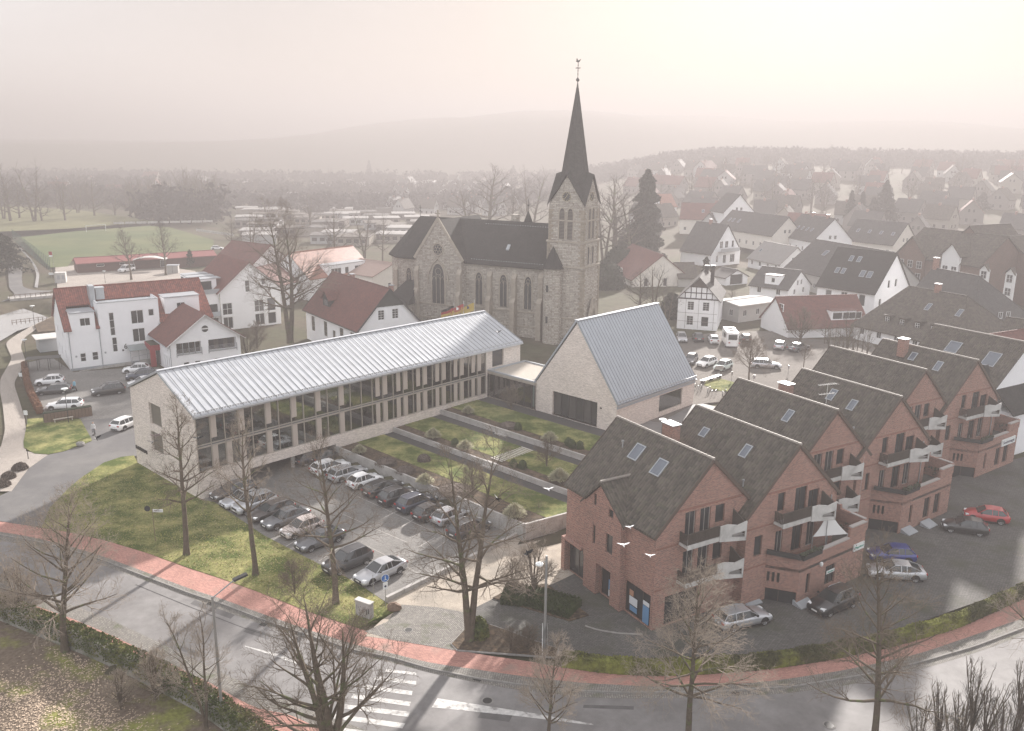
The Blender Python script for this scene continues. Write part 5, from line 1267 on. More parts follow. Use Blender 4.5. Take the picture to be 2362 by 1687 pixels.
# ground floor boxes with roof terraces
def terrace_box(du, dv, label, n, sign):
    A, B, C = RW(11.0 + du, .63 + dv), RW(12.9 + du, 2.95 + dv), RW(21.9 + du, 2.2 + dv)
    D, E = RW(21.9 + du, -6 + dv), RW(11.0 + du, -6 + dv)
    t = thing('terrace_annex', label, 'annex', A, R_(0)); q = [p - A for p in (A, B, C, D, E)]
    m1 = MB()
    def wf(p, r, ol, ops):
        d = (r - p); ln = d.length; d.normalize(); nn = Vector((d.y, -d.x, 0))
        wall_face(m1, p, d, nn, ol(ln), ops, .2)
        for o_ in ops: window(t, p, (d.x, d.y), (nn.x, nn.y), o_, M_darkframe, depth=.16)
        return d, nn, ln
    d1, n1, l1 = wf(q[0], q[1], lambda l: [(0, -.4), (l, -.4), (l, 4.3), (0, 4.7)][:4], [(.06, 2.9, -.3, 1.2, (2, 1), 'garage_door'), (.45, .68, 1.8, 2.7, (1, 1)), (.85, 1.08, 1.8, 2.7, (1, 1)), (1.25, 1.48, 1.8, 2.7, (1, 1))])
    d2, n2, l2 = wf(q[1], q[2], lambda l: [(0, -.4), (l, -.4), (l, 4.25), (0, 4.25)], [(1.0, 1.5, .75, 2.6, (1, 1)), (3.6, 5.0, .7, 2.5, (2, 1))] if n == 0 else [(1.6, 2.05, .7, 2.6, (1, 1)), (4.2, 5.3, .5, 2.7, (2, 1)), (6.1, 7.2, .5, 2.7, (2, 1))])
    m1.extr([q[1] + d2 * 6.7 + Vector((0, 0, 4.25)), q[2] + Vector((0, 0, 4.25)), q[2] + Vector((0, 0, 5.2)), q[1] + d2 * 6.7 + Vector((0, 0, 5.2))], n2 * -.25)
    wf(q[2], q[3], lambda l: [(0, -.4), (l, -.4), (l, 5.2), (0, 5.2)], [])
    obj('wall', m1, M_brick, t)
    m1 = MB(); m1.prism([(p.x, p.y) for p in q], 3.0, 3.25); obj('terrace_floor', m1, M_paverd, t)
    # stepped side parapet, copings
    m1 = MB()
    for k in range(3):
        a = q[2].lerp(q[3], k / 3); b = q[2].lerp(q[3], (k + 1) / 3); m1.bar(a + Vector((0, 0, 4.9 + .35 * k)), b + Vector((0, 0, 4.9 + .35 * k)), .25, 1.0)
    obj('side_parapet', m1, M_brick, t)
    for k in range(3):
        a = q[2].lerp(q[3], k / 3 + .02); b = q[2].lerp(q[3], (k + .6) / 3); m1 = MB(); m1.bar(a + Vector((0, 0, 5.44 + .35 * k)), b + Vector((0, 0, 5.44 + .35 * k)), .3, .07); obj('coping', m1, M_coping, t)
    for (a, b, z) in ((q[1] + d2 * 2.6, q[1] + d2 * 6.6, 4.3), (q[1] + d2 * 6.8, q[2], 5.25)):
        m1 = MB(); m1.bar(a - n2 * .12 + Vector((0, 0, z)), b - n2 * .12 + Vector((0, 0, z)), .36, .12); obj('coping', m1, M_coping, t)
    m1 = MB()       # flower boxes along the railing
    m1.bar(q[0] + d1 * .3 + n1 * .1 + Vector((0, 0, 4.5)), q[1] + n1 * .1 + Vector((0, 0, 4.4)), .3, .35); m1.bar(q[1] + n2 * .12 + Vector((0, 0, 4.35)), q[1] + d2 * 2.5 + n2 * .12 + Vector((0, 0, 4.35)), .3, .4)
    obj('flower_box', m1, M_dark, t)
    m1 = MB(); r2 = random.Random(n)
    for k in range(160):
        f = r2.random(); p = q[1] + d2 * (2.5 * f) + n2 * .12 + Vector((0, 0, 4.6)) if k % 2 else q[2].lerp(q[3], f) - n2 * 0 + Vector((-.6, 0, 3.6 + r2.random()))
        m1.ball(p + Vector((r2.uniform(-.15, .15), r2.uniform(-.15, .15), r2.uniform(-.1, .25))), r2.uniform(.05, .16), n=4)
    o_ = obj('planting', m1, mat('dark shrub leaves', (.05, .055, .035), .9), t); o_['kind'] = 'stuff'
    # garden furniture on the terrace
    tp = q[0].lerp(q[2], .45) + Vector((0, 0, 3.25)) - n2 * 1.6
    tb = thing('terrace_table', f'garden table on the terrace of the {ORDER[2 * n + 1]} brick house', 'table', A + tp)
    m2 = MB(); m2.lathe([(.5, .7), (.5, .74)], 12); m2.tube([(0, 0, 0), (0, 0, .7)], .04, 5); obj('table_top', m2, M_galv, tb)
    for k in range(3):
        a = k * 2.1; c = thing('terrace_chair', f'light garden chair {("left of", "behind", "right of")[k]} the table on the {ORDER[2 * n + 1]} brick house terrace', 'chair', A + tp + Vector((.95 * math.cos(a), .95 * math.sin(a), 0)), a)
        m2 = MB(); m2.box(-.22, .22, -.22, .22, .42, .46); obj('seat', m2, M_balc, c); m2 = MB(); m2.box(.2, .24, -.22, .22, .46, .9); obj('backrest', m2, M_balc, c)
        m2 = MB(); m2.box(-.2, -.17, -.2, -.17, 0, .42).box(.17, .2, -.2, -.17, 0, .42).box(-.2, -.17, .17, .2, 0, .42).box(.17, .2, .17, .2, 0, .42); obj('legs', m2, M_galv, c)
    return t, A, q, d1, n1, l1, d2, n2, l2
tb1 = terrace_box(0, 0, 'brick garage annex with railed roof terrace below the second gable', 0, '')
tb2 = terrace_box(19.5, -4.55, 'brick garage annex with planted roof terrace below the fourth gable', 1, '')
tb3 = terrace_box(40.3, -9.6, 'brick annex with white shop sign below the farthest gable', 2, '')
M_signw = mat('sign white', (.72, .74, .73), .5); M_signgreen = mat('sign green', (.05, .30, .22), .6); M_ink = mat('ink', (.06, .06, .10), .7)
def wall_sign(tb, u, z, w_, h_, txt, m_t, label, size, parent_as_part=False, out=.12):
    t, A, q, d1, n1, l1, d2, n2, l2 = tb
    r = math.atan2(d2.y, d2.x); p = A + q[1] + d2 * u + n2 * .01 + Vector((0, 0, z))
    s = thing('wall_sign', label, 'sign', p, r)
    m1 = MB(); m1.box(0, w_, -out, 0, 0, h_); obj('sign_panel', m1, M_signw, s)
    text_part(txt, size, m_t, s, (w_ / 2, -out - .012, h_ / 2), (PI / 2, 0, 0))
    return s
wall_sign(tb1, 7.35, 2.85, 1.5, .62, 'Pflegedienst', M_signgreen, 'small white sign with green lettering at the outer corner of the nearer annex', .26)
wall_sign(tb1, 3.75, 1.75, 1.1, .3, 'Pflegedienst', M_signgreen, 'small white window sign with green lettering on the nearer annex', .17, out=.03)
wall_sign(tb3, 5.2, 2.75, 3.2, .8, 'Seelenmagie', M_ink, 'long white sign with dark script on the farthest annex', .55)
m1 = MB(); pA = tb1[1] + tb1[2][1] + tb1[6] * 2.75 + tb1[7] * .12 + Vector((0, 0, 3.05)); m1.ball(pA, .16, .16, .22); obj('wall_lamp', m1, M_signw, None); o_ = bpy.data.objects['wall_lamp.001'] if 'wall_lamp.001' in bpy.data.objects else bpy.data.objects['wall_lamp']
tag(o_, 'round white lamp on the blank wall of the nearer brick annex', 'lamp')
# cellar ramps: pale slabs leaning at the foot of the annexes
for K, a, b, lb in ((K11, 345, 1045, 'between the nearest gable and the first garage door'), (K11, 715, 1060, 'at the near corner of the first annex'), (K11, 1460, 547, 'at the near corner of the second annex'), (K11, 1600, 500, 'under the windows of the second annex')):
    p = g(K, a, b); t = thing('cellar_hatch', 'pale sloping cellar hatch ' + lb, 'cellar hatch', p, R_(30.9 if b > 700 else 35))
    m1 = MB(); m1.hexa([(-.8, -.5, 0), (.8, -.5, 0), (.8, .5, 0), (-.8, .5, 0), (-.8, -.5, .1), (.8, -.5, .1), (.8, .5, .45), (-.8, .5, .45)]); obj('hatch_lid', m1, M_zincd, t)
# sun sail
A_ = tb1[1]; q_ = tb1[2]
s0 = A_ + q_[2] * .62 + Vector((-.4, -.5, 7.3)); s1 = A_ + q_[1].lerp(q_[2], .72) + Vector((0, .3, 4.6)); s2 = A_ + q_[1].lerp(q_[2], .25) + Vector((0, 1.5, 4.9))
m1 = MB(); N_ = 6; gr = {}
for i in range(N_ + 1):
    for j in range(N_ + 1 - i):
        a, b = i / N_, j / N_; c = 1 - a - b; p = s0 * c + s1 * a + s2 * b; sag = (a * b + b * c + c * a) * .9; cen = (s0 + s1 + s2) / 3
        gr[i, j] = p.lerp(cen, sag * .5) - Vector((0, 0, sag * .4))
for i in range(N_):
    for j in range(N_ - i):
        m1.face([gr[i, j], gr[i + 1, j], gr[i, j + 1]])
        if i + j < N_ - 1: m1.face([gr[i + 1, j], gr[i + 1, j + 1], gr[i, j + 1]])
sl = thing('sun_sail', 'white triangular sun sail stretched over the nearer roof terrace', 'sun sail', (0, 0, 0)); sl.location = (s1.x, s1.y, 3.25)
o_ = obj('sail_cloth', m1, M_frame, None); o_.parent = sl; o_.location = (-s1.x, -s1.y, -3.25)
md = o_.modifiers.new('thick', 'SOLIDIFY'); md.thickness = .02
m1 = MB()
for s in (s0, s1, s2): m1.tube([(s.x - s1.x, s.y - s1.y, 0), (s.x - s1.x, s.y - s1.y, s.z - 3.25 + .05)], .035, 5)
obj('sail_post', m1, M_galv, sl)
# roof aerial
p, a, sy = on_roof(12, HW_, ZE, ZR_, 'S', 5.9, 3.0)
ae = thing('roof_aerial', 'white television aerial on a mast on the fourth brick house roof', 'aerial', RW(33.45, -15.9) + az(-59.1) * p.x + az(30.9) * p.y + Vector((0, 0, p.z - .1)), R_(20))
m1 = MB(); m1.tube([(0, 0, 0), (0, 0, 3.3)], .035, 6); obj('mast', m1, M_balc, ae)
for z, l_, n__ in ((3.2, 1.9, 9), (2.2, 1.6, 6)):
    m1 = MB(); m1.bar((-l_ * .6, 0, z), (l_ * .6, 0, z), .05, .05)
    for k in range(n__): x = -l_ * .55 + l_ * 1.1 * k / (n__ - 1); m1.bar((x, -.25 - .02 * k, z + .03), (x, .25 + .02 * k, z + .03), .025, .025)
    obj('antenna', m1, M_balc, ae)
# seventh, bigger roof with plain white gable and its neighbours at the right edge
t = thing('brick_house', 'large brown roofed house with two wide skylights and white gable wall behind the brick row', 'house', RW(68.7, -23.7), R_(-59.1))
shell(t, 12.4, 9.2, 5.6, ZR_, {}, M_white, M_frame); roof(t, 12.4, 9.2, 5.6, ZR_, M_brown_tile, os=.3, og=.3, rmat=MATS['ridge tile'])
skylight(t, 12.4, 9.2, 5.6, ZR_, 'S', 4.3, 7.8, 1.7, 1.9); skylight(t, 12.4, 9.2, 5.6, ZR_, 'S', 9.8, 7.0, 1.7, 2.3)
# ------------------------------------------------------------------ white house with red pantiles (number 6) and its gabled wing
M_greyf = mat('grey window frame', (0.35, 0.36, 0.37), 0.5)
PA = Vector((-72.06, 136.57, 0)); w1 = thing('white_house', 'white rendered house with glazed red pantile roof, box dormers and number 6', 'house', PA, R_(34.5))
W1W, W1L = 7.2, 23.0
# local: x along the front, y from 0 (front) to 14.4
S = ((0, 0), (1, 0), (0, -1), 0)
mb = MB()
fo_ = [(1.6, 2.45, 1.2, 2.6, (1, 2)), (3.4, 4.3, 1.2, 2.6, (1, 2))]
wall_face(mb, (0, 0), (1, 0), (0, -1), [(0, -.3), (4.9, -.3), (4.9, 6.7), (0, 6.7)], fo_, .15)
big = [(6.5, 7.3, 5.0, 8.9, (1, 3)), (6.6, 7.4, 2.2, 4.7, (1, 2)), (9.9, 11.9, 6.6, 8.9, (2, 1)), (12.7, 13.6, 7.7, 8.9, (1, 1)), (9.9, 11.9, 3.5, 5.8, (2, 1))]
wall_face(mb, (0, -.03), (1, 0), (0, -1), [(4.9, -.3), (14.4, -.3), (14.4, 10.6), (4.9, 10.6)], big, .15)
wall_face(mb, (0, 0), (1, 0), (0, -1), [(14.4, -.3), (W1L, -.3), (W1L, 6.7), (14.4, 6.7)], [(15.2, 16.1, 3.4, 5.2, (1, 2))], .15)
wall_face(mb, (W1L, 0), (0, 1), (1, 0), [(0, -.3), (14.4, -.3), (14.4, 6.7), (7.2, 12.2), (0, 6.7)], [(2, 3, 4, 5.5, (1, 1))], .15)
wall_face(mb, (0, 14.4), (0, -1), (-1, 0), [(0, -.3), (14.4, -.3), (14.4, 6.7), (7.2, 12.2), (0, 6.7)], [(3, 3.9, 1.2, 2.6, (1, 1)), (6, 6.9, 1.2, 2.6, (1, 1)), (10, 10.9, 1.2, 2.6, (1, 1)), (3, 3.9, 4.2, 5.6, (1, 1)), (9, 9.9, 4.2, 5.6, (1, 1))], .15)
wall_face(mb, (W1L, 14.4), (-1, 0), (0, 1), [(0, -.3), (W1L, -.3), (W1L, 6.7), (0, 6.7)], [], .15)
obj('wall', mb, M_white, w1)
for o_ in fo_: window(w1, (0, 0), (1, 0), (0, -1), o_, M_frame, depth=.11)
for o_ in big: window(w1, (0, -.03), (1, 0), (0, -1), o_, M_frame, depth=.11, t=.09)
window(w1, (0, 0), (1, 0), (0, -1), (15.2, 16.1, 3.4, 5.2, (1, 2)), M_frame, depth=.11)
for o_ in [(3, 3.9, 1.2, 2.6, (1, 1)), (6, 6.9, 1.2, 2.6, (1, 1)), (10, 10.9, 1.2, 2.6, (1, 1)), (3, 3.9, 4.2, 5.6, (1, 1)), (9, 9.9, 4.2, 5.6, (1, 1))]: window(w1, (0, 14.4), (0, -1), (-1, 0), o_, M_frame, depth=.11)
# roof as a child group at y centre
m1 = MB(); zr_, ze_ = 12.2, 6.7; sl_ = (zr_ - ze_) / 7.2
def R1(x, y): return (x, y, (ze_ + sl_ * (y if y <= 7.2 else 14.4 - y)) + .05)
m1.extr([R1(-.35, -.4), R1(.75, -.4), R1(.75, 4.0), R1(4.35, 4.0), R1(4.35, -.4), R1(4.95, -.4), R1(4.95, 4.7), R1(14.35, 4.7), R1(14.35, -.4), R1(W1L + .3, -.4), R1(W1L + .3, 7.2), R1(-.35, 7.2)], (0, 0, .2)); m1.extr([R1(W1L + .3, 14.8), R1(-.35, 14.8), R1(-.35, 7.2), R1(W1L + .3, 7.2)], (0, 0, .2))
wr = obj('roof', m1, M_red_tile, w1)
m1 = MB()
for k in range(46): m1.tube([(-.35 + k * .514, 7.2, zr_ + .24), (.19 + k * .514, 7.2, zr_ + .27)], .13, 6)
obj('ridge_cap', m1, M_red_tile, wr)['kind'] = 'stuff'
for xe in (-.38, W1L + .33):
    m1 = MB(); m1.bar((xe, -.42, R1(0, -.4)[2] + .02), (xe, 7.2, zr_ + .1), .05, .28); obj('verge_board', m1, M_redbrown, wr)
def box_dormer(t, x0, x1, yf, z0, z1, yb, ops, fm=M_frame, wm=M_white, flat=M_zincd):
    m1 = MB(); wall_face(m1, (x0, yf), (1, 0), (0, -1), [(0, z0), (x1 - x0, z0), (x1 - x0, z1), (0, z1)], ops, .12)
    wall_face(m1, (x1, yf), (0, 1), (1, 0), [(0, z0), (yb - yf, z0), (yb - yf, z1), (0, z1)], [], .1); wall_face(m1, (x0, yb), (0, -1), (-1, 0), [(0, z0), (yb - yf, z0), (yb - yf, z1), (0, z1)], [], .1)
    d = obj('dormer', m1, wm, t)
    for o_ in ops: window(d, (x0, yf), (1, 0), (0, -1), o_, fm, depth=.08)
    m1 = MB(); m1.box(x0 - .12, x1 + .12, yf - .15, yb + .1, z1, z1 + .14); obj('dormer_roof', m1, flat, d)
    return d
box_dormer(w1, .75, 4.35, -.02, 6.0, 9.3, 4.2, [(1.35, 2.9, 7.1, 8.4, (2, 1))])
box_dormer(w1, 15.6, 21.4, .9, 7.0, 10.4, 5.6, [(2.0, 3.4, 7.6, 9.4, (2, 1))])
m1 = MB(); m1.box(4.9, 5.1, 0, 4.8, 6.5, 10.6); m1.box(14.2, 14.4, 0, 4.8, 6.5, 10.6); m1.box(5.1, 14.2, 4.6, 4.8, 8, 10.2); obj('bay_side', m1, M_white, w1)
m1 = MB(); m1.box(5.1, 14.2, .15, 4.6, 9.85, 9.95); obj('bay_flat_roof', m1, M_zincd, w1)
m1 = MB(); m1.box(4.85, 14.45, -.12, .12, 10.6, 10.68); m1.box(4.85, 5.1, .12, 4.8, 10.6, 10.68); m1.box(14.2, 14.45, .12, 4.8, 10.6, 10.68); obj('parapet_trim', m1, M_zincd, w1)
m1 = MB(); m1.box(4.5, 5.3, 3.4, 5.6, 9.4, 13.0); obj('chimney', m1, M_zincd, w1)
m1 = MB(); m1.box(5.6, 6.9, 4.4, 6.0, 10.5, 12.4); m1.box(5.5, 7.0, 4.3, 6.1, 12.4, 12.5); obj('roof_vent_box', m1, M_zincd, w1)
for x in (.25, 4.8):
    m1 = MB(); m1.tube([(x, -.12, 6.5), (x, -.12, 0)], .06, 6); obj('downpipe', m1, M_zincd, w1)
m1 = MB(); m1.tube([(14.2, -.15, 6.3), (14.2, -.15, 3)], .06, 6); obj('downpipe', m1, M_zincd, w1)
text_part('6', 1.25, M_dark, w1, (8.6, -.09, 2.95), (PI / 2, 0, 0), .03)
for x, z in ((8.15, 2.35), (9.2, 2.3), (1.0, 2.2), (5.4, 2.3)):
    m1 = MB(); m1.box(x - .14, x + .14, -.1, -.03, z - .14, z + .14); obj('wall_light', m1, M_dark if x == 8.15 else M_greyf, w1)
m1 = MB(); m1.box(-.05, 14.5, -.1, .0, -.3, .25); obj('plinth', m1, M_zincd, w1)
M_redp = mat('red facade panel', (.30, .035, .04), .5)
m1 = MB(); m1.box(11.6, 15.6, -4.2, -.05, 2.6, 3.5); m1.box(11.6, 12.4, -4.2, -3.6, -.2, 2.6); po = obj('entrance_porch', m1, M_redp, w1)
m1 = MB(); m1.box(11.7, 15.5, -4.1, -.1, 3.5, 3.56); obj('porch_roof', m1, mat('sedum roof', (.08, .08, .05), .9, var=.4, vscale=4), po)
m1 = MB(); m1.box(12.5, 15.5, -3.9, -3.85, .1, 2.5); obj('pane', m1, M_glass, po)
m1 = MB(); m1.hexa([(8.7, -2.6, 2.6), (11.5, -2.6, 2.6), (11.5, -.1, 3.1), (8.7, -.1, 3.1), (8.7, -2.6, 2.66), (11.5, -2.6, 2.66), (11.5, -.1, 3.16), (8.7, -.1, 3.16)]); can = obj('glass_canopy', m1, mat('grey canopy glass', (.22, .25, .25), .15, .6), w1)
m1 = MB()
for x in (8.8, 10.1, 11.4): m1.tube([(x, -2.5, 0), (x, -2.5, 2.6)], .04, 5)
m1.bar((8.7, -2.5, 2.58), (11.5, -2.5, 2.58), .06, .08); obj('canopy_frame', m1, M_greyf, can)
# gabled wing
PB = Vector((-55.04, 135.44, 0)); w2 = thing('white_wing', 'white gabled wing with red brown roof, two loggias and round vent', 'house', PB, R_(36.5))
W2, H2 = 11.4, 5.0; zr2 = 9.1
g_ops = [(.95, 4.9, 2.9, 4.75), (6.1, 10.7, 2.9, 4.75), (1.9, 2.8, .1, 1.5, (1, 2)), (3.7, 4.6, .1, 1.5, (1, 2)), (6.9, 7.9, .1, 1.5, (1, 2)), (8.8, 9.8, .1, 1.5, (1, 2))]
mb = MB(); wall_face(mb, (0, 0), (1, 0), (0, -1), [(0, -.3), (W2, -.3), (W2, H2), (W2 / 2, zr2), (0, H2)], g_ops[2:], .15)
mb2 = MB(); wall_face(mb2, (0, 0), (1, 0), (0, -1), [(0, -.3), (W2, -.3), (W2, H2), (W2 / 2, zr2), (0, H2)], [o_[:4] for o_ in g_ops], .9)
wall_face(mb2, (W2, 0), (0, 1), (1, 0), [(0, -.3), (14, -.3), (14, H2), (0, H2)], [], .15)
sops2 = [(1.0 + k * 1.3, 1.55 + k * 1.3, .2, 2.4, (1, 1)) for k in range(3)] + [(1.6, 2.1, 3.3, 4.4, (1, 1)), (4.2, 4.7, 3.3, 4.4, (1, 1))]
wall_face(mb2, (0, 14), (0, -1), (-1, 0), [(0, -.3), (14, -.3), (14, H2), (0, H2)], [(14 - b, 14 - a, c, d) for a, b, c, d, e_ in sops2], .15)
obj('wall', mb2, M_white, w2)
for o_ in g_ops[2:]: window(w2, (0, 0), (1, 0), (0, -1), o_, M_frame, depth=.12)
for a, b, c, d, e_ in sops2: window(w2, (0, 14), (0, -1), (-1, 0), (14 - b, 14 - a, c, d, e_), M_frame, depth=.12)
for (a, b), n_ in (((.95, 4.9), 4), ((6.1, 10.7), 3)):
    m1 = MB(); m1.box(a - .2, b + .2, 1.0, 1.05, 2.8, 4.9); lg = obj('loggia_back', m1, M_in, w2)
    for k in range(n_):
        x = a + (b - a) * (k + .5) / n_; m1 = MB(); m1.box(x - .38, x + .38, .9, .99, 3.05, 4.6); obj('loggia_glazing', m1, M_glass, lg)
    m1 = MB()
    for z in (3.1, 3.3, 3.5, 3.7): m1.bar((a, -.06, z), (b, -.06, z), .035, .035)
    m1.box(a - .08, a, -.12, 0, 2.5, 3.75); m1.box(b, b + .08, -.12, 0, 2.5, 3.75); m1.box(a, b, -.12, .02, 2.75, 2.9)
    if n_ == 4:
        for k in range(1, 4): m1.box(a + (b - a) * k / 4 - .05, a + (b - a) * k / 4 + .05, .02, .12, 2.9, 4.75)
    obj('loggia_railing', m1, M_greyf, w2)
m1 = MB(); m1.extr([(W2 / 2 + .55 * math.cos(a), -.02, 6.7 + .55 * math.sin(a)) for a in [2 * PI * i / 20 for i in range(20)]], (0, -.03, 0)); rv = obj('round_vent', m1, M_dark, w2)
m1 = MB(); m1.box(W2 / 2 - .55, W2 / 2 + .55, -.09, -.05, 6.62, 6.8); obj('vent_bar', m1, M_frame, rv)
m1 = MB()
for sx in (-1, 1):
    xe = W2 / 2 + sx * (W2 / 2 + .75); ze2 = H2 - .75 * (zr2 - H2) / (W2 / 2)
    p = [(xe, -.55, ze2), (xe, 14, ze2), (W2 / 2, 14, zr2), (W2 / 2, -.55, zr2)]
    m1.extr(p if sx > 0 else p[::-1], (0, 0, .2))
w2r = obj('roof', m1, M_redbrown, w2)
for sx in (-1, 1):
    xe = W2 / 2 + sx * (W2 / 2 + .75); m1 = MB(); m1.bar((xe, -.58, ze2 - .02), (W2 / 2, -.58, zr2 + .0), .05, .3, up=(0, 1, 0)); obj('verge_board', m1, M_frame, w2r)
    m1 = MB(); m1.tube([(xe + sx * .05, -.5, ze2), (xe + sx * .05, 14, ze2)], .07, 6); obj('gutter', m1, M_zincd, w2r)
m1 = MB(); m1.tube([(-.8, -.4, ze2), (-.1, -.2, ze2 - .4), (-.1, -.12, 0)], .06, 6); obj('downpipe', m1, M_zincd, w2)
m1 = MB(); m1.box(5.2, 5.5, -.06, 0, .95, 1.25); obj('wall_light', m1, M_greyf, w2)
# carport shed on the far left and the entrance ramp
sh = thing('bin_shed', 'grey slatted shed with bright flat roof at the left end of the white house', 'shed', g(K1, 350, 430), R_(36))
m1 = MB(); m1.box(0, 5.4, 0, 4, 0, 2.3); obj('wall', m1, M_greyf, sh); m1 = MB(); m1.box(-.5, 5.6, -.6, 4.3, 2.35, 2.5); obj('flat_roof', m1, M_balc, sh)
rp_ = thing('entrance_ramp', 'low white ramp wall in front of the number 6 house', 'ramp', PA + az(34.5) * 1 - az(124.5) * 1.6, R_(36))
m1 = MB(); m1.hexa([(0, 0, 0), (8, 0, 0), (8, .15, 0), (0, .15, 0), (0, 0, .1), (8, 0, .55), (8, .15, .55), (0, .15, .1)]); m1.box(9.3, 14, -.7, -.5, 0, .8); obj('ramp_wall', m1, M_conc, rp_)
m1 = MB(); m1.bar((8.2, -.1, .6), (8.2, -.1, 1.3), .04, .04); m1.bar((8.2, -.1, 1.3), (11.5, -.4, 1.7), .04, .04); m1.bar((11.5, -.4, .6), (11.5, -.4, 1.7), .04, .04); obj('handrail', m1, M_galv, rp_)

# apartment building behind: terrace bays left, gable right
w3p = Vector((-56.68, 169.16, .3)) ; R3 = R_(38)
w3 = thing('apartment_house', 'white gabled apartment house with red brown roof and stepped grey roof terraces', 'apartment house', w3p - az(38) * 1.3, R3)
hw = 6.2; L3 = 16
gop = [(.35, 2.35, 2.6, 5.0, (2, 2)), (.35, 2.35, -.2, 2.2, (2, 1)), (6.9, 8.9, 2.6, 5.0, (2, 2)), (6.9, 8.9, -.2, 2.2, (2, 1)), (5.2, 6.2, 6.8, 9.2, (1, 2)), (8.6, 9.5, 8.0, 9.3, (1, 1)), (9.6, 11.4, 2.5, 5.2, (1, 1)), (9.6, 11.4, -.2, 2.2, (1, 1))]
mb = MB(); wall_face(mb, (0, 0), (1, 0), (0, -1), [(0, -.6), (2 * hw, -.6), (2 * hw, 7.4), (hw, 12.6), (0, 7.4)], gop, .15)
wall_face(mb, (2 * hw, 0), (0, 1), (1, 0), [(0, -.6), (L3, -.6), (L3, 7.4), (0, 7.4)], [], .15)
obj('wall', mb, M_white, w3); mb = MB(); mb.prism([(-7.5, 2.5), (-3.6, 2.5), (-3.6, .4), (0, .4), (0, L3), (-7.5, L3)], -.6, 7.15); obj('wing_wall', mb, M_white, w3)
for o_ in gop: window(w3, (0, 0), (1, 0), (0, -1), o_, M_frame, depth=.12, t=.1)
m1 = MB()
for sx in (-1, 1):
    xe = hw + sx * (hw + .6); ze3 = 7.4 - .6 * 5.2 / hw; p = [(xe, -.4, ze3), (xe, L3, ze3), (hw, L3, 12.6), (hw, -.4, 12.6)]; m1.extr(p if sx > 0 else p[::-1], (0, 0, .22))
w3r = obj('roof', m1, M_redbrown, w3)
for sx in (-1, 1): m1 = MB(); m1.bar((hw + sx * (hw + .6), -.43, ze3), (hw, -.43, 12.6), .05, .28, up=(0, 1, 0)); obj('verge_board', m1, M_frame, w3r)
for k in range(3):
    y = 3.2 + k * 3.6; m1 = MB(); m1.box(-4.0 + k * .3, .6, y, y + 2.3, 7.1, 9.6); d = obj('dormer', m1, M_white, w3); m1 = MB(); m1.box(-4.2 + k * .3, 1.5, y - .15, y + 2.45, 9.6, 9.75); obj('dormer_roof', m1, M_zincd, d)
    m1 = MB(); m1.box(-4.06 + k * .3, -3.98 + k * .3, y + .4, y + 1.9, 7.3, 9.2); obj('pane', m1, M_glass, d); m1 = MB(); m1.box(-3.2 + k * .3, -.4, y - .05, y, 7.3, 9.2); obj('pane', m1, M_glass, d)
m1 = MB(); m1.box(-7.5, .1, .25, .33, 7.1, 8.0); m1.box(-7.55, -7.45, .25, L3, 7.1, 8.0); obj('terrace_railing', m1, M_zincd, w3)
m1 = MB(); m1.box(-3.4, -.4, -.9, .4, 2.6, 2.75); b_ = obj('balcony', m1, M_conc, w3); m1 = MB(); m1.box(-3.4, -.4, -.92, -.86, 2.75, 3.7); obj('railing', m1, mat('grey railing panel', (.42, .45, .48), .5), b_)
m1 = MB(); m1.box(-3.3, -.5, .33, .38, 2.8, 5.0); m1.box(-3.3, -.5, .33, .38, .0, 2.2); obj('glass_door', m1, M_glass, w3)
# old schoolhouse: white walls, matt red roof, black boarded gable
t, L5 = house_on_ridge('old_house', 'old white house with large plain red brown roof and black boarded gable', px((640, 560, 6.317), 800, 430), px((640, 560, 6.317), 1640, 685), 12.2, 5.9, 5.9, -.2,
    wm=M_white, rm=M_redbrown, fm=mat('brown window frame', (.25, .22, .17), .7), os=.5, og=.35, verge=M_dark, gutter=M_dark,
    ops={'S': [(2.6, 4.1, 2.2, 5.0, (2, 3)), (8.3, 9.8, 2.2, 5.0, (2, 3)), (12.2, 13.4, .2, 4.0, (2, 4), 'door'), (15.3, 16.8, 2.2, 5.0, (2, 3)), (19.6, 21.1, 2.2, 5.0, (2, 3))], 'B': [(3.7, 4.9, 7.2, 8.9, (2, 4), 'window', M_frame), (6.4, 7.6, 7.2, 8.9, (2, 4), 'window', M_frame)]})
m1 = MB(); zt = 9.3
m1.extr([(L5 + .02, -5.9 * (12.2 - zt) / 6.2, zt + .2), (L5 + .02, 5.9 * (12.2 - zt) / 6.2, zt + .2), (L5 + .02, 0, 12.35)], (.1, 0, 0)); obj('boarded_gable', m1, mat('black boarding', (.06, .065, .06), .8, .2, var=.2), t)
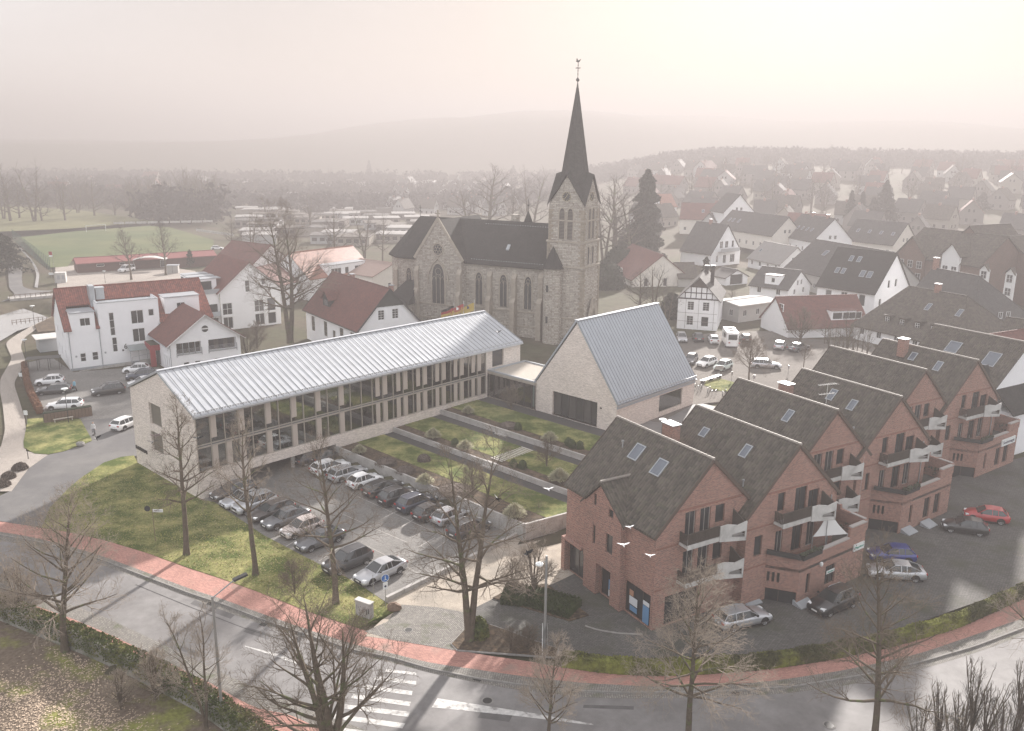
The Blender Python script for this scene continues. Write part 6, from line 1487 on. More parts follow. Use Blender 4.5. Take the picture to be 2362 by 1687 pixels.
def gablet(t, L, W, ze, zr, x, w_, zb, zt_, rm, wm):
    """small gabled dormer standing on the near slope"""
    s_ = (zr - ze) / W; yf = -W + (zb - ze) / s_ - .1; yb_ = -W + (zt_ - ze) / s_
    ze_ = zb + (zt_ - zb) * .45
    m1 = MB(); m1.extr([(x - w_ / 2, yf, zb - .3), (x + w_ / 2, yf, zb - .3), (x + w_ / 2, yf, ze_), (x, yf, zt_ - .15), (x - w_ / 2, yf, ze_)], (0, .8, 0)); d = obj('dormer', m1, wm, t)
    m1 = MB(); y_e = -W + (ze_ - ze) / s_
    for sx in (-1, 1):
        p = [(x, yf - .35, zt_), (x + sx * (w_ / 2 + .3), yf - .35, ze_ - .1), (x + sx * (w_ / 2 + .3), y_e, ze_ + .15), (x, yb_, zt_)]
        m1.extr(p if sx > 0 else p[::-1], (0, 0, .12))
    obj('dormer_roof', m1, rm, d)
    m1 = MB(); m1.box(x - w_ * .28, x + w_ * .28, yf - .04, yf - .01, zb + .2, ze_); obj('pane', m1, M_glass, d)
    return d
gablet(t, L5, 5.9, 6.1, 12.4, 7.3, 3.0, 7.4, 10.2, M_redbrown, M_dark)
chimney(t, L5 * .33, .4, 11.3, 13.0, .9, .7, M_brick); chimney(t, L5 * .96, .9, 11.0, 12.9, .7, .6, M_brick)
# building with faded red pantiles and roof terraces
t, L = house_on_ridge('apartment_house', 'white apartment house with faded orange red pantile roof and wide dormer', px((640, 560, 6.317), 150, 160), px((640, 560, 6.317), 1095, 50), 10.5, 7.2, 5.2, 0, cat='apartment house', wm=M_white, rm=M_pale_red, og=.3,
    ops={'A': [(4, 5, 1, 2.4), (9, 10, 1, 2.4), (4, 5, 4, 5), (9, 10, 4, 5)], 'S': [(3.2, 5.2, .4, 2.8, (2, 1)), (8, 9.2, 1, 2.6), (12, 14, .4, 2.8, (2, 1))]})
box_dormer(t, 5.5, 17.5, -7.4, 3.2, 7.6, -3.4, [(1, 4.2, 3.6, 6.8, (3, 1)), (5.4, 6.6, 5.2, 6.8, (1, 1)), (8.6, 11.2, 3.8, 6.8, (2, 1))])
m1 = MB(); m1.box(4.5, 20, -9.4, -7.3, -.5, 3.3); m1.box(14, 23, -11.5, -7.3, -.5, 3.6); obj('terrace_wall', m1, M_white, t)
m1 = MB(); m1.box(14, 23.1, -11.6, -7.3, 3.6, 3.8); m1.box(4.4, 13.9, -9.5, -9.3, 3.3, 3.5); obj('parapet_trim', m1, M_frame, t)
# further red and pale roofs of the same group
t, L = house_on_ridge('apartment_house', 'dark red roofed building behind the gabled apartment house', px(K16, -60, 968), px(K16, 285, 1008), 9.8, 7, 4.8, 0, cat='apartment house', wm=M_white, rm=M_redbrown)
t, L = house_on_ridge('apartment_house', 'low red roof wing between the two apartment houses and the big tree', px(K16, 150, 1205), px(K16, 330, 1165), 8.6, 5.5, 5.0, 0, cat='apartment house', wm=M_white, rm=M_redbrown)
t, L = house_on_ridge('chapel_house', 'pale building with broad pinkish pitched roof beside the church chancel', px(K16, 1050, 1125), px(K16, 1360, 1165), 7.6, 7.0, 5.2, 0, wm=M_cream, rm=mat('pinkish sheet roof', (.30, .22, .19), .8, .2, var=.1), ridge=False, ops={'B': [(5, 6, 1.8, 3)]})
# clubhouse beside the pitch
t, L = house_on_ridge('clubhouse', 'long low wooden clubhouse with red roof beside the sports pitch', px(K13, 640, 1122), px(K13, 1860, 1052), 3.7, 3.4, 2.7, 0, cat='clubhouse', wm=mat('dark brown boards', (.11, .055, .045), .8, .2, var=.2), rm=mat('dull red sheet roof', (.26, .09, .085), .6, .3, var=.12, vscale=.5), ridge=False, os=.6,
    ops={'S': [(5, 7, 1.5, 2.2), (11, 12.5, 1.6, 2.2), (22, 23.4, .2, 2.2), (44, 45.4, .2, 2.1), (52, 53.2, 1.1, 2.1), (58, 59.2, 1.1, 2.1)]})
t['L'] = L
# ------------------------------------------------------------------ village to the right of the church
M_wallg = mat('grey render', (.40, .39, .37), .9, .2, var=.06); M_wally = mat('pale yellow render', (.58, .52, .40), .9, .2, var=.06)
M_dbrick = brick('brown brick', (.17, .10, .075), (.12, .075, .06), (.2, .17, .15), .25, .08, .01)
M_timber = mat('black timber', (.035, .03, .028), .8)
def stdops(L, W, ze, zr, floors=1, n=None, gable=True):
    o = {'S': [], 'A': [], 'B': []}; n = n or max(2, int(L / 3.2))
    for f in range(floors):
        z = 1.0 + f * 2.8
        if z + 1.3 > ze: break
        for k in range(n): x = L * (k + .5) / n; o['S'].append((x - .5, x + .5, z, z + 1.25, (2, 1)))
        for s in ('A', 'B'):
            for f_ in (.3, .7): x = 2 * W * f_; o[s].append((x - .5, x + .5, z, z + 1.25, (2, 1)))
    if gable and zr - ze > 3:
        for s in ('A', 'B'):
            for d in (-.9, .9): o[s].append((W + d - .45, W + d + .45, ze + .4, ze + 1.6, (2, 1)))
    return o
def vh(label, K, a, b, zr, W, ze, z0, wm=M_cream, rm=M_dark_tile, fl=1, sky=(), chim=(), pane=True, **k):
    if not isinstance(a, Vector): a, b = G(*px(K, *a), zr), G(*px(K, *b), zr)
    L = (b - a).length - .6 + k.get('hA', 0) + k.get('hB', 0)
    ops = k.pop('ops', None) or stdops(L, W, ze - z0, zr - z0, fl)
    return house_on_ridge('village_house', label, a, b, zr, W, ze, z0, wm=wm, rm=rm, ops=ops, sky=[tuple(q) for q in sky], chim=chim, pane=pane, cm=M_brick, **k)
z0 = 2.4
# half timbered white house by the square
bl, br = g(K14, 607, 1420, z0), g(K14, 955, 1445, z0)
d = (br - bl); Lh = d.length; ang = math.atan2(d.y, d.x)
ht = thing('half_timbered_house', 'narrow white house with black timber framing on its gable, by the square', 'half-timbered house', bl, ang)
hgt_e = hz(*px(K14, 607, 1160), bl) - z0; hgt_r = hz(*px(K14, 790, 985), bl.lerp(br, .5)) - z0
fo_ = [(Lh * .24, Lh * .40, hgt_e * .62, hgt_e * .9, (2, 4)), (Lh * .62, Lh * .78, hgt_e * .62, hgt_e * .9, (2, 4)), (Lh * .24, Lh * .40, hgt_e * .12, hgt_e * .42, (2, 4)), (Lh * .60, Lh * .78, hgt_e * .10, hgt_e * .42, (1, 1))]
mb = MB(); D5 = 13
wall_face(mb, (0, 0), (1, 0), (0, -1), [(0, -.5), (Lh, -.5), (Lh, hgt_e), (Lh / 2, hgt_r), (0, hgt_e)], fo_, .12)
wall_face(mb, (Lh, 0), (0, 1), (1, 0), [(0, -.5), (D5, -.5), (D5, hgt_e), (0, hgt_e)], [], .1); wall_face(mb, (0, D5), (0, -1), (-1, 0), [(0, -.5), (D5, -.5), (D5, hgt_e), (0, hgt_e)], [(4, 5, 1, 2.4), (9, 10, 1, 2.4)], .1); wall_face(mb, (Lh, D5), (-1, 0), (0, 1), [(0, -.5), (Lh, -.5), (Lh, hgt_e), (Lh / 2, hgt_r), (0, hgt_e)], [], .1)
obj('wall', mb, M_white, ht)
for o_ in fo_: window(ht, (0, 0), (1, 0), (0, -1), o_, M_frame, depth=.1, t=.05)
def beam(a, b, w_=.16):
    m1 = MB(); m1.bar((a[0], -.04, a[1]), (b[0], -.04, b[1]), w_, .08, up=(0, 1, 0)) if False else m1.bar((a[0], -.03, a[1]), (b[0], -.03, b[1]), .08, w_, up=(0, 0, 1) if abs(a[1] - b[1]) < .01 else (1, 0, 0))
    return obj('timber', m1, M_timber, ht)
hr = hgt_r - hgt_e
beam((0, hgt_e), (Lh, hgt_e), .24); beam((Lh * .14, hgt_e + hr * .28), (Lh * .86, hgt_e + hr * .28)); beam((Lh * .28, hgt_e + hr * .56), (Lh * .72, hgt_e + hr * .56))
for f in (.17, .31, .44, .57, .70, .84):
    zt = hgt_e + hr * min(.56, 2 * min(f, 1 - f) - .03); beam((Lh * f, hgt_e), (Lh * f, zt), .15)
m1 = MB(); m1.extr([(Lh * .29, -.02, hgt_e + hr * .58), (Lh * .71, -.02, hgt_e + hr * .58), (Lh * .5, -.02, hgt_r - .1)], (0, -.05, 0)); obj('boarded_gable', m1, M_slat, ht)
M_line = mat('grey brown thin timber', (.22, .2, .18), .8)
for z in (hgt_e * .52, hgt_e * .24):
    m1 = MB(); m1.box(0.1, Lh - .1, -.03, 0, z, z + .05); obj('thin_rail', m1, M_line, ht)
for f in (.2, .52, .9):
    m1 = MB(); m1.box(Lh * f - .03, Lh * f + .03, -.03, 0, 0, hgt_e - .12); obj('thin_post', m1, M_line, ht)
m1 = MB()
for sx in (-1, 1):
    xe = Lh / 2 + sx * (Lh / 2 + .5); ze_ = hgt_e - .5 * hr / (Lh / 2); p = [(xe, -.4, ze_), (xe, D5 + .2, ze_), (Lh / 2, D5 + .2, hgt_r), (Lh / 2, -.4, hgt_r)]; m1.extr(p if sx > 0 else p[::-1], (0, 0, .18))
obj('roof', m1, M_dark_tile, ht); chimney(ht, Lh * .75, 6, hgt_r - 2.5, hgt_r + 1.6, .7, .7, M_timber); chimney(ht, Lh * .55, 10, hgt_r - 1, hgt_r + 1.0, .7, .7, M_timber)

vh('white house with wide brown roof and long box dormer beside the square', K14, (1465, 1160), (2175, 1140), 9.0, 5.2, 4.4, z0, wm=M_white, rm=M_redbrown, ops={'A': [(6.4, 7.9, 4.4, 5.8, (2, 2))], 'S': []}, fl=1)
hh = bpy.data.objects[[o.name for o in COL.objects if o.name.startswith('village_house')][-1]]
box_dormer(hh, hh['L'] * .55, hh['L'] * .86, -4.4, 2.2, 4.6, -1.8, [(.3, 2.3, 3.0, 4.3, (1, 1)), (2.4, 6.3, 3.0, 4.3, (3, 1))], flat=M_redbrown)
vh('low house with bright flat extension between the hall and the square', K14, (1030, 1195), (1380, 1150), 6.0, 3.5, 5.6, z0, wm=M_wallg, rm=M_balc, ridge=False)
vh('white walled house with large very dark half hipped roof and six skylights', K14, Vector((71.3, 190.8, 15)), Vector((80.1, 180.4, 15)), 15.0, 7.2, 7.6, z0, wm=M_white, rm=M_slate, ops={'S': [(2.0, 3.4, 2.0, 4.4, (1, 1)), (5.6, 7.0, 2.0, 4.4, (2, 1)), (9.6, 11.0, 2.0, 4.4, (1, 1))], 'B': [(2, 3, 2, 3.6), (5, 6, 5.6, 7.2), (8, 9, 5.6, 7.2), (11, 12, 2, 3.6)]}, sky=[('S', 4.2, 6.9, .9, 1.5), ('S', 6.0, 6.9, .9, 1.5), ('S', 2.6, 3.4, .9, 1.5), ('S', 4.0, 3.4, .9, 1.5), ('S', 8.4, 3.2, 1.1, 1.7), ('S', 10.0, 3.2, 1.1, 1.7)])
vh('broad grey tiled house behind the dark half hipped roof', K14, (1815, 655), (2500, 770), 13.5, 8.5, 6.8, z0, wm=M_wallg, rm=M_dark_tile, sky=[('S', 8, 6, 1.3, 1.8)])
vh('house with hipped brown roof and a row of small dormers', K15, (695, 945), (1070, 1010), 12.0, 8.0, 5.0, z0, wm=M_white, rm=M_brown_tile, hA=4.5, hB=7.0, sky=[('S', 11, 6.0, .9, 1.6), ('S', 17, 6.0, .9, 1.6)], chim=[(.45, 0, 1.4)], fl=1)
hh = bpy.data.objects[[o.name for o in COL.objects if o.name.startswith('village_house')][-1]]
for k in range(5): box_dormer(hh, 5.2 + k * 3.1, 6.5 + k * 3.1, -6.6, 3.4, 5.1, -4.8, [(.2, 1.1, 3.6, 4.9, (2, 3))], wm=M_brown_tile, flat=M_brown_tile)
vh('green grey hipped roof house with white walls at right', K15, (860, 825), (1155, 880), 13.0, 7.0, 6.0, z0, wm=M_white, rm=M_dark_tile, hB=7, chim=[(.02, 0, 2.2)])
vh('white gabled house with balcony and steep dark roof', K14, (780, 500), (1062, 528), 14.0, 6.6, 6.2, z0, wm=M_white, rm=M_dark_tile, ops={'B': [(2.2, 3.2, 1, 3), (5.4, 6.8, .6, 3, (2, 1)), (8.6, 10.8, .6, 3, (3, 1)), (3.6, 5.0, 5.0, 7, (2, 1)), (6, 7.4, 5, 7, (2, 1)), (9, 10, 5, 7)]}, chim=[(.45, 0, 1.2)])
hh = bpy.data.objects[[o.name for o in COL.objects if o.name.startswith('village_house')][-1]]
m1 = MB(); m1.box(hh['L'] + .1, hh['L'] + 1.3, -4, 4.5, 3.9, 4.05); b_ = obj('balcony', m1, M_conc, hh); m1 = MB(); m1.box(hh['L'] + 1.25, hh['L'] + 1.32, -4, 4.5, 4.05, 5.0); obj('railing', m1, M_greyf, b_)
vh('small house with pale tiled roof and box dormer behind the garage', K14, (1370, 672), (1665, 725), 9.5, 5.2, 5.2, z0, wm=M_white, rm=M_wallg if False else mat('pale slate rows', (.22, .21, .20), .5, .5, var=.15), sky=[('S', 2.2, 2.6, .9, 1.2)])
vh('plain white garage with dark roof and single door', K14, (1000, 895), (1142, 922), 6.0, 3.6, 4.3, z0, wm=M_white, rm=M_dark_tile, ops={'B': [(1.4, 5.6, .0, 2.6, (1, 1), 'garage_door', None)]}, og=.2)
vh('white house with long dark roof, dormer and white cheeks', K14, (1350, 890), (1700, 930), 8.6, 5.6, 5.0, z0, wm=M_white, rm=M_dark_tile)
hh = bpy.data.objects[[o.name for o in COL.objects if o.name.startswith('village_house')][-1]]
box_dormer(hh, hh['L'] * .35, hh['L'] * .72, -5.0, 2.4, 5.2, -2.5, [(1.6, 2.5, 3.6, 4.7, (1, 1))], flat=M_dark_tile)
vh('red brown roofed house with white barred windows beside the church', K14, (220, 695), (490, 795), 10.0, 7.5, 4.2, z0 - 1, wm=M_cream, rm=M_redbrown, ops={'S': [(1 + k * 2.6, 2.2 + k * 2.6, 1.2, 4.4, (2, 3)) for k in range(6)], 'B': [(3, 4, 1, 3), (8, 9, 1, 3)]})
vh('dark brown roof house behind the half timbered house', K14, (580, 858), (760, 858), 7.6, 5, 4.6, z0, wm=M_wallg, rm=M_brown_tile)
vh('house with half timbered upper gable and pale dormer wall', K14, (650, 335), (1020, 345), 15, 6, 9.8, 4.5, wm=M_cream, rm=M_redbrown, sky=[('S', 8, 3, 1, 1.6)])
vh('dark roof with four thin skylights up the slope', K14, (1090, 400), (1590, 460), 14.5, 6, 9, 4, wm=M_cream, rm=M_dark_tile, sky=[('S', 3, 3, .8, 1.6), ('S', 5, 3, .8, 1.6), ('S', 8, 3, .8, 1.6)])
vh('long dark roofed house with a row of five skylights', K14, (1700, 432), (1990, 475), 15.0, 6.8, 8.4, 4, wm=M_white, rm=M_dark_tile, hB=0, sky=[('S', 2 + k * 2.6, 3.2, .8, 1.4) for k in range(5)], chim=[(.35, 0, 1.0), (.8, 0, 1)])
vh('dark roofed terrace with four skylights in front of the firs', K15, (360, 500), (700, 530), 14, 6.2, 8, 4, wm=M_cream, rm=M_dark_tile, sky=[('S', 3 + k * 4, 3.2, .9, 1.3) for k in range(4)])
vh('small white gable house high in the village middle', K14, (1040, 250), (1165, 265), 19, 6, 13, 7, wm=M_white, rm=M_dark_tile)
vh('red roofed cottage far behind the dark pine', K14, (430, 260), (560, 258), 14, 5.5, 9, 4, wm=M_white, rm=M_pale_red)
# large gabled brick apartment block with white glazed bays
def brick_block(a, b, zr, W, ze, label, bays):
    t, L = vh(label, K15, a, b, zr, W, ze, z0, wm=M_dbrick, rm=M_brown_tile, fl=3, name=None) if False else house_on_ridge('apartment_block', label, px(K15, *a), px(K15, *b), zr, W, ze, z0, wm=M_dbrick, rm=M_brown_tile, cat='apartment block', ops=stdops(40, W, ze - z0, zr - z0, 3, 7) if False else {})
    for x, w_, h_, white in bays:
        zt = ze - z0 + h_
        m1 = MB(); m1.extr([(x - w_ / 2, -W - .6, -.3), (x + w_ / 2, -W - .6, -.3), (x + w_ / 2, -W - .6, zt), (x, -W - .6, zt + w_ * .55), (x - w_ / 2, -W - .6, zt)], (0, .62, 0)); bz = obj('gable_front', m1, M_frame if white else M_dbrick, t)
        m1 = MB(); s_ = (zr - ze) / W
        for sx in (-1, 1):
            p = [(x, -W - 1.0, zt + w_ * .55 + .1), (x + sx * (w_ / 2 + .4), -W - 1.0, zt - .3), (x + sx * (w_ / 2 + .4), -W + h_ / s_, zt - .1), (x, -W + (h_ + w_ * .55) / s_, zt + w_ * .55 + .1)]; m1.extr(p if sx > 0 else p[::-1], (0, 0, .15))
        obj('gable_roof', m1, M_brown_tile, bz)
        for z in (0.8, 3.8, 6.6):
            if z + 1.6 > zt + w_ * .2: continue
            for q in range(max(1, int(w_ / 2.2))):
                xx = x - w_ / 2 + w_ * (q + .5) / max(1, int(w_ / 2.2)); window(bz, (xx - .7, -W - .6), (1, 0), (0, -1), (0, 1.4, z, z + 1.7, (2, 2)), M_frame, depth=-.03)
    return t
brick_block((800, 560), (1360, 620), 17.5, 8, 11.5, 'brown brick apartment block with white glazed bay and balconies', [(4, 7.5, 0.5, False), (14.5, 4.5, 1.6, True), (23, 2.0, -.6, True), (29, 2.0, -.6, True)])
brick_block((1345, 620), (1800, 590), 17.0, 9, 10.5, 'brown brick gabled block with white balcony strip at the right edge', [(5, 11, -.5, False), (12, 4, -.5, True)])
vh('dark roofed block behind the brick apartments', K15, (1100, 550), (1370, 535), 19, 7, 12, 4, wm=M_dbrick, rm=M_brown_tile)
vh('brown roof with bright chimney at the right edge above the brick row', K15, (1340, 1150), (1560, 1180), 10.5, 6, 5, z0, wm=M_white, rm=M_brown_tile)
vh('low red tiled roof ridge peeping over the last brick house', K15, (1230, 1265), (1560, 1215), 9.2, 5, 5, z0, wm=M_white, rm=M_redbrown)
# white building and grey wall closing the row at the right edge
e_ = thing('white_wall_building', 'pale windowless wall of a dark roofed building at the right edge of the yard', 'building', RW(63.5, -9.2), R_(30.9))
m1 = MB(); m1.box(0, 14, 0, 9, -.3, 5.4); obj('wall', m1, M_white, e_)
m1 = MB(); m1.extr([(-.4, -.5, 5.2), (14, -.5, 5.2), (14, 4.5, 10.2), (-.4, 4.5, 10.2)], (0, 0, .2)); m1.extr([(14, 9.5, 5.2), (-.4, 9.5, 5.2), (-.4, 4.5, 10.2), (14, 4.5, 10.2)], (0, 0, .2)); obj('roof', m1, M_slate, e_)
# ------------------------------------------------------------------ farther houses, each its own, seen through the haze
GM = {}
def far_mesh(kind, wm, rm):
    key = (kind, wm.name, rm.name)
    if key in GM: return GM[key]
    L, W, ze, zr = {0: (11, 4.6, 4.6, 9.6), 1: (14, 5.2, 5.6, 10.2), 2: (9, 4.2, 4.2, 9.2), 3: (12, 6, 3.0, 3.2)}[kind]
    w_ = MB(); w_.extr([(0, -W, -2), (0, W, -2), (0, W, ze), (0, 0, zr - .05), (0, -W, ze)][::-1], (L, 0, 0))
    r_ = MB(); s_ = (zr - ze) / W
    for sy in (-1, 1):
        p = [(-.3, sy * (W + .4), ze - .4 * s_ + .05), (L + .3, sy * (W + .4), ze - .4 * s_ + .05), (L + .3, 0, zr + .05), (-.3, 0, zr + .05)]; r_.extr(p if sy < 0 else p[::-1], (0, 0, .2))
    wi = MB()
    if kind != 3:
        for k in range(3):
            x = L * (k + .5) / 3; wi.box(x - .5, x + .5, -W - .05, -W + .02, 1.0, 2.3)
            if ze > 5: wi.box(x - .5, x + .5, -W - .05, -W + .02, 3.7, 4.9)
        for xe in (-.05, L - .02):
            for y in (-2, 1.2): wi.box(xe, xe + .07, y, y + 1, 1, 2.3); wi.box(xe, xe + .07, y * .55, y * .55 + .8, ze + .3, ze + 1.5)
    else:
        for k in range(4): wi.box(.6 + k * 2.9, 2.4 + k * 2.9, -W - .05, -W + .02, 1, 2.3)
    c_ = MB(); c_.box(L * .4, L * .4 + .8, -.4, .4, zr - .6, zr + .9)
    GM[key] = (w_.mesh('wall', wm), r_.mesh('roof', rm), wi.mesh('windows', M_glass), c_.mesh('chimney', M_brick))
    return GM[key]
M_flat = mat('pale flat roof', (.33, .32, .31), .5, .4, var=.15)
def to_px(p):
    d = np.array([p[0], p[1], p[2] - HCAM]); z = d @ _fw; return CX + F * (d @ RT) / z, CY - F * (d @ UP) / z
ORD = 'first second third fourth fifth sixth seventh eighth ninth tenth eleventh twelfth thirteenth fourteenth fifteenth sixteenth seventeenth eighteenth nineteenth twentieth'.split()
def relabel(obs, nb, fmt, bands=('nearest', 'second', 'third', 'fourth', 'fifth', 'sixth', 'farthest')):
    it = sorted(((to_px(o.location), o) for o in obs), key=lambda q: -q[0][1]); n = len(it); per = -(-n // nb)
    for b in range(nb):
        row = sorted(it[b * per:(b + 1) * per], key=lambda q: q[0][0]); bn = bands[b] if b < nb - 1 else 'farthest'
        for i, (_, o) in enumerate(row): o['label'] = fmt(o, ORD[min(i, 19)] if i < 20 else 'last', bn)
def far_house(x, y, rz, kind, wm, rm, label, group):
    t = thing('distant_house', label, 'house', (x, y, hgt(x, y)), rz, group)
    a, b, c, d = far_mesh(kind, wm, rm)
    link('wall', a, t); link('roof', b, t)
    o_ = link('windows', c, t); o_['kind'] = 'stuff'
    if kind != 3: link('chimney', d, t)
    return t
rf = random.Random(21)
RN = {'anthracite tiles': 'dark roofed', 'mossy brown concrete tiles': 'brown roofed', 'matt red brown tiles': 'red roofed', 'pale flat roof': 'pale roofed'}; WN = {'far white walls': 'white', 'far cream walls': 'cream', 'far grey walls': 'grey'}
M_fw = mat('far white walls', (.42, .42, .42), .9, .1); M_fc = mat('far cream walls', (.32, .29, .25), .9, .1); M_fg = mat('far grey walls', (.22, .20, .185), .9, .1)
def far_at(x, y, **k):      # native pixel on rising ground
    r = ray(x, y); t = 100.0
    for _ in range(600):
        p = Vector((r[0] * t, r[1] * t, HCAM + r[2] * t))
        if p.z <= hgt(p.x, p.y): break
        t += 2.5
    return p
used = []
def scatter(n, xr, yr, kinds, walls, roofs, rot, label, group, dmin, jit=.3):
    c = 0; tries = 0; obs = []
    while c < n and tries < n * 40:
        tries += 1
        p = far_at(rf.uniform(*xr), rf.uniform(*yr)); d_ = math.hypot(p.x, p.y)
        if d_ > 950 or d_ < 235 or any((p.x - q[0]) ** 2 + (p.y - q[1]) ** 2 < dmin * dmin for q in used): continue
        used.append((p.x, p.y)); c += 1
        wm, rm = rf.choice(walls), rf.choice(roofs); o = far_house(p.x, p.y, R_(rot + rf.choice((0, 0, 90))) + rf.uniform(-jit, jit), rf.choice(kinds), wm, rm, label, group); o['look'] = RN.get(rm.name, 'grey roofed') + ' ' + WN.get(wm.name, 'pale'); obs.append(o)
    relabel(obs, -(-len(obs) // 15), lambda o, i, b: f"{o['look']} {label}, {i} from left in the {b} row")
scatter(95, (1440, 2362), (395, 560), [0, 1, 2, 0], [M_fw, M_fc, M_fg, M_fg], [M_dark_tile, M_brown_tile, M_redbrown, M_dark_tile], -35, 'house on the right slope', 'hazy houses on the right hand slope', 19)
scatter(34, (860, 1180), (395, 500), [0, 2, 2], [M_fw, M_fw, M_fc], [M_dark_tile, M_brown_tile], -30, 'gabled house left of the spire', 'hazy white gabled houses', 15)
scatter(85, (540, 980), (410, 565), [3], [M_fc, M_fg, M_fw], [M_flat, M_dark_tile, M_brown_tile, M_flat], 8, 'flat roofed bungalow', 'flat roofed bungalows', 12, .15)
scatter(14, (100, 560), (395, 470), [0, 1], [M_fw, M_fc, M_fg], [M_dark_tile, M_redbrown], 10, 'house behind the tree belt', 'houses behind the tree belt', 22)
# ------------------------------------------------------------------ cars
M_tyre = mat('tyre rubber', (.018, .018, .018), .85, .2); M_rim = mat('alloy rim', (.45, .45, .46), .35, .6, metal=.7)
M_cglass = mat('car glass', (.025, .03, .032), .05, .9); M_trim = mat('black plastics and arch shade', (.02, .02, .021), .6, .3)
M_lamp = mat('headlamp', (.75, .77, .78), .1, .8); M_tail = mat('tail lamp', (.35, .02, .02), .2, .6); M_plate = mat('number plate', (.7, .7, .68), .5)
def paint_mat(name, c, metal=.25):
    if name in MATS: return MATS[name]
    m_ = mat(name, c, .28, .6, metal=metal); b = m_.node_tree.nodes['Principled BSDF']; b.inputs['Coat Weight'].default_value = .7; b.inputs['Coat Roughness'].default_value = .06
    return m_
P_ = {'white': paint_mat('white car paint', (.82, .82, .82), 0), 'silver': paint_mat('silver car paint', (.50, .51, .53), .5), 'black': paint_mat('black car paint', (.015, .015, .017), 0),
      'grey': paint_mat('grey car paint', (.13, .135, .145), .4), 'dgrey': paint_mat('dark grey car paint', (.05, .052, .056), .3), 'red': paint_mat('red car paint', (.38, .015, .02), 0),
      'blue': paint_mat('blue car paint', (.02, .035, .20), .2), 'navy': paint_mat('navy car paint', (.035, .045, .07), .3), 'champ': paint_mat('champagne car paint', (.62, .55, .52), .3), 'brown': paint_mat('brown car paint', (.055, .045, .042), .3), 'mint': paint_mat('pale mint car paint', (.62, .72, .68), 0)}
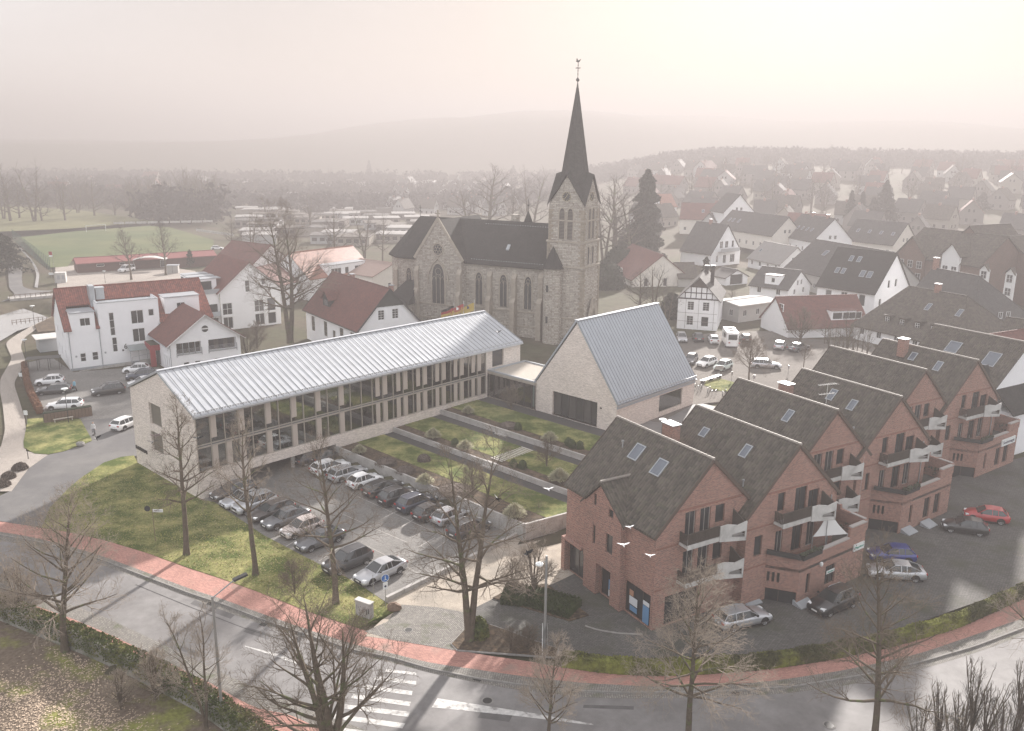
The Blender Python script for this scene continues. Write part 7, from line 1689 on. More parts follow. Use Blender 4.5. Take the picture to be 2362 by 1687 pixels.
# type: length, width, height, cowl x, windscreen top x, roof end x, tail x, nose z, cowl z, belt z, tail z
TY = {'hatch': (4.15, 1.78, 1.48, 1.15, 1.95, 3.45, 3.95, .70, .93, .96, 1.0), 'estate': (4.75, 1.82, 1.47, 1.32, 2.15, 4.2, 4.62, .68, .92, .95, 1.02),
      'suv': (4.6, 1.88, 1.66, 1.22, 1.98, 3.95, 4.42, .82, 1.06, 1.09, 1.14), 'saloon': (4.85, 1.86, 1.44, 1.38, 2.2, 3.5, 4.45, .66, .90, .94, 1.02), 'mini': (3.75, 1.68, 1.5, .95, 1.7, 3.25, 3.65, .72, .95, .98, 1.0),
      'van': (5.0, 1.95, 1.95, .95, 1.7, 4.75, 4.95, .9, 1.15, 1.15, 1.15)}
CM = {}
def car_meshes(kind):
    if kind in CM: return CM[kind]
    L, W, H, xc, xw, xr, xt, zn, zc, zb, zt = TY[kind]; w = W / 2
    # lower body: stations front to back, each a half section mirrored
    st = [(0.0, .78, .34, zn - .22), (.06, .90, .24, zn - .06), (.30, .97, .19, zn + .02), (xc * .6, 1.0, .18, (zn + zc) / 2 + .045), (xc, 1.0, .18, zc), (xw, 1.0, .18, zb), ((xw + xr) / 2, 1.0, .18, zb), (xr, .995, .18, zb + .02), (xt, .97, .19, zt), (L - .08, .92, .26, zt - .08), (L, .82, .36, zt - .28)]
    mb = MB(); n = 10
    for x, ws, z0, z1 in st:
        hw = w * ws; h = z1 - z0
        half = [(hw * .80, z0), (hw * .97, z0 + h * .12), (hw, z0 + h * .42), (hw * .985, z0 + h * .78), (hw * .86, z0 + h * 1.0)]
        ring = half + [(-a, b) for a, b in half[::-1]]
        for a, b in ring: mb.v.append((x, a, b))
    for k in range(len(st) - 1):
        for q in range(n):
            q2 = (q + 1) % n; a = k * n; mb.f.append((a + q, a + q2, a + n + q2, a + n + q)); mb.mi.append(0)
    mb.f.append(tuple(reversed(range(n)))); mb.mi.append(0); mb.f.append(tuple((len(st) - 1) * n + q for q in range(n))); mb.mi.append(0)
    mb.smooth = True
    # wheel arch shadows
    xf, xb_ = L * .185, L * .80
    # cabin: glass body then roof skin and pillars
    g_ = MB(); r = .30 if kind != 'van' else .33
    wb, wt = w * .90, w * .68 if kind != 'van' else w * .84
    zr_ = H - .05
    P = [(xc + .02, wb * .93, zc - .01), (xw, wt * .94, zr_ - .02), ((xw * .6 + xr * .4), wt, zr_ + .02), (xr, wt * .93, zr_ - .035), (xt, wb * .90, zt - .01)]
    B = [(xc + .02, wb * .93, zc - .03), (xw, wb, zb - .03), ((xw * .6 + xr * .4), wb, zb - .03), (xr, wb, zb - .02), (xt, wb * .90, zt - .03)]
    for k in range(4):
        for s in (1, -1):
            f = [(B[k][0], s * B[k][1], B[k][2]), (B[k + 1][0], s * B[k + 1][1], B[k + 1][2]), (P[k + 1][0], s * P[k + 1][1], P[k + 1][2]), (P[k][0], s * P[k][1], P[k][2])]
            g_.face(f if s < 0 else f[::-1])
        f = [(P[k][0], -P[k][1], P[k][2]), (P[k + 1][0], -P[k + 1][1], P[k + 1][2]), (P[k + 1][0], P[k + 1][1], P[k + 1][2]), (P[k][0], P[k][1], P[k][2])]; g_.face(f)
    ro = MB()
    c = [(xw - .03, wt * .96, zr_), ((xw * .6 + xr * .4), wt * 1.01, zr_ + .045), (xr + .03, wt * .95, zr_ - .01)]
    for k in range(2):
        a, b = c[k], c[k + 1]; ro.hexa([(a[0], -a[1], a[2] - .03), (b[0], -b[1], b[2] - .03), (b[0], b[1], b[2] - .03), (a[0], a[1], a[2] - .03), (a[0], -a[1] * .96, a[2] + .02), (b[0], -b[1] * .96, b[2] + .02), (b[0], b[1] * .96, b[2] + .02), (a[0], a[1] * .96, a[2] + .02)])
    for s in (1, -1):
        for (i, t) in ((0, .055), (3, .10)):
            a = Vector((B[i + (i == 3)][0], s * B[i + (i == 3)][1] * 1.005, B[i + (i == 3)][2])) if i == 3 else Vector((B[0][0], s * B[0][1] * 1.005, B[0][2])); b = Vector((P[1][0], s * P[1][1] * 1.01, P[1][2])) if i == 0 else Vector((P[3][0], s * P[3][1] * 1.01, P[3][2]))
            ro.bar(a, b, .05, t, up=(0, 0, 1))
        for f in (.36, .68 if kind in ('estate', 'suv', 'van') else .72):
            x = xw + (xr - xw) * f; ro.bar((x, s * wb * 1.005, zb - .02), (x - .02, s * wt * 1.015, zr_ - .01), .05, .07)
    tr = MB()
    for s in (1, -1):
        tr.box(.35, L - .35, s * w * .93 - .05, s * w * .93 + .05, .16, .26)
        for x in (xf, xb_):
            tr.extr([(x + .40 * math.cos(a), s * (w * .955), .34 + .40 * math.sin(a)) for a in [PI * i / 8 for i in range(9)]], (0, s * .035 * 1.4, 0))  # dark half discs stand in for the shade inside the wheel arches
        a = (xc + .28, s * w * .97, zb + .02); tr.box(a[0], a[0] + .14, min(a[1], a[1] + s * .16), max(a[1], a[1] + s * .16), a[2], a[2] + .13)
    tr.box(-.015, .05, -w * .48, w * .48, zn - .26, zn - .08); tr.box(-.012, .06, -w * .6, w * .6, .25, .38); tr.box(L - .05, L + .012, -w * .6, w * .6, .3, .42)
    hl = MB(); hl.hexa([(.06, 0, -.06), (.10, .34, -.06), (.40, .36, -.02), (.2, .02, -.02), (.10, 0, .06), (.14, .33, .07), (.42, .35, .10), (.24, .02, .08)])
    hlm = MB(); hlm.hexa([(p[0], -p[1], p[2]) for p in hl.v]); hlm.f = [f[::-1] for f in hlm.f]
    tl = MB(); tl.box(-.14, .035, 0, .30, 0, .16)
    ty = MB(); ty.tube([(0, -.1, 0), (0, .1, 0)], .325, 16); ri = MB()
    ri.tube([(0, -.105, 0), (0, .105, 0)], .12, 8)
    for k in range(5):
        a = 2 * PI * k / 5
        for y in (-.107, .107): ri.bar((.05 * math.cos(a), y, .05 * math.sin(a)), (.225 * math.cos(a), y, .225 * math.sin(a)), .02, .085, up=(-math.sin(a), 0, math.cos(a)))
    for y in (-.108, .108): ri.tube([(.225 * math.cos(a), y, .225 * math.sin(a)) for a in [2 * PI * i / 12 for i in range(13)]], .02, 4, cap=False)
    pl = MB(); pl.box(-.03, 0, -.26, .26, 0, .11)
    rl = MB()
    for s in (1, -1): rl.tube([(xw + .25, s * wt * .9, zr_ + .02), (xw + .45, s * wt * .92, zr_ + .09), (xr - .25, s * wt * .9, zr_ + .08), (xr - .05, s * wt * .88, zr_ + .01)], .02, 5)
    CM[kind] = dict(body=mb.mesh('body', P_['white'], uv=False), glass=g_.mesh('windows', M_cglass, uv=False), roof=ro.mesh('roof', P_['white'], uv=False), trim_arch_shade=tr.mesh('trim_arch_shade', M_trim, uv=False), hl=hl.mesh('headlight', M_lamp, uv=False), hlm=hlm.mesh('headlight', M_lamp, uv=False), tl=tl.mesh('taillight', M_tail, uv=False), tyre=ty.mesh('tyre', M_tyre, uv=False), rim=ri.mesh('rim', M_rim, uv=False), plate=pl.mesh('number_plate', M_plate, uv=False), rail=rl.mesh('roof_rail', M_galv, uv=False), xf=xf, xb=xb_)
    return CM[kind]
def painted(name, me, paint, parent):
    o = link(name, me, parent)
    o.material_slots[0].link = 'OBJECT'; o.material_slots[0].material = paint
    return o
def car(label, p, heading, kind, col, group=None, extras=()):
    """p: centre on the ground; heading: direction of the nose in degrees"""
    L, W, H, xc, xw, xr, xt, zn, zc, zb, zt = TY[kind]; c = car_meshes(kind)
    d = az(heading); base = Vector(p) + d * (L / 2)
    t = thing('parked_car', label, 'camper van' if kind == 'camper' else 'car', base, R_(heading + 180), group)
    painted('body', c['body'], P_[col], t); link('windows', c['glass'], t); painted('roof', c['roof'], P_[col], t); link('trim_arch_shade', c['trim_arch_shade'], t)
    link('headlight', c['hl'], t, (0, W * .25, zn - .05)); link('headlight', c['hlm'], t, (0, -W * .25, zn - .05))
    for s in (1, -1): link('taillight', c['tl'], t, (L - .02, W * .44 - .30 if s > 0 else -W * .44, zt - .30))
    link('number_plate', c['plate'], t, (.0, 0, .42)); link('number_plate', c['plate'], t, (L + .045, 0, .62))
    if kind in ('estate', 'suv'): link('roof_rail', c['rail'], t)
    for x in (c['xf'], c['xb']):
        for s in (1, -1):
            wh = bpy.data.objects.new('wheel', None); COL.objects.link(wh); wh.parent = t; wh.location = (x, s * (W / 2 - .12), .325)
            link('tyre', c['tyre'], wh); link('rim', c['rim'], wh)
    return t
def mid(K, a, b, z): return (g(K, *a, z) + g(K, *b, z)) / 2
ZP = .02
# heading of the parked rows
HL_ = 46 + 180 + 0
RowL = [   # front wheels towards the lawn; pixel of the car's ground centre in crop K6
    ((330, 540), 'estate', 'dgrey', 'black estate with chrome window line, farthest car of the left hand row'), ((425, 605), 'saloon', 'silver', 'silver hatchback with dark windscreen, second farthest of the left row'),
    ((520, 655), 'suv', 'silver', 'silver car with white roof behind the middle lawn tree'), ((665, 720), 'estate', 'brown', 'dark brown estate partly behind the middle lawn tree'),
    ((790, 780), 'saloon', 'grey', 'mid grey car between the brown estate and the rose white hatchback'), ((930, 865), 'hatch', 'champ', 'pale champagne hatchback in the left hand row'),
    ((1090, 965), 'saloon', 'grey', 'blue grey car behind the third lawn tree trunk'), ((1330, 1160), 'suv', 'dgrey', 'dark grey off-roader with bright wheels beside the silver coupe'), ((1615, 1245), 'saloon', 'silver', 'silver car with glass sunroof, nearest to the road sign')]
for (a, b), kd, cl, lb in RowL:
    car(lb, g(K6, a, b, ZP), 226, kd, cl, 'cars parked in the left row of the library car park')
RowR = [((1180, 330), 'estate', 'white', 'white estate farthest under the library in the right hand row'), ((1330, 385), 'estate', 'silver', 'silver estate second in the right row beside the concrete wall'), ((1480, 450), 'hatch', 'white', 'white hatchback with black tailgate in the right hand row'),
        ((1640, 515), 'estate', 'black', 'black estate with chrome roof rail in the right hand row'), ((1770, 590), 'suv', 'black', 'black compact off-roader in the right hand row'), ((1930, 650), 'suv', 'navy', 'dark blue off-roader with bright roof in the right hand row'),
        ((2060, 725), 'hatch', 'black', 'black hatchback with pale roof in the right hand row')]
for (a, b), kd, cl, lb in RowR: car(lb, g(K6, a, b, ZP), 46, kd, cl, 'cars parked in the right row of the library car park')
car('silver hatchback second from the garden end of the right hand row', g(K7, 1090, 1215, ZP), 46, 'hatch', 'silver', 'cars parked in the right row of the library car park')
car('dark off-roader with white roof at the garden end of the right hand row', g(K7, 1255, 1330, ZP), 46, 'suv', 'dgrey', 'cars parked in the right row of the library car park')
for (a, b), kd, cl, lb in (((1010, 250), 'hatch', 'navy', 'dark car in the shade underneath the library'), ((1150, 235), 'hatch', 'dgrey', 'grey car in the shade beside the column underneath the library')): car(lb, g(K6, a, b, ZP), 46, kd, cl)
# car park of the white house
WC_ = [((435, 705), 200, 'hatch', 'white', 'white hatchback at the far left end of the hedge'), ((470, 785), 200, 'estate', 'dgrey', 'dark car with pale bonnet between two white cars by the hedge'), ((565, 915), 193, 'estate', 'white', 'white estate with roof rails behind the small tree'),
       ((945, 790), 212, 'suv', 'black', 'black car driving across the west car park'), ((1190, 600), 195, 'hatch', 'white', 'white hatchback by the red entrance porch'), ((1235, 660), 200, 'suv', 'navy', 'dark blue car between the two white cars near the porch'),
       ((1240, 720), 215, 'hatch', 'white', 'white car cut off by the library roof corner'), ((1115, 1075), 70, 'estate', 'white', 'white estate seen from behind beside the library gable')]
for (a, b), hd, kd, cl, lb in WC_: car(lb, g(K1, a, b, ZP), hd, kd, cl)
# yard of the brick row
for K, a, b, hd, kd, cl, lb in ((K11, 280, 1190, 22, 'estate', 'silver', 'silver grey estate below the nearest balconies'), (K11, 920, 1080, 212, 'suv', 'black', 'black car with open looking pale roof at the first annex corner'),
        (K11, 1360, 860, 172, 'saloon', 'silver', 'silver sporty saloon beside the blue car in the yard'), (K11, 1330, 740, 175, 'hatch', 'blue', 'blue hatchback behind the silver saloon in the yard'),
        (K11, 1850, 540, 160, 'hatch', 'black', 'black hatchback with white roof beside the red car'), (K11, 2000, 460, 160, 'hatch', 'red', 'red hatchback with pale roof in the yard')): car(lb, g(K, a, b, ZP), hd, kd, cl)
# square by the church
ZS = 2.46
for a, b, hd, kd, cl, lb in ((325, 480, 265, 'hatch', 'silver', 'silver car parked left under the half-timbered house'), (495, 475, 85, 'hatch', 'dgrey', 'dark grey car parked under the half-timbered house'), (655, 500, 85, 'mini', 'white', 'white small car left of the camper van'),
        (985, 485, 85, 'mini', 'dgrey', 'dark small car with bright roof right of the camper van'), (1350, 560, 65, 'hatch', 'silver', 'pale hatchback at the dark wall behind the square'), (1540, 580, 40, 'saloon', 'grey', 'grey car beside the bushes behind the square'),
        (420, 710, 245, 'mini', 'grey', 'grey small car just behind the hall roof corner'), (585, 740, 225, 'hatch', 'white', 'white hatchback in front of the hall roof corner'), (755, 780, 228, 'mini', 'mint', 'pale mint small car on the sunlit square'),
        (1200, 760, -8, 'estate', 'silver', 'silver estate crossing the sunlit square')): car(lb, g(K9, a, b, ZS), hd, kd, cl)
# camper van
p = g(K9, 825, 520, ZS); cv = thing('camper_van', 'white camper van with bright roof under the half-timbered house', 'camper van', p, R_(85))
m1 = MB(); m1.box(-1.0, 1.0, -1.1, 1.1, .3, 2.75) if False else m1.hexa([(-2.9, -1.05, .35), (2.6, -1.05, .35), (2.6, 1.05, .35), (-2.9, 1.05, .35), (-2.9, -1.02, 2.75), (2.3, -1.02, 2.75), (2.3, 1.02, 2.75), (-2.9, 1.02, 2.75)]); obj('body', m1, P_['white'], cv)
m1 = MB(); m1.hexa([(2.6, -.98, .35), (3.2, -.95, .35), (3.2, .95, .35), (2.6, .98, .35), (2.5, -.98, 1.4), (3.1, -.9, 1.2), (3.1, .9, 1.2), (2.5, .98, 1.4)]); obj('bonnet', m1, P_['white'], cv)
m1 = MB(); m1.box(-2.96, -2.9, -.75, .75, 1.5, 2.4); m1.box(-1.5, .5, -1.09, -1.06, 1.5, 2.2); m1.box(-1.5, .5, 1.06, 1.09, 1.5, 2.2); m1.hexa([(2.34, -.9, 1.45), (2.62, -.9, 1.45), (2.62, .9, 1.45), (2.34, .9, 1.45), (2.3, -.85, 2.3), (2.36, -.85, 2.3), (2.36, .85, 2.3), (2.3, .85, 2.3)]); obj('windows', m1, M_cglass, cv)
m1 = MB(); m1.box(-1.6, -.9, -.35, .35, 2.76, 2.95); m1.box(.4, 1.1, -.35, .35, 2.76, 2.9); obj('roof_hatch', m1, M_balc, cv)
for x in (-1.8, 2.1):
    for s in (1, -1): wh = bpy.data.objects.new('wheel', None); COL.objects.link(wh); wh.parent = cv; wh.location = (x, s * .95, .325); link('tyre', car_meshes('hatch')['tyre'], wh); link('rim', car_meshes('hatch')['rim'], wh)
for s in (1, -1): link('taillight', car_meshes('hatch')['tl'], cv, (-2.93, .7 if s > 0 else -1.0, .9), PI)
car('small white van parked in front of the clubhouse', g(K13, 1105, 1235, .03), 250, 'van', 'white')
car('white car parked at the far corner of the pitch', g(K13, 1895, 1045, .03), 10, 'hatch', 'white')
# ------------------------------------------------------------------ trees and plants
M_bark = mat('grey brown bark', (.115, .092, .07), .95, .1, var=.35, vscale=3, bump=.5, bscale=12, col2=(.11, .12, .06), c2scale=.9, c2lo=.55)
M_twig = mat('brown twigs', (.15, .12, .092), .9, .1, var=.2, vscale=2); M_twigp = mat('pale twigs', (.28, .235, .19), .9, .1, var=.2, vscale=2); M_twigd = mat('dark twigs', (.06, .052, .047), .9, .1, var=.2)
def grow(H, R, base, seed, n1=22, lv=4, up=.25, dens=1.0, stems=1, droop=0.0, r0=None, wide=.45, minlen=.2):
    r = random.Random(seed); S = []; r0 = r0 or H * .018 + .04
    def br(p, d, ln, rad, l):
        n = (7, 5, 4, 3, 2)[min(l, 4)]; st = ln / n; rr = rad; x, y, z = p; dx, dy, dz = d
        for i in range(n):
            j = .16 + .05 * l
            dx += r.uniform(-j, j); dy += r.uniform(-j, j); dz += r.uniform(-j, j) * .6 + (up - droop * l) * .35
            q = math.sqrt(dx * dx + dy * dy + dz * dz); dx /= q; dy /= q; dz /= q
            nx, ny, nz = x + dx * st, y + dy * st, z + dz * st; r2 = max(.0055, rad * (1 - .82 * (i + 1) / n)); S.append((x, y, z, nx, ny, nz, rr, r2, l)); x, y, z, rr = nx, ny, nz, r2
            if l < lv and (i > 0 or l > 1):
                m_ = dens * (2.0 if l == 1 else 1.85 if l == 2 else 1.75); k = int(m_) + (r.random() < m_ % 1)
                for _ in range(k):
                    cl = ln * r.uniform(.38, .62) * (1.15 - .7 * i / n)
                    if cl < minlen: continue
                    a = r.uniform(0, 2 * PI); t = r.uniform(.5, .95)
                    ux, uy, uz = -dy, dx, 0.0; q = math.hypot(ux, uy) or 1; ux /= q; uy /= q
                    vx, vy, vz = dy * uz - dz * uy, dz * ux - dx * uz, dx * uy - dy * ux
                    ca, sa = math.cos(a) * math.sin(t), math.sin(a) * math.sin(t); c = math.cos(t)
                    br((x, y, z), (dx * c + ux * ca + vx * sa, dy * c + uy * ca + vy * sa, dz * c + uz * ca + vz * sa), cl, max(.008, rr * .62), l + 1)
    for s in range(stems):
        x = y = z = 0.0; n = 14; a0 = 2 * PI * s / max(1, stems) + r.random(); lean = 0 if stems == 1 else .09
        dx, dy = math.cos(a0) * lean, math.sin(a0) * lean; rr = r0 / (1 if stems == 1 else 1.35); g_ = r.random() * 6
        for i in range(n):
            f = (i + 1) / n; dx += r.uniform(-.05, .05); dy += r.uniform(-.05, .05)
            nx, ny, nz = x + dx * H / n, y + dy * H / n, z + H / n * .97; r2 = r0 * (1 - f) ** .8 / (1 if stems == 1 else 1.35) + .015; S.append((x, y, z, nx, ny, nz, rr * (1.35 if i == 0 else 1), r2, 0)); x, y, z, rr = nx, ny, nz, r2
            if f > base:
                m_ = n1 / stems / (n * (1 - base)); k = int(m_) + (r.random() < m_ % 1)
                for _ in range(k):
                    g_ += 2.4 + r.uniform(-.4, .4); t_ = (f - base) / (1 - base)
                    ln = R * (1.0 - .62 * t_ ** 1.3) * r.uniform(.75, 1.15); e = .35 + wide * (1 - t_) + r.uniform(-.1, .2)
                    br((x, y, z), (math.cos(g_) * math.sin(e * 1.5), math.sin(g_) * math.sin(e * 1.5), math.cos(e * 1.5) + .15), ln, max(.02, rr * .55), 1)
    return np.array(S)
def seg_mesh(name, S, m_, sides=3):
    n = len(S); p0 = S[:, :3]; p1 = S[:, 3:6]; d = p1 - p0; d /= np.maximum(np.linalg.norm(d, axis=1), 1e-6)[:, None]
    t = np.cross(d, [0.3, 0.2, 1.0]); t /= np.maximum(np.linalg.norm(t, axis=1), 1e-6)[:, None]; b = np.cross(d, t)
    V = np.empty((n, 2, sides, 3))
    for k in range(sides):
        a = 2 * PI * k / sides; o = t * math.cos(a) + b * math.sin(a)
        V[:, 0, k] = p0 + o * S[:, 6:7]; V[:, 1, k] = p1 + o * S[:, 7:8]
    i0 = (np.arange(n) * 2 * sides)[:, None]; F_ = []
    for k in range(sides):
        k2 = (k + 1) % sides; F_.append(np.concatenate([i0 + k, i0 + k2, i0 + sides + k2, i0 + sides + k], 1))
    F_ = np.concatenate(F_).astype(np.int32); me = bpy.data.meshes.new(name); nf = len(F_)
    me.vertices.add(n * 2 * sides); me.vertices.foreach_set('co', V.ravel()); me.loops.add(nf * 4); me.loops.foreach_set('vertex_index', F_.ravel()); me.polygons.add(nf); me.polygons.foreach_set('loop_start', np.arange(nf, dtype=np.int32) * 4)
    me.polygons.foreach_set('use_smooth', np.ones(nf, bool)); me.materials.append(m_); me.update(calc_edges=True)
    return me
def tree_meshes(bm=None, tm=None, **k):
    S = grow(**k); a = S[:, 8] <= 1
    return seg_mesh('trunk', S[a], bm or M_bark, 5), seg_mesh('crown', S[~a], tm or M_twig, 3)
def put_tree(name, label, p, ms, sc=(1, 1, 1), rz=0.0, group=None, cat='tree'):
    t = thing(name, label, cat, p, rz, group); t.scale = sc
    link('trunk', ms[0], t); link('crown', ms[1], t); return t
def tree_at(name, label, bp, tp, R, z, seed, **k):
    p = G(*bp, z); H = hz(*tp, p) - z
    tm = k.pop('tm', None)
    return put_tree(name, label, p, tree_meshes(H=H, R=R, seed=seed, tm=tm, **k))
tree_at('street_tree', 'slender bare tree on the lawn in front of the library gable', px(K2, 1082, 600), px(K2, 1045, -290), 3.6, .03, 11, base=.30, n1=30, dens=.82, wide=.55, up=.12, r0=.27)
tree_at('street_tree', 'bare tree in the middle of the lawn before the left row of cars', px(K6, 530, 1230), px(K6, 500, -120), 3.6, .03, 12, base=.36, n1=24, dens=.8, up=.35, tm=M_twigp, r0=.25)
tree_at('street_tree', 'bare tree with drooping side branches beside the dark grey off-roader', px(K6, 1228, 1478), px(K6, 1185, 30), 4.1, .03, 13, base=.3, n1=28, dens=.85, wide=.6, up=.12, r0=.27)
tree_at('street_tree', 'tall forked bare tree in the triangular planter at the entrance', px(K4, 555, 985), px(K4, 600, -330), 5.2, .1, 14, base=.28, n1=34, dens=.82, stems=2, wide=.6, up=.08, droop=.03, r0=.40)
tree_at('garden_tree', 'wide bare tree behind the ivy wall left of the road', px(K2, 380, 1160), px(K2, 330, 300), 4.9, -1.35, 15, base=.26, n1=34, dens=.9, wide=.55, up=.2, tm=M_twigp, r0=.28)
tree_at('garden_tree', 'small bare fruit tree beside the street lamp at the lower left', px(K2, 1195, 1600), px(K2, 1130, 920), 2.6, -1.35, 16, base=.25, n1=24, dens=.95, tm=M_twigp, r0=.14, stems=2)
tree_at('garden_tree', 'broad many stemmed bare tree at the bottom centre of the picture', px(K3, 1400, 1900), px(K3, 1560, 760), 5.2, -1.35, 17, base=.16, n1=38, dens=.88, stems=4, wide=.55, up=.22, tm=M_twig, r0=.42)
tree_at('street_tree', 'pale twiggy bare tree in front of the nearest brick house corner', (1584, 1745), (1560, 1310), 4.2, 0, 18, base=.30, n1=38, dens=.92, wide=.6, up=.1, tm=M_twigp, r0=.22)
tree_at('street_tree', 'dark bare tree at the lower right with a straight trunk', (2012, 1735), (2060, 1285), 4.3, 0, 19, base=.26, n1=32, dens=.85, wide=.6, up=.12, r0=.24)
tree_at('street_tree', 'small pale bare tree at the bottom edge right of the painted wedge', (1262, 1760), (1290, 1500), 2.6, ZR, 20, base=.3, n1=26, dens=1.0, tm=M_twigp, r0=.13)
tree_at('street_tree', 'bare tree reaching in from the right edge over the hedge', (2440, 1610), (2400, 1220), 4.8, 0, 21, base=.25, n1=30, dens=.9, wide=.6, tm=M_twigp)
tree_at('garden_tree', 'bare tree cut off by the left edge above the road', (-20, 1420), (-10, 1250), 3.2, -1.35, 22, base=.2, n1=26, dens=.9, tm=M_twigp)
tree_at('park_tree', 'very tall gnarled bare tree between the white houses', px(KD, 645, 762), px(KD, 640, 478), 8.5, .3, 23, base=.28, n1=44, dens=.98, stems=2, wide=.6, up=.15, r0=.7)
tree_at('park_tree', 'bare tree left of the two in front of the clubhouse', px(K13, 1145, 1305), px(K13, 1100, 885), 4.6, .02, 24, base=.34, n1=24, dens=.8, tm=M_twigd)
tree_at('park_tree', 'taller bare tree right of the two in front of the clubhouse', px(K13, 1445, 1265), px(K13, 1400, 822), 4.8, .02, 25, base=.30, n1=24, dens=.8, tm=M_twigd)
tree_at('square_tree', 'small bare tree standing on the bright square', px(K9, 1025, 905), px(K9, 1045, 500), 3.4, 2.45, 26, base=.3, n1=26, dens=1.0, r0=.13)
tree_at('square_tree', 'thin young bare tree right of the square near the brick roofs', px(K9, 1590, 785), px(K9, 1610, 520), 1.8, 2.45, 27, base=.4, n1=16, dens=.8, r0=.08)
# shared trees for the middle and far distance
VAR = [tree_meshes(H=10, R=3.6, base=.28, seed=40 + i, n1=20, lv=3, dens=.95, stems=1 + (i % 2), wide=.5, minlen=.5, tm=M_twigd, r0=.24) for i in range(4)]
VAR2 = [tree_meshes(H=10, R=3.0, base=.15, seed=50 + i, n1=26, lv=3, dens=.9, stems=3, minlen=.6, tm=M_twigd, r0=.2) for i in range(2)]
def mid_tree(label, base, top, v, wd=1.0, z=None, group=None, name='bare_tree', vs=None):
    p = far_at(*base) if z is None else G(*base, z); h = (hz(*top, p) - p.z) / 10
    if h < .1: h = .5
    return put_tree(name, label, p, (vs or VAR)[v], (h * wd, h * wd, h), v * 1.7 + p.x, group)
for i, (bx, by, tx_, ty_, lb) in enumerate([(105, 862, 90, 330, 'leftmost tall bare tree'), (310, 862, 300, 320, 'second tall straight bare tree'), (375, 858, 420, 490, 'leaning thin bare tree'), (575, 850, 560, 430, 'forked bare tree left of the goal'), (830, 815, 830, 420, 'broad bare tree behind the goal'), (1010, 800, 1000, 500, 'slim bare tree right of the goal'), (1140, 800, 1150, 440, 'pollarded looking bare tree right of the goal'), (45, 850, 10, 420, 'bare tree at the very left edge beyond the pitch'), (180, 840, 190, 430, 'thin bare tree between the two tall ones'), (690, 800, 690, 460, 'pale bare tree in the gap left of the broad one')]):
    mid_tree(lb + ' beyond the pitch', px(K13, bx, by), px(K13, tx_, ty_), i % 4, 1.15)
rt = random.Random(3)
for i in range(26):
    x = rt.uniform(1180, 1960); mid_tree('bare tree in the dense dark clump behind the pitch corner', px(K13, x, rt.uniform(700, 800)), px(K13, x, rt.uniform(330, 430) + (abs(x - 1650) / 6)), i % 2, 1.5, group='dense clump of bare trees behind the pitch', vs=VAR2)
for i in range(22):
    x = rt.uniform(-60, 1300); mid_tree('bare tree in the hazy belt behind the tree row', px(K13, x, rt.uniform(640, 720)), px(K13, x, rt.uniform(430, 520)), i % 4, 1.5, group='hazy belt of bare trees')
for i, (x, y, tx_, ty_, w_) in enumerate([(1085, 540, 1080, 375, 1.5), (1180, 540, 1190, 385, 1.2), (1040, 545, 1045, 415, 1.2), (1135, 540, 1140, 420, 1.3), (1365, 590, 1360, 400, 1.6), (1340, 600, 1335, 430, 1.2), (1400, 600, 1400, 440, 1.2)]):
    mid_tree((ORD[i] + ' tall hazy bare tree from the left behind the nave and tower') , px(KD, x, y), px(KD, tx_, ty_), i % 4, w_, group='hazy trees around the church')
for i, (x, y, ty_, w_, lb) in enumerate([(745, 600, 470, 1.2, 'bare tree above the faded red roof'), (810, 590, 475, 1.2, 'bare tree left of the chancel'), (850, 585, 480, .9, 'thin bare tree close to the chancel'), (560, 560, 470, 1.2, 'bare tree behind the gabled apartment house'), (515, 555, 485, 1.1, 'bare tree above the clubhouse roof end'), (690, 520, 440, 1.5, 'dark bare tree before the flat bungalows'), (590, 480, 430, 1.6, 'low dark tree in front of the bungalows'), (1450, 720, 590, 1.3, 'bushy bare tree beside the white windowed red roof house'), (1420, 710, 600, 1.2, 'bare tree right behind the church tower lawn'), (1880, 780, 695, 1.4, 'bare shrubby tree before the hipped roof'), (1830, 770, 705, 1.0, 'thin stemmed bare tree beside the box dormer house'), (1250, 800, 745, 1.3, 'small bare shrub tree at the foot of the church tower'), (1620, 700, 640, 1.2, 'bare bush beside the half-timbered house'), (1480, 740, 640, 1.0, 'dark leaning tree left of the half-timbered house')]):
    mid_tree(lb, px(KD, x, y), px(KD, x, ty_), i % 4, w_)
c = 0
for i in range(150):
    x, y = rt.uniform(0, 2362), rt.uniform(378, 500); p = far_at(x, y); d_ = math.hypot(p.x, p.y)
    if d_ < 260 or d_ > 1000: continue
    h = rt.uniform(.9, 1.7); put_tree('distant_tree', 'bare tree among the hazy distant houses', p, VAR[i % 4] if i % 3 else VAR2[i % 2], (h * 1.4, h * 1.4, h), i, 'bare trees scattered through the distance')
# leafy masses ----------------------------------------------------------------
def leaf_mesh(name, P, size, m_, flat=0.0, seed=1):
    rg = np.random.default_rng(seed); n = len(P); a = rg.normal(size=(n, 3)); a[:, 2] *= (1 - flat); a /= np.linalg.norm(a, axis=1)[:, None]
    b = np.cross(a, rg.normal(size=(n, 3)) * ((1 - flat) if flat < 1 else 1) + [0, 0, flat * 5]); b /= np.maximum(np.linalg.norm(b, axis=1), 1e-6)[:, None]; s = size * rg.uniform(.6, 1.4, (n, 1))
    V = np.stack([P - a * s, P - b * s * .6, P + a * s, P + b * s * .6], 1); F_ = np.arange(n * 4, dtype=np.int32); me = bpy.data.meshes.new(name)
    me.vertices.add(n * 4); me.vertices.foreach_set('co', V.ravel()); me.loops.add(n * 4); me.loops.foreach_set('vertex_index', F_); me.polygons.add(n); me.polygons.foreach_set('loop_start', np.arange(n, dtype=np.int32) * 4); me.materials.append(m_); me.update(calc_edges=True)
    return me
RG = np.random.default_rng(9)
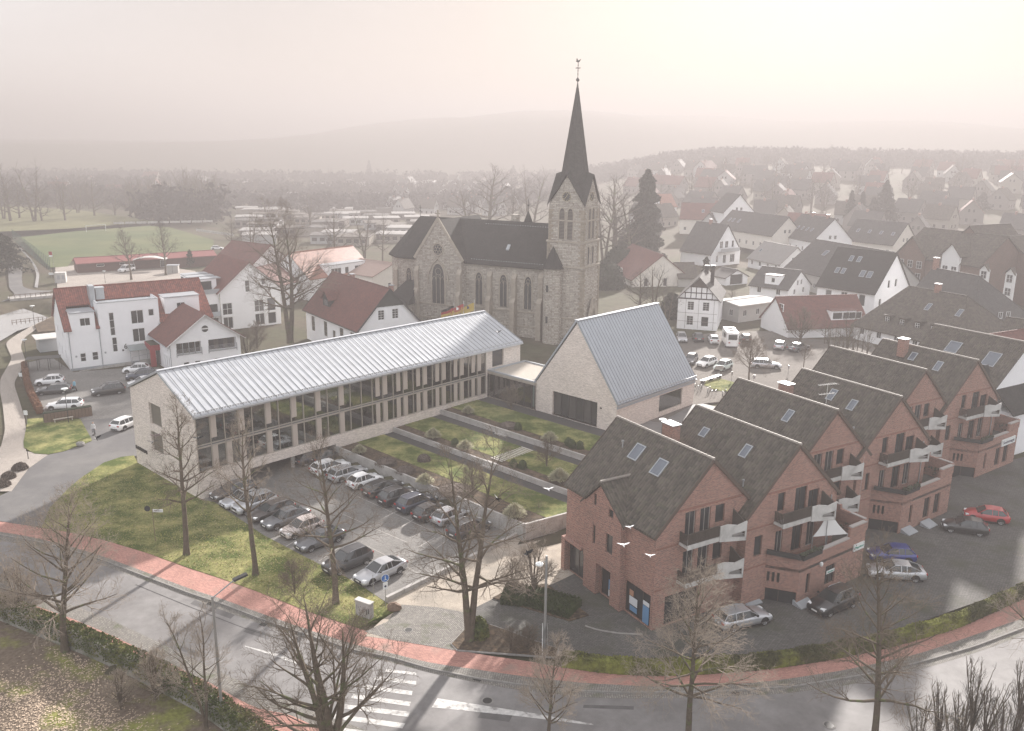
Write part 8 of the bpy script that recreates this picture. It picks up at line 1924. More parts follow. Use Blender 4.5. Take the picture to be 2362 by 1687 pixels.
M_ivy = mat('ivy leaves', (.06, .08, .022), .85, .12, var=.5, vscale=2, col2=(.15, .15, .05), c2scale=.6); M_moss = mat('mossy hedge top', (.075, .075, .035), .9, .1, var=.5, vscale=2, col2=(.20, .21, .05), c2scale=.35)
M_conif = mat('dark needles', (.028, .036, .024), .9, .1, var=.4, vscale=.6); M_box = mat('boxwood leaves', (.045, .062, .02), .8, .2, var=.4); M_heath = mat('grey brown shrub', (.13, .105, .09), .95, .1, var=.4, vscale=3)
M_copper = mat('copper beech leaves', (.17, .085, .05), .9, .1, var=.4, vscale=3); M_pampas = mat('pampas blades', (.38, .36, .24), .9, .1, var=.3, vscale=4); M_deadleaf = mat('dead leaves', (.52, .41, .31), .95, .1, var=.6, vscale=5)
def conifer(label, base, top, R, z=None, n=5000, layers=9, size=.5, shape=1.0, name='conifer', group=None):
    p = far_at(*base) if z is None else G(*base, z); H = hz(*top, p) - p.z; u = RG.random(n) ** .8; lay = np.floor(u * layers) / layers; fr = (u * layers) % 1
    rr = R * ((1 - u) ** shape + .04) * (1.0 - .35 * fr) * (.55 + .45 * RG.random(n) ** .35) * (1 + .25 * np.sin(u * 37 + RG.random(n))); a = RG.random(n) * 2 * PI; rr *= 1 + .18 * np.sin(a * 5 + u * 20)
    P = np.stack([rr * np.cos(a), rr * np.sin(a), H * (.08 + .92 * u) - rr * .15], 1)
    t = thing(name, label, 'conifer', p, 0, group); m1 = MB(); m1.tube([(0, 0, 0), (0, 0, H * .9)], .3, 6, r2=.05); obj('trunk', m1, M_bark, t); link('foliage', leaf_mesh('foliage', P, size, M_conif), t)
    return t
conifer('tall dark pine standing right of the church tower', px(KD, 1430, 585), px(KD, 1418, 378), 5.5, n=7000, shape=.55, size=.55)
for x, t_, w_, lb in ((1960, 402, 7, 'broadest'), (1885, 425, 3, 'leftmost'), (1910, 428, 3, 'second'), (1935, 440, 4, 'short')): conifer(f'{lb} dark fir of the group on the village slope', px(KD, x, 500), px(KD, x, t_), w_, n=4000, size=.6)
for x, b_, t_, lb in ((1140, 470, 368, 'hazy pointed fir left of the spire'), (820, 470, 357, 'hazy dark round pine in the tree belt'), (596, 470, 428, 'small dark fir before the bungalows'), (2180, 520, 430, 'dark conifer on the far right slope'), (1835, 430, 402, 'small dark conifer among the slope houses')): conifer(lb, px(KD, x, t_ + 34), px(KD, x, t_), 5, n=2500, size=.7)
for x, b_, t_, lb in ((1520, 1180, 1075, 'left columnar conifer at the clubhouse'), (1660, 1185, 1045, 'right columnar conifer at the clubhouse')): conifer(lb, px(K13, x, b_), px(K13, x, t_), 1.2, .02, n=900, size=.2, shape=.5)
conifer('dark columnar yew behind the half-timbered house', px(K14, 850, 1100), px(K14, 848, 805), 1.3, 2.4, n=1500, size=.2, shape=.35)
conifer('dark dense conifer at the left edge beside the upper path', px(K13, 20, 1230), px(K13, 0, 900), 6.5, 0, n=6000, size=.35, shape=.4)
def blob(P0, rx, ry, rz, n):
    v = RG.normal(size=(n, 3)); v /= np.linalg.norm(v, axis=1)[:, None]; v *= (.75 + .25 * RG.random((n, 1))); v[:, 2] = np.abs(v[:, 2]); return v * [rx, ry, rz] + np.array(P0)
def bush(label, p, rx, rz, m_, n=900, size=.07, name='shrub', cat='shrub', group=None, core=True, ry=None):
    t = thing(name, label, cat, p, RG.random() * 6, group); link('foliage', leaf_mesh('foliage', blob((0, 0, 0), rx, ry or rx, rz, n), size, m_), t)
    if core: m1 = MB(); m1.ball((0, 0, rz * .3), rx * .8, (ry or rx) * .8, rz * .62, n=10, jit=.12); obj('inner_twigs', m1, m_, t)
    return t
for i, (K, a, b, z, lb) in enumerate([(K7, 1130, 560, 1.9, 'left of the pampas clump in the middle bed'), (K7, 1640, 745, 1.9, 'left one of the pair in the middle bed'), (K7, 1720, 755, 1.9, 'right one of the pair in the middle bed'), (K7, 1680, 420, 2.45, 'in the top bed near the dark heather'), (K8, 985, 1310, 2.45, 'left one at the end of the top bed'), (K8, 1020, 1330, 2.45, 'middle one at the end of the top bed'), (K8, 1085, 1340, 2.45, 'right one at the end of the top bed')]):
    bush('clipped round box ball ' + lb, g(K, a, b, z), .55, 1.0, M_box, 500, .06, 'box_ball')
def tuft(seed, n=900, R=1.0, H=1.55):
    r = random.Random(seed); mb = MB()
    for _ in range(n):
        a = r.uniform(0, 2 * PI); l = r.uniform(.05, 1) * R; h = H * r.uniform(.6, 1.0); c, s = math.cos(a), math.sin(a); w_ = .025
        e = 1 - .62 * (l / R) ** 1.7; p = [(.06 * c, .06 * s, 0), (l * .4 * c, l * .4 * s, h * .5 * (e * .5 + .5)), (l * .8 * c, l * .8 * s, h * .9 * e), (l * 1.12 * c, l * 1.12 * s, h * e * r.uniform(.85, 1.05))]
        for k in range(3): a0, a1 = p[k], p[k + 1]; mb.face([(a0[0] - s * w_, a0[1] + c * w_, a0[2]), (a0[0] + s * w_, a0[1] - c * w_, a0[2]), (a1[0] + s * w_, a1[1] - c * w_, a1[2]), (a1[0] - s * w_, a1[1] + c * w_, a1[2])])
    return mb.mesh('blades', M_pampas, uv=False)
TF = [tuft(i) for i in range(3)]
for i, (K, a, b, z, s, lb) in enumerate([(K7, 300, 630, 1.4, .95, 'at the library end of the lowest bed'), (K7, 870, 900, 1.4, 1.1, 'in the middle of the lowest bed'), (K7, 1650, 1190, 1.4, 1.3, 'at the street end of the lowest bed'), (K7, 940, 500, 1.9, 1.15, 'at the library end of the middle bed'), (K7, 1220, 600, 1.9, 1.1, 'beside the stepping slabs'), (K7, 2040, 880, 1.9, 1.35, 'near the brick house in the middle bed'), (K7, 1245, 285, 2.45, 1.0, 'at the library end of the top bed'), (K7, 1955, 530, 2.45, 1.15, 'in the middle of the top bed')]):
    t = thing('pampas_grass', 'round clump of pale ornamental grass ' + lb, 'ornamental grass', g(K, a, b, z), i); t.scale = (s * .9, s * .9, s * .82); link('blades', TF[i % 3], t)
for i, (K, a, b, z, rx, rz, lb) in enumerate([(K7, 530, 720, 1.4, 1.3, .7, 'left dark heather mound in the lowest bed'), (K7, 700, 790, 1.4, 1.2, .65, 'right dark heather mound in the lowest bed'), (K7, 1130, 960, 1.4, 2.4, .5, 'long brown shrub patch in the lowest bed'), (K7, 1600, 395, 2.45, 1.3, .6, 'dark heather mound in the top bed'), (K7, 860, 690, 1.4, .8, .8, 'purple brown twiggy shrub on the lower lawn')]):
    bush(lb, g(K, a, b, z), rx, rz, M_heath, 1500, .06)
SHB = tree_meshes(H=2.2, R=1.5, base=.05, seed=70, n1=26, lv=3, dens=1.1, stems=4, minlen=.15, tm=M_twig, r0=.05)
SHP = tree_meshes(H=2.2, R=1.3, base=.05, seed=71, n1=30, lv=3, dens=1.1, stems=5, minlen=.15, tm=M_twigp, r0=.05)
for i, (K, a, b, z, s, ms, lb) in enumerate([(K6, 870, 1400, .03, 1.2, SHB, 'bare shrub on the lawn beside the red sidewalk'), (K4, 1000, 690, .1, 2.0, SHP, 'large brown bare shrub above the hedge block'), (K4, 860, 660, .1, 1.3, SHP, 'bare shrub at the left end of the hedge block'), (K7, 1620, 250, 2.45, 1.3, SHB, 'bare spreading shrub before the glazed link'), (K7, 1930, 740, 1.9, 1.2, SHB, 'bare upright shrub on the middle lawn'), (K7, 1290, 1010, 1.4, 1.5, SHB, 'bare shrub in the lowest bed'), (K4, 840, 1060, .1, .8, SHB, 'low bare shrub in the triangular planter'), (K4, 960, 1080, .1, .9, SHB, 'reddish bare shrub beside the lamp post'), (K2, 900, 1440, -1.35, 1.6, SHP, 'arching pale shrub below the ivy wall'), (K2, 700, 1500, -1.35, 1.2, SHP, 'low pale shrub on the leaf strewn ground'), (K2, 120, 1000, -1.35, 2.0, SHP, 'tangled shrub under the ivy wall at the left'), (K1, 2150, 480, .1, 1.8, SHB, 'bare shrub beside the white wing'), (K1, 2240, 400, .1, 2.0, SHB, 'second bare shrub right of the white wing'), (K9, 1560, 500, 2.45, 2.4, SHB, 'rounded bush at the dark wall behind the square')]):
    put_tree('shrub', lb, g(K, a, b, z), ms, (s, s, s), i * 1.3, cat='shrub')
for i in range(9):
    mid_tree('bare thicket stem group before the hipped roof house', px(K9, 1850 + i * 50, 600 + (i % 3) * 30), px(K9, 1850 + i * 50, 270 + (i % 4) * 20), i % 2, .7, 2.4, 'thicket of bare stems behind the brick roofs', vs=VAR2)
# upright stems in the bottom right corner
st_ = [(2110, 1760), (2160, 1720), (2215, 1750), (2270, 1715), (2330, 1745), (2380, 1700), (2190, 1790), (2300, 1790), (2240, 1690), (2350, 1660)]
UPR = tree_meshes(H=5.2, R=1.7, base=.05, seed=80, n1=34, lv=3, up=.9, dens=.9, stems=6, minlen=.3, wide=.1, tm=M_twigd, r0=.06)
for i, q in enumerate(st_): put_tree('tall_shrub', 'upright bare shrub in the bottom right corner', G(q[0], q[1], ZR), UPR, (1, 1, rt.uniform(.8, 1.15)), i, 'upright bare shrubs in the bottom right corner', 'shrub')
for K_, a, b, z, rx, rz, lb in ((KD, 1345, 640, 2.2, 5, 7, 'large dark evergreen mass at the right foot of the church tower'), (KD, 1375, 610, 2.2, 5, 8, 'tall dark evergreen shrubbery right of the church tower'), (KD, 1400, 575, 2.2, 6, 8, 'dark evergreen shrubbery behind the tower lawn'), (K14, 560, 1330, 2.4, 2.5, 5, 'dark evergreen bush left of the half-timbered house'), (K14, 330, 620, 2.4, 6, 7, 'dark undergrowth below the tall pine')):
    bush(lb, g(K_, a, b, z), rx, rz, M_conif, 3500, .28)
# hedges and walls
def hedge(name, label, line, w_, h0, h1, m_, wallm, size=.09, n=6000, cat='hedge', wall_h=None):
    p = smooth_line(line, 60); c0 = p[0]; t = thing(name, label, cat, (c0.x, c0.y, 0))
    pts = []
    for _ in range(n):
        i = rt.randrange(59); q = p[i].lerp(p[i + 1], rt.random()) - c0; d = (p[i + 1] - p[i]).normalized(); s = Vector((-d.y, d.x, 0)); f = rt.uniform(-1, 1); zt = h1 * (1 - .18 * abs(f) ** 3) + .08 * math.sin(i * 1.7) ; z = zt + rt.uniform(-.12, .08) if rt.random() < .6 else rt.uniform(h0, zt)
        if z < zt - .15: f = math.copysign(1 - .1 * rt.random(), f)
        q = q + s * (w_ / 2) * f; pts.append((q.x, q.y, z))
    link('foliage', leaf_mesh('foliage', np.array(pts), size, m_), t)
    if wall_h is not None:
        n_ = 30; pr = resample(p, n_ + 1)
        for k in range(n_):
            m1 = MB(); a, b = pr[k] - c0, pr[k + 1] - c0; d = (b - a).normalized() * .01; m1.bar(a + d + Vector((0, 0, wall_h[0])) * 1, b - d + Vector((0, 0, wall_h[0])), w_ * .6, wall_h[1], up=(0, 0, 1)); obj('wall_panel', m1, wallm, t)
    else:
        m1 = MB()
        for k in range(59): a, b = p[k] - c0, p[k + 1] - c0; m1.bar(a + Vector((0, 0, (h0 + h1) / 2 - .06)), b + Vector((0, 0, (h0 + h1) / 2 - .06)), w_ * .8, h1 - h0 - .1)
        obj('inner_branches', m1, m_, t)['kind'] = 'stuff'
    return t
ivl = [p + Vector((-.1, -.35, 0)) for p in RLO]
hedge('ivy_wall', 'long mossy garden wall overgrown with ivy beside the footpath', ivl, 1.15, -.85, .55, M_ivy, mat('old mossy wall', (.27, .26, .23), .95, .1, var=.4, vscale=1.2, col2=(.13, .14, .09), c2scale=.7), .085, 26000, 'wall', (-.62, 1.5))
yl = [p + Vector((0, .35, 0)) for p in SU if p.x > 3.5 ]
hedge('hedge', 'long low mossy topped hedge between the yard and the sidewalk', yl, .8, .0, 1.1, M_moss, None, .07, 20000)
hb = gl(K4, [(760, 690), (1010, 690), (1330, 780)]); hc = gl(K4, [(800, 640), (1060, 620), (1350, 800)])
hedge('hedge_block', 'broad clipped hedge block beside the nearest brick house', gl(K4, [(790, 690), (1000, 715), (1290, 800)]), 2.6, 0, .8, M_box, None, .07, 9000)
sheet('planter_bed', gl(K4, [(715, 700), (800, 655), (1090, 600), (1385, 820), (1250, 860)]), .12, M_soil, th=.14)
sheet('planter_bed', gl(K4, [(430, 1020), (530, 910), (610, 850), (700, 890), (850, 940), (1000, 1000), (1170, 1055), (1150, 1110), (470, 1060)]), .10, M_soil, th=.12)
sheet('planter_kerb', gl(K4, [(422, 1020), (528, 903), (700, 883), (850, 932), (1010, 995), (1180, 1055), (1155, 1118), (465, 1068)]), .07, M_kerb, th=.09)
bush('evergreen shrub beside the forked tree in the planter', g(K4, 620, 960, .1), .8, 1.7, M_ivy, 1800, .08)
hedge('hedge', 'rusty beech hedge along the west car park', gl(K1, [(215, 560), (240, 720), (290, 850), (350, 960)]), .9, 0, 1.1, M_copper, None, .09, 4000)
for i, (a, b, s) in enumerate([(175, 1425, 1.0), (75, 1500, .9), (20, 1570, 1.0)]):
    t = thing('ornamental_grass', ['largest', 'middle', 'nearest'][i] + ' rounded brown grass clump beside the driveway', 'ornamental grass', g(K1, a, b + 20, 0), i); t.scale = (s, s, s * .8); link('blades', leaf_mesh('blades', blob((0, 0, 0), .9, .9, 1.0, 1500), .09, M_heath), t)
lx = RG.uniform(-60, 2, 40000); ly = RG.uniform(55, 92, 40000); lk_ = in_poly(lx, ly, [(p.x, p.y) for p in lawn])
P = np.stack([lx[lk_], ly[lk_], np.full(lk_.sum(), .045)], 1); o = link('lawn_litter', leaf_mesh('lawn_litter', P[:9000], .06, mat('pale lawn litter', (.34, .28, .15), .95, .1, var=.5, vscale=5), flat=.85)); o['kind'] = 'stuff'
P = np.stack([lx[lk_], ly[lk_], np.full(lk_.sum(), .06)], 1) + RG.normal(size=(lk_.sum(), 3)) * [.4, .4, .015]; ok = in_poly(P[:, 0], P[:, 1], [(p.x, p.y) for p in lawn]); o = link('grass_blades', leaf_mesh('grass_blades', P[ok], .06, mat('grass blades', (.11, .13, .035), .95, .1, var=.5, vscale=2, col2=(.42, .38, .14), c2scale=.3, c2lo=.4, c2hi=.58))); o['kind'] = 'stuff'
# fallen leaves over the lower ground
x = RG.uniform(-70, 5, 90000); y = RG.uniform(34, 62, 90000); ok = in_poly(x, y, [(p.x - .5, p.y - .8) for p in RLO] + [(30, 5), (-120, 5), (-120, 60)]) & (np.sin(x * .35) + np.cos(y * .5 + x * .2) + RG.normal(size=90000) * .6 > -.2)
P = np.stack([x[ok], y[ok], np.full(ok.sum(), -1.33) + RG.random(ok.sum()) * .03], 1); o = link('fallen_leaves', leaf_mesh('fallen_leaves', P[:38000], .075, M_deadleaf, flat=.85)); o['kind'] = 'stuff'
for gname, nb, txt in (('dense clump of bare trees behind the pitch', 2, 'bare tree in the dense clump'), ('hazy belt of bare trees', 2, 'bare tree in the hazy belt'), ('upright bare shrubs in the bottom right corner', 1, 'upright bare shrub in the bottom right corner'), ('bare trees scattered through the distance', 7, 'bare tree among distant houses'), ('thicket of bare stems behind the brick roofs', 1, 'bare stems before the hipped roof')):
    ob = [o for o in COL.objects if o.get('group') == gname]; relabel(ob, nb, lambda o, i, b: f'{txt}, {i} from left' + (f' in the {b} row' if nb > 1 else ''))
# woods on the far slopes: masses of crowns
def wood(name, pts, hmin, hmax, m_):
    V = []; ct = 0; P_ = []
    for x, y in pts:
        h = rt.uniform(hmin, hmax); z = hgt(x, y)
        k = 34; v = RG.normal(size=(k, 3)); v /= np.linalg.norm(v, axis=1)[:, None]; v *= RG.random((k, 1)) ** .4; P_.append(v * [h * .42, h * .42, h * .5] + [x, y, z + h * .5])
    o = link(name, leaf_mesh(name, np.concatenate(P_), 1.5, m_)); o['kind'] = 'stuff'
pts = []
for _ in range(2600):
    a = R_(rt.uniform(4, 34)); d = rt.uniform(760, 960); pts.append((math.sin(a) * d, math.cos(a) * d))
M_wd = mat('dark winter wood', (.05, .046, .046), .95, .1, var=.3, vscale=.1)
wood('ridge_wood', pts, 9, 15, M_wd)
pts = [(p.x, p.y) for p in (g(K13, rt.uniform(1200, 1960), rt.uniform(690, 790)) for _ in range(60))]
M_wd = mat('dark winter wood', (.05, .046, .046), .95, .1, var=.3, vscale=.1)
wood('clump_twigs', pts, 13, 20, M_wd)
pts = []
for _ in range(1500):
    a = R_(rt.uniform(-34, 3)); d = rt.choice((620, 780, 980)) + rt.gauss(0, 18) + 60 * math.sin(a * 9); pts.append((math.sin(a) * d, math.cos(a) * d))
wood('hazy_tree_belts', pts, 7, 13, M_wd)
# ------------------------------------------------------------------ street furniture, flags, people, birds
M_post = mat('galvanised post', (.30, .30, .29), .5, .5, metal=.4); M_bluesign = mat('sign blue', (.03, .14, .42), .4)
def post(parent, h, r=.05, name='post', m_=None): m1 = MB(); m1.tube([(0, 0, 0), (0, 0, h)], r, 8, r2=r * .75); return obj(name, m1, m_ or M_post, parent)
def street_lamp(label, K, base, top, tip=None, z=0):
    p = g(K, *base, z); h = hz(*px(K, *top), p) - z; t = thing('street_lamp', label, 'street lamp', p); post(t, h, .11)
    if tip:
        q = G(*px(K, *tip), z + h + 1.0) - p; q.z = h + .9
        m1 = MB(); m1.tube([(0, 0, h - .1), (q.x * .75, q.y * .75, h + .7)], .045, 6); obj('arm', m1, M_post, t); d = Vector((q.x, q.y, .35)).normalized(); e = Vector((q.x * .72, q.y * .72, h + .7)); m1 = MB(); m1.bar(e, e + d * .95, .34, .14); obj('lamp_head', m1, M_dark, t); m1 = MB(); m1.bar(e - Vector((0, 0, .07)), e + d * .5 - Vector((0, 0, .07)), .28, .05); obj('lamp_glass', m1, M_signw, t)
    return t, h, p
street_lamp('tall street lamp with angled arm at the lower left', K3, (640, 1470), (595, 682), (775, 525))
t, h, p = street_lamp('tall straight lamp post with sign plates beside the hedge', K4, (1075, 1150), (1088, 400))
m1 = MB(); m1.bar((0, 0, h - .4), (-.5, -.1, h - .5), .05, .05); obj('arm', m1, M_post, t); m1 = MB(); m1.lathe([(.05, .1), (.28, 0), (.28, -.1), (.1, -.14)], 10, (-.5, -.1, h - .55)); obj('lamp_head', m1, M_signw, t)
for z_, w_ in ((2.1, .95), (.9, .9)):
    for s in (-1, 1): m1 = MB(); m1.box(s * .17 - .012, s * .17 + .012, -.4, .4, z_, z_ + w_); obj('sign_plate', m1, M_signw if s < 0 else M_post, t)
def disc_lamp(label, K, base, top, z=0):
    p = g(K, *base, z); h = hz(*px(K, *top), p) - z; t = thing('path_lamp', label, 'lamp post', p); post(t, h - .3, .05, m_=M_dark); m1 = MB(); m1.lathe([(.04, h - .35), (.12, h - .3), (.12, h - .05)], 10); obj('lamp_body', m1, M_signw, t); m1 = MB(); m1.lathe([(.45, h - .05), (.42, h + .02), (.05, h + .1)], 16); obj('lamp_shade', m1, M_signw, t)
disc_lamp('disc topped lamp by the bridge above the bright water', K1, (305, 215), (293, 20)); disc_lamp('disc topped lamp at the bend of the curved path', K1, (235, 510), (215, 315)); disc_lamp('dark lamp post behind the small tree in the grass island', K1, (598, 1040), (580, 740)); disc_lamp('disc topped lamp in the clubhouse yard', K13, (918, 1335), (912, 1228))
disc_lamp('disc topped lamp between the hall and the brick roofs', K8, (1793, 1345), (1797, 1085), 2.45)
# road sign with plate
p = g(K6, 1662, 1515, .03); t = thing('road_sign', 'round blue pedestrian and cycle sign above a white no stopping plate', 'road sign', p, R_(28)); post(t, 2.9, .035)
m1 = MB(); m1.tube([(0, -.05, 2.65), (0, -.03, 2.65)], .33, 20); d_ = obj('sign_disc', m1, M_bluesign, t); m1 = MB(); m1.tube([(.33 * math.cos(a), -.05, 2.65 + .33 * math.sin(a)) for a in [2 * PI * i / 20 for i in range(21)]], .018, 4); m1.tube([(0, -.055, 2.5), (0, -.055, 2.78)], .03, 5); m1.ball((0, -.06, 2.84), .04, n=6); m1.bar((-.15, -.055, 2.5), (.15, -.055, 2.5), .02, .03); obj('sign_symbol', m1, M_signw, d_)
m1 = MB(); m1.box(-.2, .2, -.05, -.03, 1.65, 2.25); pl_ = obj('sign_plate', m1, M_signw, t); m1 = MB(); m1.tube([(0, -.065, 1.92), (0, -.05, 1.92)], .1, 12); obj('plate_symbol', m1, M_ink, pl_)
p = g(K6, 1555, 1420, .03); t = thing('bare_post', 'thin grey post left of the blue road sign', 'post', p); post(t, 2.0, .03)
# cable cabinet
p = g(K6, 1478, 1590, .03); t = thing('cable_cabinet', 'scribbled pale cable cabinet on the lawn corner', 'cable cabinet', p, R_(-30)); m1 = MB(); m1.box(-.75, .75, -.22, .22, 0, 1.3); obj('cabinet_body', m1, M_conc, t); m1 = MB(); m1.box(-.8, .8, -.27, .27, 1.3, 1.38); obj('cabinet_lid', m1, M_balc, t)
m1 = MB()
for k in range(9): x = -.6 + k * .14; m1.bar((x, -.228, .5 + .3 * (k % 2)), (x + .12 * math.sin(k * 2), -.228, .95 - .2 * (k % 3)), .03, .02)
obj('scribble', m1, M_ink, t); m1 = MB(); m1.box(.35, .42, -.24, -.22, .3, .8); m1.box(.55, .62, -.24, -.22, .45, .9); obj('dark_mark', m1, M_dark, t)
# street name sign and round mirror
p = g(K2, 900, 522, .03); t = thing('street_name_sign', 'thin pole with round mirror and white street sign on the dark lawn', 'street sign', p); post(t, 3.6, .03, m_=M_wood); m1 = MB(); m1.tube([(-.45, -.05, 3.3), (-.45, 0, 3.3)], .28, 16); obj('mirror', m1, M_cglass, t); m1 = MB(); m1.box(.05, 1.0, -.04, -.02, 2.95, 3.25); obj('name_plate', m1, M_signw, t); text_part('Am Rathaus', .15, M_ink, t, (.52, -.055, 3.1), (PI / 2, 0, 0), .004)
for K, a, b, z, lb, w_, h_ in ((K1, 238, 1060, 0, 'white board on a thin post beside the curved path', .5, 2.0), (K1, 185, 670, 0, 'small white notice post beside the path bend', .5, 1.2), (K13, 455, 1330, 0, 'white banner board near the bridge', 1.2, 2.6), (K9, 710, 900, 2.5, 'two posted notice frame beside the small lawn', 1.2, 2.4), (K9, 845, 900, 2.45, 'dark topped parking post on the square', .25, 1.5), (K9, 1075, 915, 2.45, 'dark sign post right of the square tree', .4, 1.2), (K9, 1433, 830, 2.45, 'small traffic post at the hedge corner', .25, 1.5)):
    t = thing('notice_post', lb, 'sign post', g(K, a, b, z)); post(t, h_, .035); m1 = MB(); m1.box(-w_ / 2, w_ / 2, -.05, -.02, h_ - .6, h_); obj('board', m1, M_signw if K is not K9 else M_galv, t)
t = thing('bollard', 'thin dark bollard at the path corner', 'bollard', g(K1, 247, 1355, .02)); post(t, 1.0, .05, m_=M_dark)
for K, a, b, z, s, lb in ((K1, 703, 1238, .06, .55, 'pale boulder on the grass island edge'), (K3, 1842, 775, .03, .6, 'dark boulder at the entrance corner of the lawn')):
    m1 = MB(); m1.ball((0, 0, s * .35), s, s * .8, s * .6, n=10, jit=.12); o = link('boulder', m1.mesh('boulder', M_kerb if K is K1 else M_wood), None, g(K, a, b, z)); tag(o, lb, 'boulder')
# timber bin enclosure with bench
t = thing('bin_enclosure', 'dark hedge backed timber enclosure behind the grass island', 'enclosure', g(K1, 390, 1045, .02), R_(36)); m1 = MB()
for k in range(14): m1.box(k * .42, k * .42 + .38, 0, .12, 0, 1.2)
obj('fence_board', m1, M_wood, t)['kind'] = 'stuff'; m1 = MB(); m1.box(0, 5.9, .2, 1.0, 0, 1.3); obj('hedge_core', m1, M_conif, t); m1 = MB(); m1.box(1, 3.4, -.7, -.3, .42, .48); m1.box(1.1, 1.2, -.65, -.35, 0, .42); m1.box(3.2, 3.3, -.65, -.35, 0, .42); obj('bench', m1, M_greywood, t)
t = thing('bicycle_shelter', 'low dark wire shelter left of the white house', 'shelter', g(K1, 235, 600, .02), R_(20)); m1 = MB()
for x in (0, 1.6, 3.2, 4.8):
    for y in (0, 2): m1.tube([(x, y, 0), (x, y, 2)], .04, 5)
obj('frame_posts', m1, M_dark, t); m1 = MB()
for k in range(25): m1.tube([(k * .2, 0, 0), (k * .2, 0, 1.9)], .012, 3)
obj('wire_panel', m1, M_post, t)['kind'] = 'stuff'; m1 = MB(); m1.box(-.1, 4.9, -.1, 2.1, 2.0, 2.06); obj('shelter_roof', m1, M_dark, t)
# bench and bicycles by the square lawn
t = thing('long_bench', 'long dark bench beside the small lawn on the square', 'bench', g(K9, 530, 925, 2.46), angle_of(g(K9, 530, 925, 2.46), g(K9, 720, 865, 2.46))); m1 = MB(); m1.box(0, 5, -.3, .3, .4, .48); obj('seat', m1, M_galv, t)
for x in (.2, 2.4, 4.6): m1 = MB(); m1.box(x, x + .3, -.25, .25, 0, .4); obj('leg', m1, M_dark, t)
def bicycle(label, p, rz, col):
    t = thing('bicycle', label, 'bicycle', p, rz)
    for x in (-.52, .52):
        m1 = MB(); m1.tube([(x + .33 * math.cos(a), 0, .34 + .33 * math.sin(a)) for a in [2 * PI * i / 16 for i in range(17)]], .018, 5); w_ = obj('wheel', m1, M_tyre, t)
    m1 = MB(); P = {'r': (-.52, 0, .34), 'f': (.52, 0, .34), 'b': (-.08, 0, .3), 's': (-.22, 0, .85), 'h': (.36, 0, .85), 'k': (.34, 0, 1.0)}
    for a, b in ('rb', 'bs', 'rs', 'bh', 'sh', 'hf', 'hk'): m1.tube([P[a], P[b]], .016, 5)
    obj('frame', m1, col, t); m1 = MB(); m1.box(-.36, -.1, -.07, .07, .88, .93); obj('saddle', m1, M_dark, t); m1 = MB(); m1.tube([(.3, -.27, 1.02), (.36, 0, 1.0), (.3, .27, 1.02)], .014, 5); obj('handlebar', m1, M_dark, t)
for i, (a, b, lb) in enumerate([(470, 985, 'leftmost bicycle by the hall corner'), (500, 1005, 'second bicycle by the hall corner'), (530, 1000, 'third bicycle by the hall corner'), (597, 1025, 'bicycle with dark frame in the middle of the stand'), (618, 1015, 'bicycle just right of the middle one'), (752, 1065, 'bicycle standing alone near the brick roof'), (780, 1045, 'last bicycle at the right end of the stand')]): bicycle(lb, g(K9, a, b, 2.46), R_(60 + i * 4), (M_dark, M_galv)[i % 2])
for a, b, lb in ((640, 1050, 'left bicycle hoop'), (680, 1045, 'right bicycle hoop')):
    t = thing('bicycle_hoop', lb + ' between the bicycles', 'bicycle stand', g(K9, a, b, 2.46), R_(60)); m1 = MB(); m1.tube([(-.3, 0, 0), (-.3, 0, .75), (.3, 0, .75), (.3, 0, 0)], .025, 6); obj('hoop', m1, M_galv, t)
# flags behind the library roof
for x, ty_, cols, lb in ((797, 1180, [(.02, .02, .02), (.30, .04, .04), (.45, .32, .08)], 'left flagpole with black red and gold flag'), (918, 1160, [(.33, .05, .05), (.36, .1, .06), (.45, .3, .1)], 'middle flagpole with red flag bearing a white device'), (1050, 1145, [(.45, .34, .1), (.43, .32, .09), (.45, .35, .11)], 'right flagpole with yellow flag bearing a dark device')):
    K9c = (900, 480, 5.413); pz = G(*px(K9c, x, 1500), 3.5); r = ray(*px(K9c, x, 1400)); s_ = 139.0 / r[1]; b_ = Vector((r[0] * s_, 139, .8)); t = thing('flagpole', lb + ' behind the library ridge', 'flag', b_); hh_ = hz(*px(K9c, x, ty_), b_) - .8; post(t, hh_, .05, m_=M_signw)
    fl = None
    for k, cc in enumerate(cols):
        m1 = MB(); n = 10
        for i in range(n):
            f0, f1 = i / n, (i + 1) / n
            def fp(f, q): return (-2.1 * f, .18 * math.sin(f * 9) - .1, hh_ - .5 - q * .42 - f * .85 + .05 * math.sin(f * 7 + q))
            a_, b2, c_, d_ = fp(f0, k), fp(f1, k), fp(f1, k + 1), fp(f0, k + 1); m1.face([a_, b2, c_, d_]); m1.face([(p_[0], p_[1] + .015, p_[2]) for p_ in (d_, c_, b2, a_)])
        obj('flag_stripe', m1, mat(f'flag {cc}', cc, .8, .2), t)
    if x > 800: m1 = MB(); m1.extr([(-1.2, -.32, hh_ - 1.5), (-.85, -.34, hh_ - 1.45), (-.8, -.34, hh_ - 1.1), (-1.15, -.32, hh_ - 1.0)], (0, .02, 0)); m1.extr([(-1.2, .12, hh_ - 1.5), (-.85, .1, hh_ - 1.45), (-.8, .1, hh_ - 1.1), (-1.15, .12, hh_ - 1.0)], (0, .02, 0)); obj('flag_device', m1, M_signw if x < 1000 else M_ink, t)
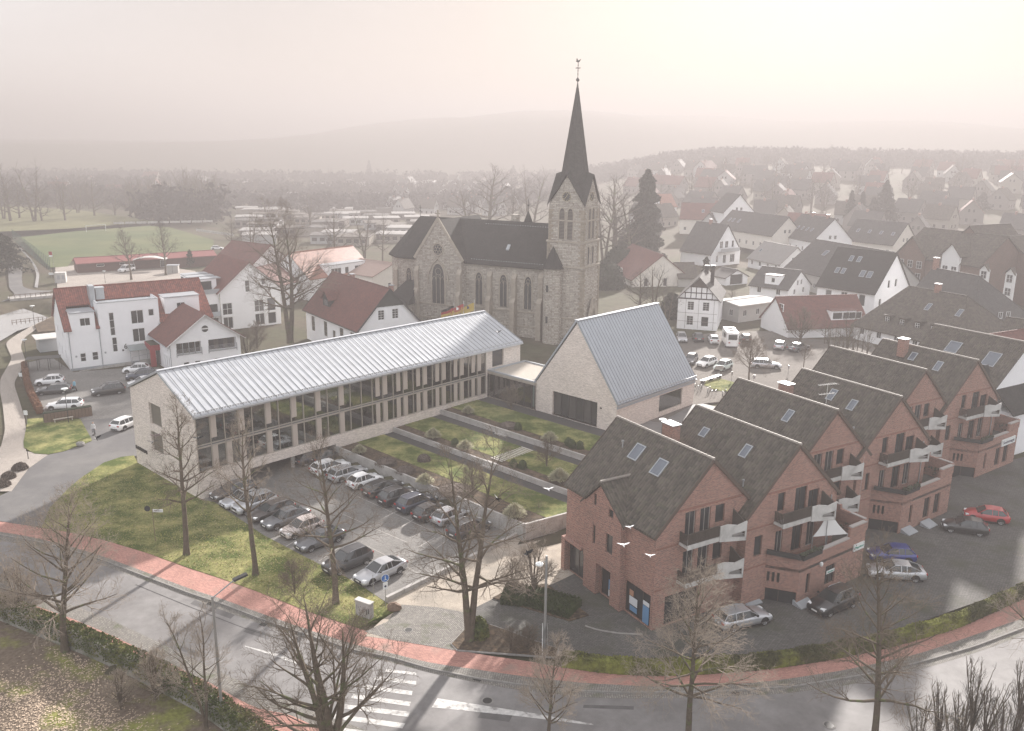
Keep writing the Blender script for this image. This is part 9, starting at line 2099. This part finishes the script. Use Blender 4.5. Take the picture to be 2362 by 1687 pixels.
# birds
def bird(label, K, a, b, D, s, col, roll, yaw, col2=None):
    r = Vector(ray(*px(K, a, b))); p = Vector((0, 0, HCAM)) + r * D; t = thing('bird', label, 'bird', p); t.rotation_euler = (roll, 0, yaw); t.scale = (s, s, s)
    m1 = MB(); m1.smooth = True; m1.lathe([(.01, -.5), (.05, -.4), (.06, -.34), (.1, -.2), (.13, 0), (.1, .2), (.05, .34), (.07, .5), (.02, .62)], 8); o = obj('body', m1, col, t); o.rotation_euler = (PI / 2, 0, 0)
    for sx in (-1, 1):
        m1 = MB(); m1.extr([(sx * .08, -.14, .04), (sx * .45, -.22, .22), (sx * .85, -.02, .30), (sx * 1.0, .16, .27), (sx * .7, .18, .24), (sx * .4, .16, .18), (sx * .08, .2, .04)][::sx], (0, 0, .015)); obj('wing', m1, col2 or col, t)
M_crow = mat('black feathers', (.015, .015, .016), .6); M_dove = mat('white feathers', (.78, .77, .76), .8); M_pig = mat('grey brown feathers', (.14, .11, .1), .8)
for q in [('white dove gliding highest before the nearest brick gable', K10, 482, 830, 42, .25, M_dove, .2, .3), ('white dove with spread wings left before the brick wall', K10, 442, 945, 36, .29, M_dove, .1, .1), ('white dove lowest before the brick wall', K10, 615, 1014, 40, .26, M_dove, .1, -.1), ('white bird above the lower garden path', K7, 1945, 940, 52, .36, M_dove, .1, .2),
          ('black crow diving over the pale cobbled path', K7, 1760, 1495, 38, .34, M_crow, 1.1, .9), ('dark bird with pale back over the lower garden lawn', K7, 1500, 1025, 36, .32, M_crow, .8, 2.2), ('dark winged bird over the driveway near the walking person', K1, 838, 1172, 38, .24, M_crow, 1.0, 1.2), ('dark bird before the lower gable window', K1, 1352, 1153, 44, .28, M_pig, .7, .4), ('small dark gliding bird below the gable window', K1, 1328, 1210, 44, .30, M_crow, .1, .1),
          ('dark bird at the corner of the library glazing', K1, 1728, 1175, 42, .28, M_crow, .5, .3), ('tiny dark bird over the far end of the library roof', K8, 375, 325, 80, .4, M_crow, .3, .6)]: bird(*q)
# people
def person(label, K, a, b, z, face, coat, legs, bag=False):
    p = g(K, a, b, z); t = thing('person', label, 'person', p, face)
    me = bpy.data.meshes.new('body'); vs = [(0, 0, .95), (0, 0, 1.15), (0, .01, 1.38), (0, 0, 1.50), (0, .01, 1.56), (0, .02, 1.66), (.09, 0, .9), (.10, .1, .5), (.10, .04, .08), (.10, .16, .04), (-.09, 0, .9), (-.10, -.08, .5), (-.10, -.2, .1), (-.10, -.08, .05), (.18, 0, 1.40), (.24, -.05, 1.12), (.25, .05, .88), (.26, .09, .80), (-.18, 0, 1.40), (-.24, .05, 1.12), (-.25, .16, .90), (-.26, .2, .82)]
    es = [(0, 1), (1, 2), (2, 3), (3, 4), (4, 5), (0, 6), (6, 7), (7, 8), (8, 9), (0, 10), (10, 11), (11, 12), (12, 13), (2, 14), (14, 15), (15, 16), (16, 17), (2, 18), (18, 19), (19, 20), (20, 21)]
    me.from_pydata(vs, es, []); o = link('body', me, t); o.modifiers.new('s', 'SKIN'); o.modifiers.new('u', 'SUBSURF').levels = 1
    rr = [.16, .15, .17, .07, .06, .10, .11, .075, .05, .04, .11, .075, .05, .04, .08, .06, .045, .04, .08, .06, .045, .04]
    for i, r_ in enumerate(rr): me.skin_vertices[0].data[i].radius = (r_, r_ * .85)
    me.skin_vertices[0].data[0].use_root = True; me.materials.append(coat)
    for s in (-1, 1):
        m1 = MB(); m1.smooth = True; k_ = (6, 7, 8) if s > 0 else (10, 11, 12); m1.tube([vs[k_[0]], vs[k_[1]], vs[k_[2]]], .125, 8, r2=.085); obj('trouser_leg', m1, legs, t); m1 = MB(); e_ = Vector(vs[k_[2]]); m1.box(e_.x - .05, e_.x + .05, e_.y - .06, e_.y + .2, max(0, e_.z - .1), e_.z + .02); obj('shoe', m1, M_dark, t)
    m1 = MB(); m1.smooth = True; m1.ball((0, .02, 1.66), .10, .115, .135, n=12); m1.ball((0, .13, 1.65), .018, .03, .025, n=6); hd = obj('head', m1, mat('skin', (.45, .28, .2), .6), t); m1 = MB(); m1.smooth = True; m1.ball((0, -.015, 1.70), .112, .125, .125, n=12); obj('hair', m1, mat('grey hair', (.25, .22, .2), .9), t)
    for s in (-1, 1): m1 = MB(); m1.ball((s * .26, .1 if s > 0 else .21, .78), .035, .04, .07, n=6); obj('hand', m1, MATS['skin'], t)
    if bag: m1 = MB(); m1.box(.25, .38, -.05, .3, .35, .68); m1.tube([(.3, .0, .68), (.28, .1, .82), (.3, .25, .68)], .012, 4); obj('handbag', m1, M_dark, t)
person('person in a light blue jacket with a dark bag beside the parked cars', K1, 655, 765, .02, R_(160), mat('light blue jacket', (.18, .36, .46), .9), M_dark, True)
person('person in a pale jacket walking along the driveway', K1, 820, 1148, .02, R_(200), mat('pale jacket', (.55, .55, .56), .9), mat('grey trousers', (.2, .2, .21), .9))
# sports ground pieces
p0, p1 = g(K13, 753, 892, .03), g(K13, 923, 880, .03); d = (p1 - p0); t = thing('football_goal', 'white football goal at the far end of the pitch', 'goal', p0, math.atan2(d.y, d.x)); m1 = MB(); L_ = d.length; m1.tube([(0, 0, 0), (0, 0, 2.6)], .09, 5); m1.tube([(L_, 0, 0), (L_, 0, 2.6)], .09, 5); m1.tube([(0, 0, 2.6), (L_, 0, 2.6)], .09, 5); obj('goal_frame', m1, M_signw, t); m1 = MB(); m1.tube([(0, 1.8, 0), (0, 0, 2.6)], .04, 4); m1.tube([(L_, 1.8, 0), (L_, 0, 2.6)], .04, 4); m1.tube([(0, 1.8, 0), (L_, 1.8, 0)], .04, 4); obj('net_support', m1, M_post, t)
fa, fb = g(K13, 115, 960, 0), g(K13, 440, 1235, 0); t = thing('ball_fence', 'tall green mesh fence along the left side of the pitch', 'fence', fa, angle_of(fa, fb)); L_ = (fb - fa).length; mg = mat('green fence steel', (.04, .10, .08), .6); m1 = MB(); m1.tube([(0, 0, 0), (0, 0, 4)], .07, 5); me_ = m1.mesh('fence_post', mg)
for k in range(26): link('fence_post', me_, t, (L_ * k / 25, 0, 0))
m1 = MB()
for z_ in [i * .33 for i in range(12)]: m1.bar((0, 0, z_ + .2), (L_, 0, z_ + .2), .03, .03)
obj('mesh_wires', m1, mg, t)['kind'] = 'stuff'
for K, a, b, c_, lb in ((K13, 990, 825, 9, 'white advertising boards behind the far touchline'), (K13, 1710, 885, 6, 'white low barrier at the right corner of the pitch')):
    t = thing('barrier', lb, 'barrier', g(K, a, b, 0), R_(20 if c_ == 9 else -40))
    for k in range(c_): m1 = MB(); m1.box(k * 4.6, k * 4.6 + 4.2, -.04, .04, .2, 1.1); obj('board', m1, M_balc, t)
t = thing('container', 'small white container beside the bridge', 'container', g(K13, 480, 1335, 0), R_(20)); m1 = MB(); m1.box(0, 2.6, 0, 2.4, 0, 2.6); obj('container_body', m1, M_balc, t); m1 = MB(); m1.box(.6, 1.3, -.04, 0, .9, 2.0); m1.box(1.7, 2.4, -.04, 0, .9, 2.0); obj('vent_panel', m1, M_greyf, t)
t = thing('kiosk', 'pale green kiosk beside the right clubhouse tree', 'kiosk', g(K13, 1455, 1250, .02), R_(10)); m1 = MB(); m1.box(0, 3, 0, 2.2, 0, 2.1); obj('wall', m1, M_wallg, t); m1 = MB(); m1.box(-.15, 3.15, -.15, 2.35, 2.1, 2.25); obj('flat_roof', m1, M_zincd, t); m1 = MB(); m1.box(1.5, 1.56, -.02, 0, .1, 2.0); obj('door_line', m1, M_dark, t)
t = thing('tent_roof', 'white curved canopy at the clubhouse terrace', 'canopy', g(K13, 1160, 1225, .02), R_(12)); m1 = MB(); n = 8
for k in range(n): a0, a1 = k / n, (k + 1) / n; f = lambda a: 2.9 + .7 * math.sin(a * PI); m1.hexa([(9 * a0, 0, f(a0)), (9 * a1, 0, f(a1)), (9 * a1, 4, f(a1)), (9 * a0, 4, f(a0)), (9 * a0, 0, f(a0) + .08), (9 * a1, 0, f(a1) + .08), (9 * a1, 4, f(a1) + .08), (9 * a0, 4, f(a0) + .08)])
obj('canopy_cloth', m1, M_balc, t); m1 = MB(); m1.tube([(.3, .2, 0), (.3, .2, 3.1)], .06, 5); m1.tube([(8.7, .2, 0), (8.7, .2, 3.1)], .06, 5); obj('pole', m1, M_post, t)
t = thing('flag', 'red and white club flag on a pole beside the bridge', 'flag', g(K13, 487, 1340, 0)); post(t, 8.5, .05); m1 = MB(); m1.box(-.9, -.05, -.02, .02, 7.4, 8.3); obj('flag_cloth', m1, MATS['red facade panel'], t); m1 = MB(); m1.box(-.9, -.05, -.025, .025, 7.0, 7.4); obj('flag_hem', m1, M_signw, t)
# bridge with culvert
ba, bb = g(K13, 85, 1475, .4), g(K13, 490, 1440, .4); d = bb - ba; t = thing('bridge', 'low concrete bridge with dark culvert over the pond', 'bridge', (ba.x, ba.y, 0), math.atan2(d.y, d.x)); L_ = d.length
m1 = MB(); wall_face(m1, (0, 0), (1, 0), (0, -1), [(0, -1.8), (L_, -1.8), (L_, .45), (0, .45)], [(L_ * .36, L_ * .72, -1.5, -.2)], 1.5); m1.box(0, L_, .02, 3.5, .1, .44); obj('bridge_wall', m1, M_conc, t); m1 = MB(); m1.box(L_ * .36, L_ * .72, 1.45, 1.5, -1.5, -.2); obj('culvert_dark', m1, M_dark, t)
m1 = MB(); m1.bar((0, 0, 1.3), (L_, 0, 1.3), .07, .1)
for k in range(10): m1.box(L_ * k / 9 - .05, L_ * k / 9 + .05, -.05, .05, .44, 1.3)
m1.bar((0, 0, .9), (L_, 0, .9), .05, .05); obj('railing', m1, M_wood, t)
ra, rb = g(K1, 108, 190, 0), g(K1, 410, 155, 0); d = rb - ra; t = thing('wooden_railing', 'rustic wooden railing beside the bright pond', 'railing', ra, math.atan2(d.y, d.x)); m1 = MB()
for z_ in (.5, .95): m1.bar((0, 0, z_), (d.length, 0, z_), .06, .08)
for k in range(9): m1.box(d.length * k / 8 - .05, d.length * k / 8 + .05, -.05, .05, 0, 1.05)
obj('rails', m1, M_wood, t)
# ------------------------------------------------------------------ winter haze
mb = MB(); mb.box(-3000, 3000, -150, 2900, -3.5, 122)
m_ = bpy.data.materials.new('haze'); m_.use_nodes = True; N = m_.node_tree.nodes; N.remove(N['Principled BSDF'])
pv = N.new('ShaderNodeVolumePrincipled'); pv.inputs['Color'].default_value = (0.325, 0.308, 0.308, 1)
pv.inputs['Density'].default_value = HAZE_DENSITY; pv.inputs['Anisotropy'].default_value = HAZE_G
m_.node_tree.links.new(pv.outputs[0], N['Material Output'].inputs['Volume'])
o = link('haze', mb.mesh('haze', m_, uv=False)); o['kind'] = 'stuff'
